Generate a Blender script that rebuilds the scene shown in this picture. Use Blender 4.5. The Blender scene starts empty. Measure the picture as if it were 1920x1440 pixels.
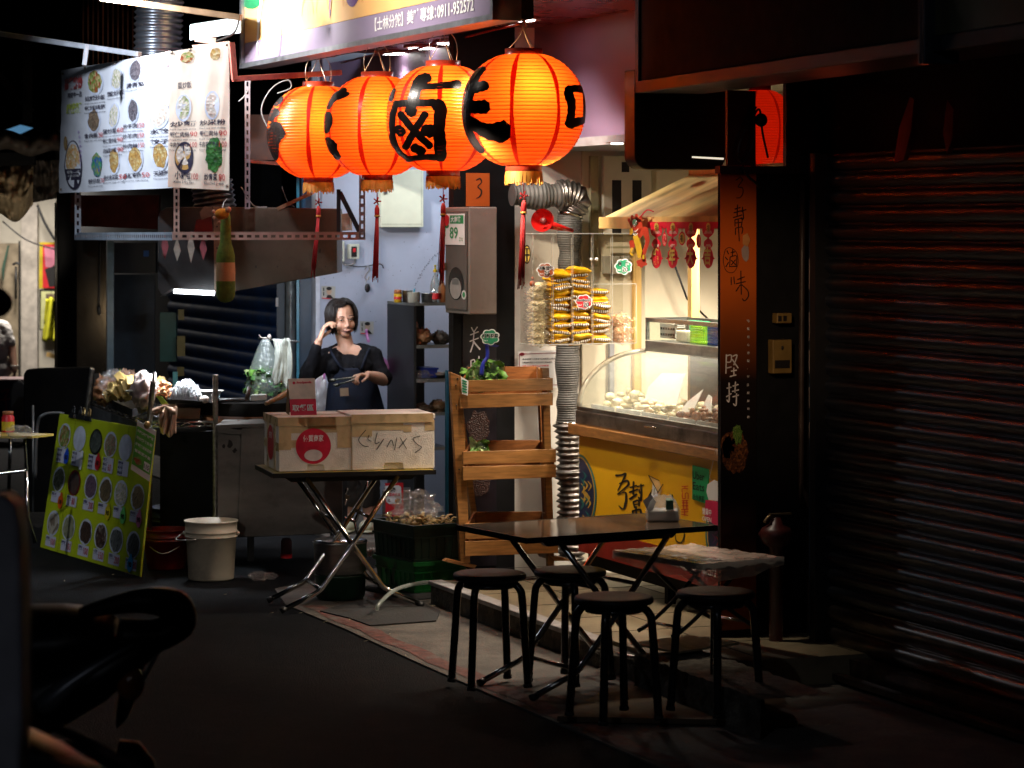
import bpy,bmesh,math,random
from mathutils import Vector as V,Matrix as Mx,noise
random.seed(11)
sc=bpy.context.scene
COL=sc.collection
PI=math.pi
# ---------------------------------------------------------------- camera
FP=5200.0  # focal length in photo pixels (photo is 1920 wide)
TH=math.atan2(2010,FP)  # street direction against the line of sight
CS,SN=math.cos(TH),math.sin(TH)
CAM=V((0,0,1.9))
RT=V((SN,CS,0));FW=V((-CS,SN,0));UP=V((0,0,1))
cd=bpy.data.cameras.new('camera');cam=bpy.data.objects.new('camera',cd);COL.objects.link(cam)
cam.location=CAM
cam.rotation_euler=(PI/2,0,math.atan2(-FW.x,FW.y))
cd.sensor_width=36;cd.lens=36*FP/1920
cd.shift_y=-300/1920
cd.clip_end=400;cd.clip_start=.05
cd.dof.use_dof=True;cd.dof.focus_distance=13.2;cd.dof.aperture_fstop=5.0
sc.camera=cam
# ---------------------------------------------------------------- world, exposure
w=bpy.data.worlds.new('World');sc.world=w;w.use_nodes=True
bg=w.node_tree.nodes['Background'];bg.inputs[0].default_value=(.22,.32,.6,1);bg.inputs[1].default_value=.0022
sc.view_settings.view_transform='Standard';sc.view_settings.look='None'
sc.view_settings.exposure=0;sc.view_settings.gamma=1
sc.cycles.max_bounces=8;sc.cycles.transparent_max_bounces=16
sc.cycles.sample_clamp_indirect=4
sc.cycles.caustics_reflective=False;sc.cycles.caustics_refractive=False
def ray(px,py):
    return FW+RT*((px-960)/FP)+UP*(-(py-420)/FP)
def onD(px,py,D):return CAM+ray(px,py)*D
def onX(px,py,X):
    r=ray(px,py);return CAM+r*(X/r.x)
def onY(px,py,Y):
    r=ray(px,py);return CAM+r*(Y/r.y)
def onZ(px,py,Z):
    r=ray(px,py);return CAM+r*((Z-1.9)/r.z)
def depth(p):return(V(p)-CAM).dot(FW)
# ---------------------------------------------------------------- lights
def spot(name,loc,tgt,watt,col,ang=60,blend=.5,r=.05):
    l=bpy.data.lights.new(name,'SPOT');l.energy=watt;l.color=col;l.spot_size=math.radians(ang);l.spot_blend=blend;l.shadow_soft_size=r
    o=bpy.data.objects.new(name,l);COL.objects.link(o);o.location=loc
    o.rotation_euler=(V(tgt)-V(loc)).to_track_quat('-Z','Y').to_euler();return o
def point(name,loc,watt,col,r=.05):
    l=bpy.data.lights.new(name,'POINT');l.energy=watt;l.color=col;l.shadow_soft_size=r
    o=bpy.data.objects.new(name,l);COL.objects.link(o);o.location=loc;return o
def area(name,loc,tgt,watt,col,sx=.5,sy=.2,spread=180):
    l=bpy.data.lights.new(name,'AREA');l.energy=watt;l.color=col;l.shape='RECTANGLE';l.size=sx;l.size_y=sy;l.spread=math.radians(spread)
    o=bpy.data.objects.new(name,l);COL.objects.link(o);o.location=loc
    o.rotation_euler=(V(tgt)-V(loc)).to_track_quat('-Z','Y').to_euler();return o
COOL=(.8,.88,1.0);WARM=(1.0,.80,.55);WARMW=(1.0,.86,.68)
# floodlights on arms above the frame wash the sign's far end and the menu banner
SLX=onY(451,120,4.43).x
spot('sign_floodlight',V((SLX+.9,3.35,3.15)),V((SLX+.8,4.43,3.05)),560,(1,.94,.86),112,1,.06)
spot('sign_floodlight_far',V((SLX+3.2,3.1,3.4)),V((SLX+3.1,4.43,3.2)),230,(1,.90,.80),100,1,.06)
BM=onD(235,200,16.1)
spot('banner_floodlight',BM+V((1.0,-1.2,.9)),BM+V((.45,0,.14)),300,COOL,78,.9,.06)
spot('peach_floodlight',onD(380,-160,13.9),onD(372,170,15.0),110,COOL,46,.9,.06)
# kitchen: tube on the ceiling
area('kitchen_tube',V((-16.6,5.9,2.55)),V((-16.75,5.8,0)),9.5,COOL,1.0,.08,150)
area('face_fill',onD(612,540,16.1),onD(646,615,17.0),2.0,(1,.88,.76),.25,.05,150)  # unseen fill light added below the hood for the woman's face
area('kitchen_fill',onD(540,560,16.6),onD(600,640,17.2),2.5,COOL,.4,.05,120)  # fill light added for the woman and leaf bag, no tube here
# braised food shop
area('shop_lamp',V((-12.3,6.3,2.25)),V((-12.6,6.1,0)),78,WARMW,.5,.3,112)
area('case_lamp',V((-12.1,5.60,1.84)),V((-12.1,5.4,.9)),8.5,WARMW,1.0,.05,120)
spot('shop_front_spot',V((-12.35,4.62,2.78)),V((-13.0,5.5,1.2)),170,WARMW,84,.8,.04)
spot('garland_spot',V((-11.6,4.15,2.25)),V((-11.95,5.2,1.8)),48,WARMW,84,.8,.04)
spot('counter_spot',V((-11.75,4.5,2.55)),V((-11.7,5.3,.65)),185,WARMW,46,.9,.05)
# bright shop far down the street
area('far_shop_lamp',onD(40,300,25.5),onD(40,700,25.5),70,(1,.93,.85),.8,.3,170)
# street lamps: one far down the lane, one behind the photographer
spot('street_lamp',V((-12.5,-3.5,6.0)),V((-15.5,1.6,0)),24,(.60,.75,1.0),46,.9,.15)
spot('street_lamp_behind',V((2.5,1.2,3.6)),V((-10.0,5.5,1.0)),7,(1.0,.88,.76),60,.9,.08)
spot('box_fill',V((-6.5,-.6,3.4)),V((-13.55,4.0,.88)),300,(1.0,.92,.84),15,1.0,.06)  # narrow fill added to brighten the polystyrene boxes
spot('table_spot',V((-10.95,4.7,2.3)),V((-10.95,4.6,.3)),85,WARMW,64,1,.05)
spot('shutter_fill',V((-4.0,.3,4.2)),V((-8.6,5.5,.9)),44,(.75,.85,1.0),52,1,.05)  # cool fill added for the shutter slats
spot('packet_fill',V((-11.7,4.25,2.5)),V((-13.1,5.36,1.66)),75,WARMW,30,1,.04)  # fill light added to brighten the noodle packets from the front
area('leaf_fill',onD(470,590,16.55),onD(505,700,16.9),1.6,COOL,.2,.05,140)  # small unseen fill added for the hanging leaf bag
spot('rack_spot',V((-12.9,4.0,2.75)),V((-13.35,5.1,.9)),42,WARMW,46,1,.05)
spot('banner_fill',V((-8.9,4.0,2.2)),V((-10.81,5.2,1.45)),62,(1.0,.66,.38),32,.9,.05)  # warm fill added to bring out the orange pillar banner
spot('tarp_fill',onD(85,520,18.2),onD(20,350,19.5),14,(1,.88,.68),60,1,.1)  # fill light added to brighten the tan tarpaulin
spot('menu_fill',V((-19.5,1.5,3.8)),V((-14.8,2.8,.4)),55,(.75,.86,1.0),60,.8,.1)  # cool fill added towards the menu board
spot('post_fill',V((1.0,-1.2,2.6)),onD(-30,1250,4.6),34,(.8,.86,1.0),9,1,.1)  # narrow fill added for the grey post in the foreground
spot('board_fill',V((-10.5,-.5,3.2)),V((-15.3,2.7,.45)),360,(.9,.95,1.0),17,1,.1)  # second fill added to brighten the menu board
# ---------------------------------------------------------------- materials
MC={}
def mt(name,col,rough=.6,metal=0.0,var=.18,sc_=14,bump=.0,bsc=60,emit=None,es=0.0,trans=0.0,alpha=1.0,stretch=None,coat=0.0,dirt=0.0,dirtcol=(.02,.016,.012),spec=.5,sub=0):
    if name in MC:return MC[name]
    m=bpy.data.materials.new(name);m.use_nodes=True;nt=m.node_tree;N=nt.nodes;L=nt.links
    p=N['Principled BSDF']
    tc=N.new('ShaderNodeTexCoord');mp=N.new('ShaderNodeMapping');L.new(tc.outputs['Object'],mp.inputs[0])
    if stretch:mp.inputs['Scale'].default_value=stretch
    nz=N.new('ShaderNodeTexNoise');nz.inputs['Scale'].default_value=sc_;nz.inputs['Detail'].default_value=6;L.new(mp.outputs[0],nz.inputs['Vector'])
    rp=N.new('ShaderNodeValToRGB');e=rp.color_ramp.elements
    e[0].position=.32;e[1].position=.68
    e[0].color=(*[c*(1-var)for c in col],1);e[1].color=(*[min(1,c*(1+var))for c in col],1)
    L.new(nz.outputs['Fac'],rp.inputs[0]);out=rp.outputs[0]
    if dirt>0:
        n2=N.new('ShaderNodeTexNoise');n2.inputs['Scale'].default_value=5.5;n2.inputs['Detail'].default_value=9;n2.inputs['Roughness'].default_value=.72;L.new(tc.outputs['Object'],n2.inputs['Vector'])
        r2=N.new('ShaderNodeValToRGB');r2.color_ramp.elements[0].position=.5;r2.color_ramp.elements[1].position=.66
        r2.color_ramp.elements[0].color=(0,0,0,1);r2.color_ramp.elements[1].color=(dirt,dirt,dirt,1);L.new(n2.outputs['Fac'],r2.inputs[0])
        mx=N.new('ShaderNodeMixRGB');L.new(r2.outputs[0],mx.inputs[0]);L.new(out,mx.inputs[1]);mx.inputs[2].default_value=(*dirtcol,1);out=mx.outputs[0]
    L.new(out,p.inputs['Base Color'])
    p.inputs['Metallic'].default_value=metal
    p.inputs['Specular IOR Level'].default_value=spec
    mr=N.new('ShaderNodeMapRange');mr.inputs['To Min'].default_value=max(.02,rough*.8);mr.inputs['To Max'].default_value=min(1,rough*1.2);L.new(nz.outputs['Fac'],mr.inputs[0]);L.new(mr.outputs[0],p.inputs['Roughness'])
    if coat:p.inputs['Coat Weight'].default_value=coat;p.inputs['Coat Roughness'].default_value=.15
    if bump:
        nb=N.new('ShaderNodeTexNoise');nb.inputs['Scale'].default_value=bsc;nb.inputs['Detail'].default_value=5;L.new(mp.outputs[0],nb.inputs['Vector'])
        b=N.new('ShaderNodeBump');b.inputs['Strength'].default_value=bump;b.inputs['Distance'].default_value=.01;L.new(nb.outputs['Fac'],b.inputs['Height']);L.new(b.outputs[0],p.inputs['Normal'])
    if emit:p.inputs['Emission Color'].default_value=(*emit,1);p.inputs['Emission Strength'].default_value=es
    if trans:p.inputs['Transmission Weight'].default_value=trans
    if alpha<1:p.inputs['Alpha'].default_value=alpha
    if sub:p.inputs['Subsurface Weight'].default_value=sub;p.inputs['Subsurface Radius'].default_value=(.02,.008,.004)
    MC[name]=m;return m
def film(name,col=(1,1,1),fac=.25,rough=.08,bump=.0,bsc=20,milky=.0):
    """thin clear sheet: see-through with real gloss"""
    if name in MC:return MC[name]
    m=bpy.data.materials.new(name);m.use_nodes=True;nt=m.node_tree;N=nt.nodes;L=nt.links
    for n in list(N):N.remove(n)
    o=N.new('ShaderNodeOutputMaterial');t=N.new('ShaderNodeBsdfTransparent');t.inputs[0].default_value=(*col,1)
    g=N.new('ShaderNodeBsdfGlossy');g.inputs['Roughness'].default_value=rough
    mx=N.new('ShaderNodeMixShader');fr=N.new('ShaderNodeLayerWeight');pw=N.new('ShaderNodeMath');pw.operation='POWER';pw.inputs[1].default_value=4;L.new(fr.outputs['Facing'],pw.inputs[0])
    ad=N.new('ShaderNodeMath');ad.operation='MULTIPLY_ADD';ad.inputs[1].default_value=.3;ad.inputs[2].default_value=fac;L.new(pw.outputs[0],ad.inputs[0])
    L.new(ad.outputs[0],mx.inputs[0]);L.new(t.outputs[0],mx.inputs[1]);L.new(g.outputs[0],mx.inputs[2]);last=mx.outputs[0]
    if bump:
        nb=N.new('ShaderNodeTexNoise');nb.inputs['Scale'].default_value=bsc;tc=N.new('ShaderNodeTexCoord');L.new(tc.outputs['Object'],nb.inputs['Vector'])
        b=N.new('ShaderNodeBump');b.inputs['Strength'].default_value=bump;b.inputs['Distance'].default_value=.02;L.new(nb.outputs['Fac'],b.inputs['Height']);L.new(b.outputs[0],g.inputs['Normal'])
    if milky:
        d=N.new('ShaderNodeBsdfTranslucent');d.inputs[0].default_value=(*col,1);d2=N.new('ShaderNodeBsdfDiffuse');d2.inputs[0].default_value=(*col,1)
        a2=N.new('ShaderNodeMixShader');L.new(d.outputs[0],a2.inputs[1]);L.new(d2.outputs[0],a2.inputs[2])
        m2=N.new('ShaderNodeMixShader');m2.inputs[0].default_value=milky;L.new(last,m2.inputs[1]);L.new(a2.outputs[0],m2.inputs[2]);last=m2.outputs[0]
    L.new(last,o.inputs[0]);MC[name]=m;return m
def emi(name,col,s):
    if name in MC:return MC[name]
    m=bpy.data.materials.new(name);m.use_nodes=True;N=m.node_tree.nodes;p=N['Principled BSDF']
    p.inputs['Base Color'].default_value=(*col,1);p.inputs['Emission Color'].default_value=(*col,1);p.inputs['Emission Strength'].default_value=s
    MC[name]=m;return m
def food(name,c1,c2,c3,scale=60,rough=.45):
    """mottled food, also used for printed food pictures"""
    if name in MC:return MC[name]
    m=bpy.data.materials.new(name);m.use_nodes=True;nt=m.node_tree;N=nt.nodes;L=nt.links;p=N['Principled BSDF']
    tc=N.new('ShaderNodeTexCoord');vo=N.new('ShaderNodeTexVoronoi');vo.inputs['Scale'].default_value=scale;L.new(tc.outputs['Object'],vo.inputs['Vector'])
    sp=N.new('ShaderNodeSeparateColor');L.new(vo.outputs['Color'],sp.inputs[0])
    rp=N.new('ShaderNodeValToRGB');rp.color_ramp.elements[0].color=(*c1,1);rp.color_ramp.elements[1].color=(*c3,1);x=rp.color_ramp.elements.new(.5);x.color=(*c2,1)
    L.new(sp.outputs[0],rp.inputs[0]);L.new(rp.outputs[0],p.inputs['Base Color']);p.inputs['Roughness'].default_value=rough
    b=N.new('ShaderNodeBump');b.inputs['Strength'].default_value=.4;b.inputs['Distance'].default_value=.01;L.new(vo.outputs['Distance'],b.inputs['Height']);L.new(b.outputs[0],p.inputs['Normal'])
    MC[name]=m;return m
black=mt('black_paint',(.012,.012,.013),.45,bump=.05)
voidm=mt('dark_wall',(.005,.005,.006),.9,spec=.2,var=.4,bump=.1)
ink=mt('black_ink',(.012,.01,.01),.5,var=.05)
whitep=mt('white_print',(.82,.82,.82),.5,var=.03)
redp=mt('red_print',(.62,.02,.03),.45,var=.08)
steel=mt('brushed_steel',(.42,.41,.40),.34,1.0,var=.25,sc_=5,bump=.05,stretch=(1,1,8),dirt=.35)
dsteel=mt('grimy_steel',(.30,.28,.26),.42,1.0,var=.35,sc_=4,bump=.08,stretch=(1,1,5),dirt=.6)
chrome=mt('chrome_tube',(.55,.52,.48),.16,1.0,var=.12,sc_=30)
wood=mt('orange_varnished_pine',(.29,.13,.038),.38,var=.3,sc_=9,bump=.06,stretch=(1.5,1,9),coat=.3)
pine=mt('pale_pine',(.62,.40,.14),.5,var=.25,sc_=10,bump=.06,stretch=(1,1,.12))
asphalt=mt('asphalt',(.008,.0085,.010),.8,var=.8,sc_=55,bump=1,bsc=160,spec=.1,dirt=.8,dirtcol=(.014,.014,.016))
concrete=mt('pavement_concrete',(.11,.095,.08),.8,var=.3,sc_=9,bump=.5,bsc=70,dirt=.6,dirtcol=(.05,.04,.035))
cream=mt('cream_wall_paint',(.66,.60,.46),.55,var=.06,sc_=3,bump=.03,dirt=.06,dirtcol=(.35,.3,.22))
whitewall=mt('white_wall_paint',(.70,.66,.60),.6,var=.07,sc_=3,bump=.05,dirt=.2,dirtcol=(.4,.35,.3))
bluewall=mt('pale_blue_wall_paint',(.41,.45,.56),.5,var=.1,sc_=2.2,bump=.03,dirt=.2,dirtcol=(.3,.32,.4))
skin=mt('skin',(.52,.29,.20),.5,var=.12,sc_=20,bump=.05,bsc=120,sub=.15)
# ---------------------------------------------------------------- mesh builder
FRAME={}  # object -> world matrix it was made with
TXT={}
def textgeo(body,bold):
    k=(body,bold)
    if k in TXT:return TXT[k]
    c=bpy.data.curves.new('t','FONT');c.body=body;c.size=1;c.resolution_u=2;c.offset=bold
    o=bpy.data.objects.new('t',c);m=o.to_mesh()
    vs=[v.co.copy()for v in m.vertices];fs=[tuple(p.vertices)for p in m.polygons]
    o.to_mesh_clear();bpy.data.objects.remove(o);bpy.data.curves.remove(c)
    if vs:
        x0=min(v.x for v in vs);x1=max(v.x for v in vs);y0=min(v.y for v in vs);y1=max(v.y for v in vs)
    else:x0=y0=0;x1=y1=1
    TXT[k]=(vs,fs,x0,x1,y0,y1);return TXT[k]
class MB:
    def __init__(s,*mats):
        s.v=[];s.f=[];s.fm=[];s.fs=[];s.mats=list(mats);s.mi=0;s.warp=None;s.sm=False
    def use(s,m):
        if m not in s.mats:s.mats.append(m)
        s.mi=s.mats.index(m);return s
    def add(s,vs,fs,smooth=None):
        n=len(s.v)
        if s.warp:vs=[s.warp(v[0],v[1],v[2]if len(v)>2 else 0)for v in vs]
        s.v+=[V(v)for v in vs]
        for f in fs:
            s.f.append([i+n for i in f]);s.fm.append(s.mi);s.fs.append(s.sm if smooth is None else smooth)
        return s
    def hexa(s,p):
        """8 points: bottom loop 0-3, top loop 4-7"""
        return s.add(p,[(3,2,1,0),(4,5,6,7),(0,1,5,4),(1,2,6,5),(2,3,7,6),(3,0,4,7)],False)
    def box(s,a,b):
        x0,y0,z0=a;x1,y1,z1=b
        return s.hexa([(x0,y0,z0),(x1,y0,z0),(x1,y1,z0),(x0,y1,z0),(x0,y0,z1),(x1,y0,z1),(x1,y1,z1),(x0,y1,z1)])
    def slab(s,pts,th):
        """flat polygon thickened by the vector th"""
        th=V(th);n=len(pts);P=[V(p)for p in pts]
        return s.add(P+[p+th for p in P],[tuple(range(n))[::-1],tuple(range(n,2*n))]+[(i,(i+1)%n,(i+1)%n+n,i+n)for i in range(n)],False)
    def beam(s,a,b,w,h,up=(0,0,1)):
        a=V(a);b=V(b);d=(b-a).normalized();u=V(up)
        if abs(d.dot(u))>.98:u=V((0,1,0))
        r=d.cross(u).normalized();u=r.cross(d).normalized();r=r*w/2;u=u*h/2
        return s.hexa([a-r-u,a+r-u,b+r-u,b-r-u,a-r+u,a+r+u,b+r+u,b-r+u])
    def tube(s,pts,r,n=8,rings=True):
        P=[V(p)for p in pts];rr=r if isinstance(r,(list,tuple))else[r]*len(P)
        vs=[];fs=[];t0=(P[1]-P[0]).normalized();a=t0.orthogonal().normalized()
        for i,p in enumerate(P):
            t=(P[min(i+1,len(P)-1)]-P[max(i-1,0)]).normalized()
            a=(a-t*a.dot(t)).normalized();b=t.cross(a)
            for k in range(n):
                q=2*PI*k/n;vs.append(p+(a*math.cos(q)+b*math.sin(q))*rr[i])
        for i in range(len(P)-1):
            for k in range(n):fs.append((i*n+k,i*n+(k+1)%n,(i+1)*n+(k+1)%n,(i+1)*n+k))
        m=(len(P)-1)*n
        s.add(vs,fs,True);n0=len(s.v)-len(vs)
        s.f.append([n0+k for k in range(n)][::-1]);s.fm.append(s.mi);s.fs.append(False)
        s.f.append([n0+m+k for k in range(n)]);s.fm.append(s.mi);s.fs.append(False);return s
    def lathe(s,prof,c,n=24,ax=None,smooth=True,cap=True):
        c=V(c);z=V(ax).normalized()if ax else V((0,0,1));x=z.orthogonal().normalized();y=z.cross(x);vs=[];fs=[]
        for r,h in prof:
            for k in range(n):
                q=2*PI*k/n;vs.append(c+z*h+(x*math.cos(q)+y*math.sin(q))*max(r,1e-4))
        for i in range(len(prof)-1):
            for k in range(n):fs.append((i*n+k,i*n+(k+1)%n,(i+1)*n+(k+1)%n,(i+1)*n+k))
        if cap:fs+=[tuple(range(n))[::-1],tuple((len(prof)-1)*n+k for k in range(n))]
        return s.add(vs,fs,smooth)
    def ball(s,c,r,n=12,m=8,f=None):
        c=V(c);rx,ry,rz=r if isinstance(r,(tuple,list))else(r,r,r);vs=[];fs=[]
        for i in range(m+1):
            a=PI*i/m
            for k in range(n):
                q=2*PI*k/n;d=V((math.sin(a)*math.cos(q),math.sin(a)*math.sin(q),-math.cos(a)));k2=f(d)if f else 1
                vs.append(c+V((d.x*rx,d.y*ry,d.z*rz))*k2)
        for i in range(m):
            for k in range(n):fs.append((i*n+k,i*n+(k+1)%n,(i+1)*n+(k+1)%n,(i+1)*n+k))
        return s.add(vs,fs,True)
    def grid(s,fn,nu,nv,smooth=True):
        vs=[fn(i/nu,j/nv)for j in range(nv+1)for i in range(nu+1)]
        return s.add(vs,[(j*(nu+1)+i,j*(nu+1)+i+1,(j+1)*(nu+1)+i+1,(j+1)*(nu+1)+i)for j in range(nv)for i in range(nu)],smooth)
    # flat printing in warp coordinates
    def rect(s,x0,y0,x1,y1,z=.001,n=1):
        return s.grid(lambda u,v:(x0+(x1-x0)*u,y0+(y1-y0)*v,z),n,n,False)
    def disc(s,cx,cy,rx,ry,z=.001,n=20,wob=0):
        pts=[(cx,cy,z)]
        for k in range(n):
            q=2*PI*k/n;ww=1+wob*(random.random()-.5)*2;pts.append((cx+rx*ww*math.cos(q),cy+ry*ww*math.sin(q),z))
        return s.add(pts,[(0,1+k,1+(k+1)%n)for k in range(n)],False)
    def txt(s,body,x,y,h,w=None,z=.002,bold=.0,vert=False,center=False,cap=None):
        """text with left end x, baseline y, cap height h, optional total width w"""
        if vert:
            for i,ch in enumerate(body):s.txt(ch,x,y-i*h*1.12,h,w,z,bold,cap=.92)
            return s
        vs,fs,x0,x1,y0,y1=textgeo(body,bold)
        cjk=any(ord(c)>0x2e80 for c in body);ch=.92 if cjk else.70
        k=h/ch;kx=k if w is None else w/(x1-x0)
        if center:x=x-(x1-x0)*kx/2
        off=.08 if cjk else 0
        return s.add([((v.x-x0)*kx+x,(v.y+off)*k+y,z)for v in vs],fs,False)
    def stroke(s,pts,ws,z=.001,sub=4):
        """brush stroke: thick polyline in warp coordinates, rounded ends"""
        P=[V((p[0],p[1]))for p in pts];W=ws if isinstance(ws,(list,tuple))else[ws]*len(P)
        Q=[];R=[]
        for i in range(len(P)-1):
            p0=P[max(i-1,0)];p1=P[i];p2=P[i+1];p3=P[min(i+2,len(P)-1)]
            for k in range(sub):
                t=k/sub
                Q.append(.5*((2*p1)+(-p0+p2)*t+(2*p0-5*p1+4*p2-p3)*t*t+(-p0+3*p1-3*p2+p3)*t**3));R.append(W[i]*(1-t)+W[i+1]*t)
        Q.append(P[-1]);R.append(W[-1])
        vs=[];n=len(Q)
        ext=R[0]*.3;d0=(Q[0]-Q[1]).normalized();d1=(Q[-1]-Q[-2]).normalized()
        Q=[Q[0]+d0*ext]+Q+[Q[-1]+d1*R[-1]*.3];R=[R[0]*.5]+R+[R[-1]*.5];n+=2
        C=4
        for i in range(n):
            t=(Q[min(i+1,n-1)]-Q[max(i-1,0)]);t=t.normalized()if t.length>0 else V((1,0));nn=V((-t.y,t.x))
            for c in range(C+1):
                p=Q[i]+nn*R[i]*.5*(2*c/C-1)*(1+.06*math.sin(i*1.7+c));vs.append((p.x,p.y,z))
        return s.add(vs,[(i*(C+1)+c,(i+1)*(C+1)+c,(i+1)*(C+1)+c+1,i*(C+1)+c+1)for i in range(n-1)for c in range(C)],False)
    def build(s,name,mat=None,parent=None,bevel=0,thick=0,smooth=None,sub=0,kind=None):
        me=bpy.data.meshes.new(name)
        if mat and mat not in s.mats:s.mats=[mat]+s.mats;s.fm=[x+1 if len(s.mats)>1 and s.fm and False else x for x in s.fm]
        if parent is not None:inv=FRAME[parent].inverted()
        else:
            xs=[v.x for v in s.v];ys=[v.y for v in s.v];zs=[v.z for v in s.v]
            base=V(((min(xs)+max(xs))/2,(min(ys)+max(ys))/2,min(zs)));inv=Mx.Translation(-base)
        me.from_pydata([inv@v for v in s.v],[],s.f)
        for m in s.mats:me.materials.append(m)
        me.polygons.foreach_set('material_index',s.fm);me.polygons.foreach_set('use_smooth',[bool(x)if smooth is None else smooth for x in s.fs])
        me.update()
        o=bpy.data.objects.new(name,me);COL.objects.link(o)
        if parent is not None:o.parent=parent;FRAME[o]=FRAME[parent]
        else:o.location=base;FRAME[o]=Mx.Translation(base)
        if thick:md=o.modifiers.new('s','SOLIDIFY');md.thickness=thick;md.offset=0
        if bevel:md=o.modifiers.new('b','BEVEL');md.width=bevel;md.segments=2;md.limit_method='ANGLE'
        if sub:md=o.modifiers.new('u','SUBSURF');md.levels=sub;md.render_levels=sub
        if kind:o['kind']=kind
        return o
def B(m):return MB(m)
def tag(o,label,cat,group=None,kind=None):
    o['label']=label;o['category']=cat
    if group:o['group']=group
    if kind:o['kind']=kind
    return o
def thing(name,label,cat,loc=(0,0,0),rz=0,group=None):
    o=bpy.data.objects.new(name,None);COL.objects.link(o);o.empty_display_size=.1
    o.location=loc;o.rotation_euler=(0,0,rz);FRAME[o]=Mx.Translation(V(loc))@Mx.Rotation(rz,4,'Z')
    return tag(o,label,cat,group)
def part(parent,name,mb,label=None,**k):
    o=mb.build(name,parent=parent,**k)
    if label:o['label']=label
    return o
def struct(name,mb,**k):return mb.build(name,kind='structure',**k)
def dup(root,loc,rz=0,label=None,rot=None):
    r=root.copy();COL.objects.link(r);r.location=loc;r.rotation_euler=rot if rot else(0,0,rz)
    if label:r['label']=label
    for ch in[o for o in root.children]:
        c=ch.copy();COL.objects.link(c);c.parent=r
        for g in[o for o in ch.children]:
            d=g.copy();COL.objects.link(d);d.parent=c
    return r
def loc2w(F,*p):return F@V(p)
def frame(o,ex,ey=None):
    """matrix from origin, x direction (horizontal) and z up"""
    ex=V(ex).normalized();ez=V((0,0,1));ey=ez.cross(ex)
    m=Mx.Identity(4)
    for i,a in enumerate((ex,ey,ez)):
        for k in range(3):m[k][i]=a[k]
    for k in range(3):m[k][3]=o[k]
    return m
def wallwarp(o,right,up=(0,0,1),nrm=None):
    o=V(o);r=V(right).normalized();u=V(up).normalized();n=V(nrm).normalized()if nrm else r.cross(u).normalized()
    return lambda x,y,z=0:o+r*x+u*y+n*z
def bez(a,b,c,d,n=12):
    a,b,c,d=V(a),V(b),V(c),V(d)
    return[a*(1-t)**3+b*3*t*(1-t)**2+c*3*t*t*(1-t)+d*t**3 for t in[i/n for i in range(n+1)]]
def smoothpath(pts,k=4):
    P=[V(p)for p in pts];Q=[]
    for i in range(len(P)-1):
        p0=P[max(i-1,0)];p1=P[i];p2=P[i+1];p3=P[min(i+2,len(P)-1)]
        for j in range(k):
            t=j/k;Q.append(.5*((2*p1)+(-p0+p2)*t+(2*p0-5*p1+4*p2-p3)*t*t+(-p0+3*p1-3*p2+p3)*t**3))
    return Q+[P[-1]]
# ================================================================= setting
# ground
g=B(asphalt)
g.grid(lambda u,v:V((-60+75*u,-14+26*v,.004*noise.noise(V((u*60,v*20,0)))-.004)),60,24)
struct('road',g)
g=B(concrete);A0=onZ(485,1123,.0);edge=[(-13.9,4.05),(-13.3,3.93),(-12.4,3.96),(-11.4,3.94),(-10.4,3.96),(-8.6,3.97),(-5,3.95)]
pts=[V((x,y+.015*math.sin(i*3),.004))for i,(x,y)in enumerate(edge)]+[V((-5,5.7,.004)),V((-13.2,5.7,.004)),V((-14.6,4.9,.004))]
g.slab(pts,(0,0,-.05));struct('pavement',g)
g=B(concrete);g.box((-24,5.0,-.03),(-13.62,9.0,.012));struct('kitchen_floor',g)
redline=mt('worn_red_kerb_paint',(.13,.045,.035),.8,var=.5,sc_=20,dirt=1,dirtcol=(.15,.13,.11),bump=.3)
g=B(redline);g.grid(lambda u,v:V((-13.2+4.4*u,3.99+.09*v+.012*math.sin(u*40),.0065)),30,1,False);struct('kerb_line',g)
# step of the shop
tile=mt('dusty_floor_tile',(.22,.175,.105),.45,var=.35,sc_=4,bump=.05,dirt=.5,dirtcol=(.10,.08,.05))
stone=mt('step_edge_stone',(.42,.40,.40),.35,var=.2,sc_=15,dirt=.4)
rough=mt('rough_concrete',(.13,.11,.085),.9,var=.5,sc_=18,bump=.9,bsc=50,dirt=.6)
XS0=onZ(797,1089,.12).x
g=B(rough);g.box((XS0,4.615,-.02),(-10.2,4.68,.098));struct('step_riser',g)
g=B(tile);g.box((XS0+.01,4.68,-.02),(-10.2,7.8,.118))
struct('floor',g)
g=B(stone);g.box((XS0,4.60,.099),(-10.9,4.675,.122));struct('step_edge',g,bevel=.004)
grout=mt('tile_joint',(.05,.04,.03),.9)
g=B(grout)
for i in range(7):g.box((-13.4+.45*i,4.68,.118),(-13.394+.45*i,7.7,.1192))
for i in range(5):g.box((XS0,5.05+.45*i,.118),(-10.3,5.056+.45*i,.1192))
struct('floor_joints',g)
# broken stub of concrete with a plywood sheet lying on it
a=onY(1190,1225,4.52)
g=B(rough)
g.grid(lambda u,v:V((a.x+.0+1.15*u,4.52+.012*noise.noise(V((u*9,v*5,2))),.155*v+(.012*noise.noise(V((u*20,0,1)))if v>.9 else 0))),30,6)
g.grid(lambda u,v:V((a.x+1.15*u,4.52+.3*v,.155+.01*noise.noise(V((u*20,v*9,1))))),30,10)
g.grid(lambda u,v:V((a.x+.012*noise.noise(V((u*9,v*9,5))),4.52+.3*u,.155*v)),10,6)
tag(g.build('concrete_block'),'rough broken concrete block beside the shop step under the small wrapped table','concrete block')
ply=mt('pale_plywood',(.42,.33,.19),.6,var=.25,sc_=6,bump=.1,stretch=(1,6,1),dirt=.3)
g=B(ply);c0=[onZ(1184,1205,.178),onZ(1270,1222,.178),onZ(1385,1205,.178),onZ(1290,1190,.178)]
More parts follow.
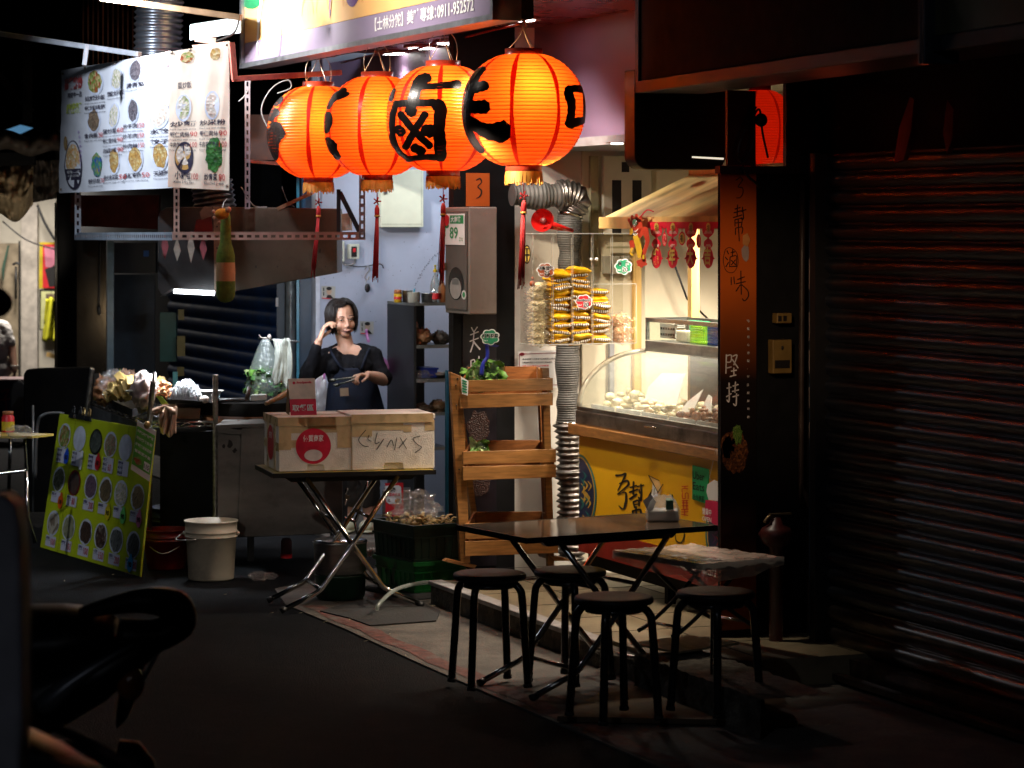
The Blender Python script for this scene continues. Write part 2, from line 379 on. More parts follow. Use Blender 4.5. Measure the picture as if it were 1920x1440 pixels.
g.slab(c0,(0,0,-.009));tag(g.build('plywood_sheet'),'thin pale plywood sheet lying on the broken concrete block','plywood')
plank=mt('dark_brown_board',(.10,.06,.03),.6,var=.4,sc_=5,bump=.2,stretch=(4,1,1))
g=B(plank);c0=[onZ(1045,1343,.03),onZ(1495,1352,.03),onZ(1460,1290,.03),onZ(1150,1285,.03)]
g.slab(c0,(0,0,-.02));tag(g.build('floor_board'),'dark brown board on the ground under the nearest stool','board')
# ---- kitchen wall (pale blue), facing down the street
XK=onD(600,600,17.9).x
def boxX(mb,pa,pb,za,zb,X,th,D=None):
    """box whose visible face lies on plane X, from photo column pa to pb"""
    ya=onX(pa,420,X).y;yb=onX(pb,420,X).y;mb.box((X-th,ya,za),(X,yb,zb));return ya,yb
def boxY(mb,pa,pb,za,zb,Y,th):
    xa=onY(pa,420,Y).x;xb=onY(pb,420,Y).x;mb.box((xa,Y,za),(xb,Y+th,zb));return xa,xb
def zat(py,D):return 1.9-(py-420)/FP*D
g=B(bluewall);boxX(g,597,1000,0,3.2,XK,.15);struct('kitchen_wall',g)
g=B(mt('wall_corner_trim',(.55,.58,.66),.4));boxX(g,592,600,0,3.2,XK+.02,.06);struct('wall_edge_strip',g)
# ---- shop walls
XA=onD(965,1058,14.5).x
g=B(whitewall);g.box((XA-.12,5.22,0),(XA-.02,9.3,3.0));struct('shop_back_wall',g)
g=B(cream);boxX(g,1092,1350,.12,2.6,XA+.0,.018)
struct('wall_panelling',g)
YF=5.32
purple=mt('purple_wall_paint',(.13,.085,.14),.5,var=.1,sc_=3,bump=.04)
g=B(purple);g.box((-17.6,YF+.04,2.33),(-11.7,YF+.2,2.94));struct('purple_lintel_wall',g)
g=B(mt('grey_lintel_underside',(.16,.15,.16),.6));g.box((-13.6,YF-.05,2.285),(-11.7,YF+.9,2.328));struct('lintel_soffit',g)
g=B(mt('sisal_edge',(.30,.24,.17),.8,var=.5,sc_=60,bump=.4));g.box((-13.4,YF+.86,2.262),(-11.7,YF+.9,2.284));struct('lintel_edge_trim',g)
g=B(mt('ceiling_paint',(.5,.47,.42),.7));g.box((-17.2,YF+.95,2.62),(-10.5,9.3,2.7));struct('shop_ceiling',g)
redsof=mt('glossy_red_soffit',(.17,.022,.022),.28,var=.15,sc_=5)
g=B(redsof)
SX0=onY(452,120,4.43).x;SX1=onY(919,25,4.43).x
g.box((SX0,4.50,2.93),(-11.6,YF+.04,2.96));struct('awning_soffit',g)
# ---- pillar between the two shops
pil=mt('black_pillar_paint',(.004,.004,.005),.6,spec=.2,var=.3,bump=.05)
g=B(pil);PY0=onX(850,420,XA).y;PY1=onX(965,420,XA).y
g.box((XA-.07,PY0,0),(XA,PY1,2.93));pw=struct('shop_pillar',g)
# ---- right pillar with the orange banner
XB=onD(1350,1195,11.94).x;YB0=onD(1350,1195,11.94).y
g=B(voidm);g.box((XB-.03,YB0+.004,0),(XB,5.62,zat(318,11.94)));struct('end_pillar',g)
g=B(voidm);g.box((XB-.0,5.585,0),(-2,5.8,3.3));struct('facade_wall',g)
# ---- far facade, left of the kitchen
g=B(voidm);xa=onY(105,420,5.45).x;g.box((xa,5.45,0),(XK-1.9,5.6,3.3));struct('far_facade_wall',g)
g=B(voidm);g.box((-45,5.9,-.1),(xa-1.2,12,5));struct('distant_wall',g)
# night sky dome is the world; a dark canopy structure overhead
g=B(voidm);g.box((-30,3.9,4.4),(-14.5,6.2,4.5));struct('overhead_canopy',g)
# ================================================================= shop sign over the street
signy=4.43
xl=onY(451,120,signy).x;xr=onY(919,25,signy).x;zb=2.85
S=thing('shop_sign','big backless orange and purple shop sign with white phone number above the lanterns','sign',(xl,signy,zb))
S['label']='big orange and purple shop sign with a white phone number above the lanterns'
LS=xr-xl
orange=mt('sign_orange_print',(.86,.50,.19),.4,var=.06,sc_=3)
sviolet=mt('sign_violet_print',(.27,.22,.34),.4,var=.06,sc_=3)
g=B(orange);g.box((xl+.02,signy+.02,zb+.122),(xr,signy+.10,zb+1.6));part(S,'panel',g)
g=B(sviolet);g.box((xl+.02,signy+.02,zb+.004),(xr,signy+.10,zb+.12));part(S,'lower_band',g)
g=B(mt('sign_frame_metal',(.30,.32,.36),.35,.8));g.box((xl,signy,zb-.028),(xr+.03,signy+.14,zb));g.box((xl-.02,signy,zb-.028),(xl+.018,signy+.14,zb+1.6));g.box((xr+.002,signy,zb),(xr+.03,signy+.14,zb+1.6));part(S,'frame',g)
g=B(voidm);g.box((xl,signy+.14,zb-.02),(xr+.03,signy+.2,zb+1.6));part(S,'backing',g)
g=B(whitep);g.warp=wallwarp((0,signy+.018,zb),(1,0,0))
x0=onY(697,60,signy).x;x1=onY(790,60,signy).x;x2=onY(882,60,signy).x
g.txt('【士林分舵】',x0,.034,.066,w=onY(750,60,signy).x-x0,bold=.018);xm=onY(757,60,signy).x
g.txt('美味專線：',xm,.034,.066,w=onY(812,60,signy).x-xm,bold=.018);xm=onY(814,60,signy).x
g.txt('0911-952572',xm,.036,.058,w=x2-xm,bold=.022);part(S,'lettering',g)
g=B(mt('sign_dark_violet_ink',(.13,.06,.20),.4));g.warp=wallwarp((0,signy+.017,zb),(1,0,0))
xm=onY(767,5,signy).x;g.txt('www.g',xm,.150,.05,w=onY(812,5,signy).x-xm,bold=.01)
for px,rr in((655,.07),):g.disc(onY(px,0,signy).x,.285,.13,rr+.03)
xm=onY(614,5,signy).x;g.stroke([(xm,1.3),(xm+.01,.6),(xm,.3),(xm-.01,.155)],[.10,.08,.05,.01]);part(S,'writing',g)
# corner medallion, arcs
g=B(mt('medallion_green',(.02,.2,.08),.4));g.warp=wallwarp((xl,signy+.017,zb),(1,0,0))
g.disc(.22,.48,.36,.17);g.use(mt('medallion_red',(.45,.02,.02),.4));g.disc(.18,.49,.22,.11,.002);g.use(mt('medallion_gold',(.8,.6,.15),.4));g.disc(.1,.44,.07,.04,.003);g.disc(.3,.5,.06,.05,.003)
g.use(mt('pale_outline',(.75,.75,.9),.4));g.stroke([(.5,.5),(.4,.36),(.34,.24),(.3,.04)],[.03,.05,.05,.02],.002)
g.use(mt('pale_orange_arc',(.85,.50,.17),.4))
for i in range(14):
    for j in range(3):
        cx=1.3+.27*i+(.13 if j%2 else 0);cy=.2+.12*j
        g.stroke([(cx+.11*math.cos(q),cy+.10*math.sin(q))for q in[0,.6,1.2,1.9,2.5,PI]],.008,.0015,2)
part(S,'medallion',g)
# downlights under the sign
bulb=emi('downlight_glow',(1,.97,.92),14);trimr=mt('downlight_trim',(.55,.25,.2),.35)
offb=mt('unlit_lens',(.6,.2,.15),.25)
for i,(px,py,lit)in enumerate([(600,102,0),(735,97,1),(790,87,1),(845,78,1),(893,68,1),(975,34,1)]):
    c=onZ(px,py,2.925)
    t=thing('downlight','','downlight',c,0,'round downlights set in the red soffit')
    g=B(trimr);g.lathe([(.0,-.004),(.085,-.006),(.105,-.012),(.105,.0),(.1,.006)],c,24);part(t,'trim_ring',g)
    g=B(bulb if lit else offb);g.lathe([(.0,-.017),(.074,-.014),(.078,-.004)],c,20);part(t,'lens',g)
    t['label']=['unlit red rimmed downlight above the leftmost lantern','lit white downlight above the second lantern, next to the unlit one','lit white downlight, third in the soffit row','lit white downlight above the wire loops of the 鹵 lantern','lit white downlight just below the phone number end','lit white downlight behind the rightmost lantern hook'][i]
    if lit:spot('downlight_lamp',c-V((0,0,.03)),c-V((0,0,3)),[0,30,9,9,26,34][i],(1,.93,.86),125,.6,.06)
t=thing('downlight','small lit downlight in the grey lintel near the shop cabinet','downlight',onZ(1157,267,2.283),0,'round downlights set in the red soffit')
c=V(t.location);g=B(mt('brass_trim',(.35,.2,.1),.4));g.lathe([(0,-.003),(.05,-.004),(.055,0)],c,20);part(t,'trim_ring',g);g=B(bulb);g.lathe([(0,-.01),(.028,-.008),(.03,-.003)],c,16);part(t,'lens',g)
# ================================================================= right: dark fascia and boxes
P0=V((onD(1190,175,12.2).x,onD(1190,175,12.2).y,0));P1=onD(1925,60,8.6)
z0=zat(175,12.2)
ex=V((P1.x-P0.x,P1.y-P0.y,0));Lf=ex.length;Ff=frame(V((P0.x,P0.y,z0)),ex)
T=thing('dark_signboard','unlit dark signboard with aluminium edges over the closed shutter','signboard',(P0.x,P0.y,z0),math.atan2(ex.y,ex.x))
alu=mt('dull_aluminium',(.04,.046,.062),.5,.8);FM=Ff
def fbox(mb,a,b,F=FM):
    q=[(a[0],a[1],a[2]),(b[0],a[1],a[2]),(b[0],b[1],a[2]),(a[0],b[1],a[2]),(a[0],a[1],b[2]),(b[0],a[1],b[2]),(b[0],b[1],b[2]),(a[0],b[1],b[2])]
    return mb.hexa([F@V(p)for p in q])
darkface=mt('unlit_sign_face',(.002,.001,.001),.8,spec=.15)
g=B(darkface);fbox(g,(.05,.012,.055),(3.02,.3,1.6));part(T,'face_panel',g)
g=B(mt('yellowish_dark_sign_face',(.05,.045,.02),.4));fbox(g,(3.06,.012,.055),(Lf+.6,.3,1.6));part(T,'second_face_panel',g)
g=B(alu);fbox(g,(0,0,0),(Lf+.6,.32,.052));fbox(g,(0,0,.0),(.048,.32,1.6));part(T,'frame',g,bevel=.004)
g=B(alu);px=1778
fbox(g,(3.015,-.03,-.04),(3.035,.1,1.6));fbox(g,(3.045,-.03,-.04),(3.065,.1,1.6));part(T,'corner_post',g,bevel=.004)
g=B(ink);g.warp=lambda x,y,z=0:FM@V((x,.010-z,y));g.txt('89',3.9,.36,.2,bold=.03);part(T,'lettering',g)
# rounded black awning housing
g=B(mt('black_lacquer_box',(.004,.003,.003),.5,spec=.3,bump=.02))
D0=12.6;X0=onD(1270,300,D0).x
def rr_poly(px0,py0,px1,py1,X,rad):
    out=[]
    for cx,cy,q0 in((px1-rad,py1-rad,0),(px0+rad,py1-rad,90),):
        for k in range(7):
            q=math.radians(q0+15*k);out.append(onX(cx+rad*math.cos(q),cy+rad*math.sin(q),X))
    return out+[onX(px0,py0,X),onX(px1,py0,X)]
poly=rr_poly(1190,130,1362,318,X0,26)
g.slab(poly,(-.12,0,0));t=g.build('awning_housing',bevel=.006);tag(t,'glossy black rounded awning housing left of the red glow','awning box')
g=B(emi('slit_light',(1,.9,.7),.9));g.slab([onX(1298,293,X0+.004),onX(1357,296,X0+.004),onX(1357,299.5,X0+.004),onX(1298,296,X0+.004)],(-.003,0,0));part(t,'lit_slit',g)
# bar and panels round the red lantern in the gap
Xg=XB+.05
g=B(black);boxX(g,1350,1560,zat(325,11.9),zat(311,11.9),Xg,.05);boxX(g,1474,1560,zat(325,11.9),zat(120,11.9),Xg+.001,.03);g.box((Xg-.1,5.54,2.08),(-4,5.58,2.16))
tag(g.build('black_steel_frame'),'black steel frame closing the gap above the orange pillar banner','frame')
maroon=mt('dark_maroon_panel',(.05,.008,.006),.5,var=.3)
g=B(maroon);boxX(g,1364,1417,zat(311,11.95),zat(170,11.95),XB+.03,.02);tag(g.build('maroon_board'),'dark maroon panel between the black housing and the glowing red lantern','panel')
g=B(black);cpts=[onX(1418,200,Xg+.02),onX(1405,225,Xg+.02),onX(1390,262,Xg+.02),onX(1384,290,Xg+.02),onX(1392,305,Xg+.02),onX(1404,290,Xg+.02),onX(1413,262,Xg+.02),onX(1412,225,Xg+.02),onX(1424,205,Xg+.02),onX(1430,250,Xg+.02),onX(1440,296,Xg+.02)]
g.tube(smoothpath(cpts,5),.005,6);g.ball(onX(1427,225,Xg+.02),(.02,.03,.03));g.tube(smoothpath([onX(1392,312,Xg+.02),onX(1402,330,Xg+.02),onX(1416,342,Xg+.02),onX(1425,352,Xg)],5),.006,6)
tag(g.build('looped_cable'),'black looped cable and plug hanging in front of the red lantern','cable')
# far wall items right
beige=mt('aged_yellow_plastic',(.20,.125,.035),.5,var=.2)
Xw=XB+.003
for i,(a,b_,c_,d_,lab)in enumerate([(1449,1485,700,637,'yellowed letter box on the dark wall right of the orange banner'),(1457,1485,606,587,'small yellowed meter cover above the letter box')]):
    t=thing('wall_box',lab,'letter box' if i==0 else 'meter cover',(Xw,onX(a,420,Xw).y,zat(c_,12)))
    g=B(beige);ya,yb=boxX(g,a,b_,zat(c_,12),zat(d_,12),Xw+.05,.049);part(t,'housing',g,bevel=.004)
    g=B(ink)
    if i==0:
        g.box((Xw+.05,ya+.01,zat(690,12)),(Xw+.053,yb-.012,zat(675,12)));g.ball((Xw+.05,(ya+yb)/2,zat(652,12)),(.004,.006,.010))
    else:g.box((Xw+.05,ya+.005,zat(602,12)),(Xw+.053,ya+.02,zat(592,12)));g.box((Xw+.05,ya+.03,zat(602,12)),(Xw+.053,ya+.045,zat(592,12)))
    part(t,'slot',g)
pipe=mt('old_brown_pipe',(.04,.025,.02),.45,var=.4,sc_=12,bump=.1,dirt=.5)
g=B(pipe)
Pp=[onX(1505,340,Xw+.04),onX(1502,900,Xw+.04),onX(1505,915,Xw+.04),onX(1518,950,Xw+.04),onX(1520,980,Xw+.04),onX(1518,1230,Xw+.04)]
g.tube(smoothpath(Pp,3),.013,10);tag(g.build('drain_pipe'),'thin brown pipe with an elbow on the wall left of the shutter','pipe')
g=B(pipe);p=[onX(1534,330,Xw+.05),onX(1533,655,Xw+.05)];g.tube(p,.016,10);g.tube([onX(1528,655,Xw+.05),onX(1522,920,Xw+.05),onX(1521,1190,Xw+.05)],.009,8)
g.use(beige);g.ball(onX(1533,594,Xw+.06),(.02,.035,.02));tag(g.build('drain_pipe'),'thicker pipe with a brass clip close to the shutter edge','pipe')
# red hydrant / fire bell by the pillar
t=thing('water_valve','dull red valve head standing at the foot of the dark wall by the pillar','valve',onZ(1455,1190,.02))
rv=mt('dull_red_enamel',(.07,.012,.01),.4,var=.3)
c=onX(1455,1160,Xw+.16);c.z=0;g=B(rv);zz=zat(1035,11.7);g.lathe([(.03,.02),(.03,zz),(.06,zz+.02),(.075,zz+.06),(.06,zz+.085),(.03,zz+.1),(.02,zz+.13)],c,18);part(t,'body',g)
g=B(mt('dull_brass',(.3,.2,.1),.4,.8));g.tube(smoothpath([c+V((0,0,zz+.12)),c+V((0,-.03,zz+.135)),c+V((0,-.055,zz+.11))],4),.008);g.box((c.x-.01,c.y-.03,zz+.14),(c.x+.01,c.y+.07,zz+.147));part(t,'tap',g)
# ---- rolling shutter on the right
SHX0=onY(1556,420,5.53).x
T=thing('roller_shutter','dark closed corrugated roller shutter on the right','shutter',(SHX0,5.53,.1))
slat=mt('dark_blue_shutter_paint',(.010,.014,.024),.42,.1,var=.4,sc_=6,bump=.12,bsc=30,dirt=.5,dirtcol=(.018,.017,.017),spec=.8,stretch=(.4,1,4))
steelslat=mt('bare_steel_bottom_slat',(.12,.095,.08),.33,.9,var=.3,sc_=8,dirt=.4)
def slatprof(z,h):
    return[(0.0,z),(-.004,z+.004),(-.018,z+h*.22),(-.024,z+h*.5),(-.018,z+h*.72),(-.006,z+h*.84),(0.0,z+h*.86),(.003,z+h*.93),(-.003,z+h*.96),(.0,z+h)]
for band,(za,zb_,m_,nm)in enumerate([(.30,2.14,slat,'slat_curtain'),(.105,.295,steelslat,'bottom_rail')]):
    g=B(m_);h=.073 if band==0 else.095;z=za
    while z<zb_-.01:
        pr=slatprof(z,h)
        nx=60;dn=random.uniform(-.0015,.0015);g.grid(lambda u,v:V((SHX0+(-5.5-SHX0)*v,5.53+pr[round(u*9)][0]+dn+.004*noise.noise(V((v*9,z*3,1)))+.0016*noise.noise(V((v*60,z*40,2))),pr[round(u*9)][1]+.0012*noise.noise(V((v*30,z*20,7))))),9,nx);z+=h
    part(T,nm,g)
g=B(black);g.box((SHX0-.05,5.46,0),(SHX0,5.56,2.2));part(T,'guide_rail',g)
g=B(mt('blue_rail_paint',(.02,.05,.10),.4));g.box((SHX0-.085,5.475,0),(SHX0-.052,5.56,2.0));part(T,'side_strip',g)
g=B(mt('pale_sticker',(.30,.26,.25),.5,dirt=.5))
for za_,zb_ in((1.62,1.75),(1.40,1.52),(1.26,1.36),(1.11,1.2),(.98,1.05)):g.box((SHX0-.082,5.472,za_),(SHX0-.056,5.4745,zb_))
part(T,'sticker',g)
g=B(mt('threshold_metal',(.16,.11,.09),.35,.9,var=.4));g.box((SHX0-.05,5.36,.02),(-5.5,5.40,.045));g.box((SHX0-.05,5.44,.02),(-5.5,5.52,.10));part(T,'threshold',g)
point('red_lantern_glow_right',onD(1560,265,11.2),.22,(1,.10,.03),.1)
# red strips modelled in place of reflections above the shutter
rc=mt('red_reflection',(.25,.015,.01),.8)
for i,(pp,lab)in enumerate([([(1706,182),(1714,186),(1708,245),(1694,300),(1676,305),(1686,240)],'dim red strip standing for a reflection above the shutter, the wider one'),([(1776,188),(1788,205),(1786,260),(1775,288),(1768,250),(1772,215)],'dim narrow red strip standing for a reflection above the shutter farther right')]):
    g=B(rc);g.slab([onY(x,y,5.40)for x,y in pp],(0,.02,0));tag(g.build('red_reflection_strip'),lab,'cloth')
point('red_strip_fill',onY(1735,170,5.0)+V((0,0,.1)),.22,(1,.12,.04),.03)  # red fill light added for the reflection strips, no bulb there
# ================================================================= lanterns
def lantern_paper(name,col,ecol,es,inner=True):
    m=bpy.data.materials.new(name);m.use_nodes=True;nt=m.node_tree;N=nt.nodes;L=nt.links
    for n in list(N):N.remove(n)
    o=N.new('ShaderNodeOutputMaterial');tr=N.new('ShaderNodeBsdfTranslucent');df=N.new('ShaderNodeBsdfPrincipled');mx=N.new('ShaderNodeMixShader')
    tc=N.new('ShaderNodeTexCoord');nz=N.new('ShaderNodeTexNoise');nz.inputs['Scale'].default_value=9;nz.inputs['Detail'].default_value=7;L.new(tc.outputs['Object'],nz.inputs[0])
    rp=N.new('ShaderNodeValToRGB');rp.color_ramp.elements[0].position=.3;rp.color_ramp.elements[1].position=.7
    rp.color_ramp.elements[0].color=(*[c*.82 for c in col],1);rp.color_ramp.elements[1].color=(*col,1);L.new(nz.outputs[0],rp.inputs[0])
    L.new(rp.outputs[0],tr.inputs[0]);L.new(rp.outputs[0],df.inputs['Base Color']);df.inputs['Roughness'].default_value=.38
    df.inputs['Emission Color'].default_value=(*ecol,1);df.inputs['Emission Strength'].default_value=es
    mx.inputs[0].default_value=.55;L.new(tr.outputs[0],mx.inputs[1]);L.new(df.outputs[0],mx.inputs[2]);L.new(mx.outputs[0],o.inputs[0]);return m
paper=lantern_paper('orange_lantern_paper',(1.0,.22,.022),(1.0,.06,.002),.22)
paper2=lantern_paper('red_lantern_paper',(1.0,.10,.015),(1.0,.03,.002),.38)
seam=lantern_paper('lantern_seam_paper',(.75,.035,.01),(1,.03,.0),.10);hoop=lantern_paper('lantern_hoop',(.75,.08,.012),(1,.04,.0),.12);capm=mt('lantern_cap_red',(.50,.05,.02),.35,coat=.4)
gold=mt('gold_fringe',(.50,.23,.03),.6,var=.3);tass=mt('red_tassel',(.42,.01,.012),.7,var=.3,sc_=60,stretch=(1,1,.1));brush=mt('lantern_brush_ink',(.008,.006,.006),.32,var=.3)
wire=mt('bare_wire',(.5,.45,.4),.35,.8)
def lanprof(t):  # t -1..1, radius fraction
    return max(0,1-abs(t)**2.25)**(1/2.15)
def lantern(px,ytop,ybot,wpx,D,seams,strokes,label,tas=True,hookpx=None,rot=0,ownmat=None,power=16,tl=.36):
    s=D/FP;c=onD(px,(ytop+ybot)/2,D);R=wpx/2*s;H=(ybot-ytop)/2*s;T_=.945
    t=thing('paper_lantern',label,'lantern',c,0,'orange paper lanterns in a row under the shop sign' if ownmat is None else None)
    Hh=H/T_
    NR=30;NV=NR*4;NU=64
    def sp(u,v,off=0):
        tt=(-1+2*v)*T_;r=R*lanprof(tt)+off+.0036*(abs(math.sin(v*NR*PI))-.6)+.003*noise.noise(V((math.cos(6.283*u)*3,math.sin(6.283*u)*3,v*7+px)));q=2*PI*u+rot
        return V((c.x+r*math.cos(q),c.y+r*math.sin(q),c.z+Hh*tt))
    g=B(ownmat or paper);g.grid(sp,NU,NV);part(t,'shade',g)
    g=B(seam)
    for k in range(8):
        u0=k/8+seams
        g.grid(lambda a,v:sp(u0+(a-.5)*(.013+.004*math.sin(v*9)),v,.0022),2,60)
    part(t,'seam',g)
    g=B(hoop)
    for k in range(1,NR):g.grid(lambda a,b_:sp(a,(k-.5)/NR+(b_-.5)*.005+.0012*noise.noise(V((math.cos(6.3*a)*2,math.sin(6.3*a)*2,k))),.0016),48,1)
    part(t,'hoop',g)
    capr=R*.31
    g=B(capm);g.lathe([(capr,Hh*T_-.012),(capr,Hh*T_+.028),(capr*.93,Hh*T_+.028),(capr*.93,Hh*T_-.012)],c,28,cap=False);part(t,'top_ring',g)
    g=B(capm);g.lathe([(capr*.96,-Hh*T_+.012),(capr*.96,-Hh*T_-.035),(capr*.9,-Hh*T_-.035),(capr*.9,-Hh*T_+.01)],c,28,cap=False);part(t,'bottom_ring',g)
    g=B(gold)
    for k in range(90):
        q=2*PI*k/90;L_=.045+.02*random.random();a=c+V((math.cos(q)*capr*.98,math.sin(q)*capr*.98,-Hh*T_-.028));d=V((math.cos(q),math.sin(q),0))
        sd=V((-math.sin(q),math.cos(q),0))*.0055;b_=a+V((0,0,-L_))+d*.006*random.uniform(-.3,1)+sd*random.uniform(-.7,.7)
        g.add([a-sd,a+sd,b_+sd*.7,b_-sd*.7],[(0,1,2,3)],False)
    part(t,'fringe',g)
    # brush strokes: paint laid on the paper
    if strokes:
        g=B(brush)
        def w3(x,y,z=0):
            r=ray(480+x/3,80+y/3);o=CAM-c;A_=r.x**2/R**2+r.y**2/R**2+r.z**2/Hh**2
            Bq=2*(o.x*r.x/R**2+o.y*r.y/R**2+o.z*r.z/Hh**2);Cc=o.x**2/R**2+o.y**2/R**2+o.z**2/Hh**2-1;dd=Bq*Bq-4*A_*Cc
            if dd<0:tt=-Bq/(2*A_)
            else:tt=(-Bq-math.sqrt(dd))/(2*A_)
            p=CAM+r*tt
            f=min(.93,max(-.93,(p.z-c.z)/Hh));q=math.atan2(p.y-c.y,p.x-c.x);rr=R*lanprof(f)+.0045
            return V((c.x+rr*math.cos(q),c.y+rr*math.sin(q),c.z+f*Hh))
        g.warp=w3
        for pts,ws in strokes:g.stroke(pts,[x*1.22 for x in ws]if isinstance(ws,list)else ws*1.22,0,6)
        part(t,'character_print',g)
    # wires up to the soffit
    top=c+V((0,0,Hh*T_+.028));hk=hookpx or V((top.x,top.y,2.92));g=B(wire)
    for q in(0.4,2.2,4.3):g.tube(smoothpath([top+V((capr*.8*math.cos(q),capr*.8*math.sin(q),0)),top+(hk-top)*.5+V((.012*math.cos(q),.012*math.sin(q),0)),hk],4),.0022,5)
    if ytop>110:g.tube(bez(top+V((0,-capr*.8,0)),top+V((0,-capr*1.3,.2)),top+V((0,capr*1.3,.2)),top+V((0,capr*.8,0))),.002,5)
    g.tube(smoothpath([hk,hk+V((0,.02,-.03)),hk+V((0,0,-.05))],3),.004,5);part(t,'hanging_wire',g)
    if tas:
        b0=c+V((0,0,-Hh*T_-.03));k0=tl*.30
        g=B(tass);g.tube([b0,b0+V((0,0,-k0))],.0025,5)
        for q in range(5):
            a=2*PI*q/5;g.tube([b0+V((0,.022*math.cos(a)*u_,-k0+.022*math.sin(a)*u_))for u_ in(0,.6,1,.7,0)],.004,5)
        sw=V((.0,-.012,0))if px>600 else V((0,-.03,0));kk=b0+V((0,0,-k0-.03))
        g.lathe([(.006,0),(.013,-.02),(.013,-.05),(.010,-.055)],kk+V((0,0,.01)),10)
        g.use(gold);g.lathe([(.0145,-.042),(.0145,-.052)],kk,10);g.use(tass)
        for q in range(26):
            a=random.random()*6.28;rr=.013*math.sqrt(random.random());o_=V((rr*math.cos(a),rr*math.sin(a),0));Lq=tl*(.9+.2*random.random())
            g.tube([kk+o_*.6+V((0,0,-.04)),kk+o_+V((0,0,-Lq*.5))+sw*.4,kk+o_*1.25+V((0,0,-Lq))+sw],.0024,4)
        part(t,'tassel',g)
    if ownmat is None:
        # a bare bulb burns inside, off centre towards the shop
        bc=c+V((0,.01,.03));point('lantern_bulb',bc+V((.165,-.04,.02+.03*math.sin(px))),power,(1,.64,.28),.035)
    return t
LY=4.58
def LD(px):return onY(px,200,LY)
Ds={n:depth(onY(p,200,LY))for n,p in((4,982),(3,831),(2,707),(1,597))}
S1=[([(160,308),(140,325),(118,348)],[20,34,24]),([(125,385),(100,400),(88,432)],[40,46,30]),([(115,470),(108,500),(104,535),(108,560)],[70,105,95,60]),([(100,565),(108,610),(124,655)],[60,50,24])]
S2=[([(515,262),(470,298),(440,325),(410,362)],[22,30,26,30]),([(440,305),(480,300),(530,286)],[26,34,16]),([(412,400),(412,440),(400,500)],[30,42,26]),([(405,548),(435,585),(450,610),(478,648)],[34,54,34,26])]
S3=[([(975,195),(935,215),(908,262),(885,340)],[44,52,48,52]),([(925,250),(1020,244),(1135,234)],[26,30,40]),([(795,345),(772,420),(778,520),(815,605),(870,652)],[26,30,26,22,20]),([(790,345),(880,340),(1010,338)],[32,34,36]),([(1010,345),(1038,372),(1030,480),(1036,560),(1040,650)],[56,60,54,56,50]),([(870,655),(950,645),(1050,645)],[28,26,34]),([(815,400),(880,480),(985,585)],[34,32,32]),([(955,400),(900,490),(852,590)],[34,34,34]),([(872,372),(882,400)],[60,46]),([(800,482),(830,508)],[40,44]),([(950,490),(990,500)],[52,66]),([(895,588),(945,615)],[40,42]),([(790,262),(765,320)],[20,26]),([(765,520),(780,600)],[14,12])]
S4=[([(1300,145),(1255,180),(1218,250),(1193,330),(1186,420),(1200,490),(1240,560),(1293,612)],[20,42,46,50,44,44,40,24]),([(1218,262),(1255,252),(1300,240)],[50,48,46]),([(1200,362),(1245,362),(1295,360)],[60,60,66]),([(1200,430),(1260,475),(1320,500),(1395,502)],[40,55,75,108]),([(1755,255),(1752,290),(1770,340),(1768,400),(1755,462)],[40,44,40,36,44]),([(1755,262),(1800,258),(1832,268)],[34,34,26]),([(1755,462),(1800,445),(1838,436)],[42,40,30]),([(1833,268),(1843,350),(1838,436)],[14,14,12])]
lantern(982,103,310,229,Ds[4],.035,S4,'nearest and largest orange lantern, with a black 未 character at its left side',hookpx=onD(981,36,Ds[4]),power=5.8)
lantern(831,125,320,212,Ds[3],.06,S3,'orange lantern with the whole black 鹵 character facing the street',power=5.8)
lantern(707,145,328,196,Ds[2],.02,S2,'second orange lantern from the left, with thin brush marks on its left edge',power=5.8)
lantern(597,163,333,190,Ds[1],.045,S1,'farthest, leftmost orange lantern with ragged black marks on its left edge',power=6)
# wire festoon along the soffit
g=B(mt('red_brown_cable',(.22,.03,.02),.4));g.tube(smoothpath([onZ(640,118,2.90),onZ(700,103,2.91),onZ(780,92,2.88),onZ(830,75,2.90),onZ(870,70,2.87),onZ(930,55,2.9),onZ(975,45,2.86),onZ(985,34,2.92)],6),.006,6);tag(g.build('soffit_cable'),'red brown cable strung along the soffit above the lanterns','cable')
# the red lantern at the right, seen through the gap
rl=lantern(1425,170,318,132,12.8,.02,None,'glowing red lantern seen through the gap above the orange banner',tas=False,ownmat=paper2,hookpx=onD(1425,140,12.8))
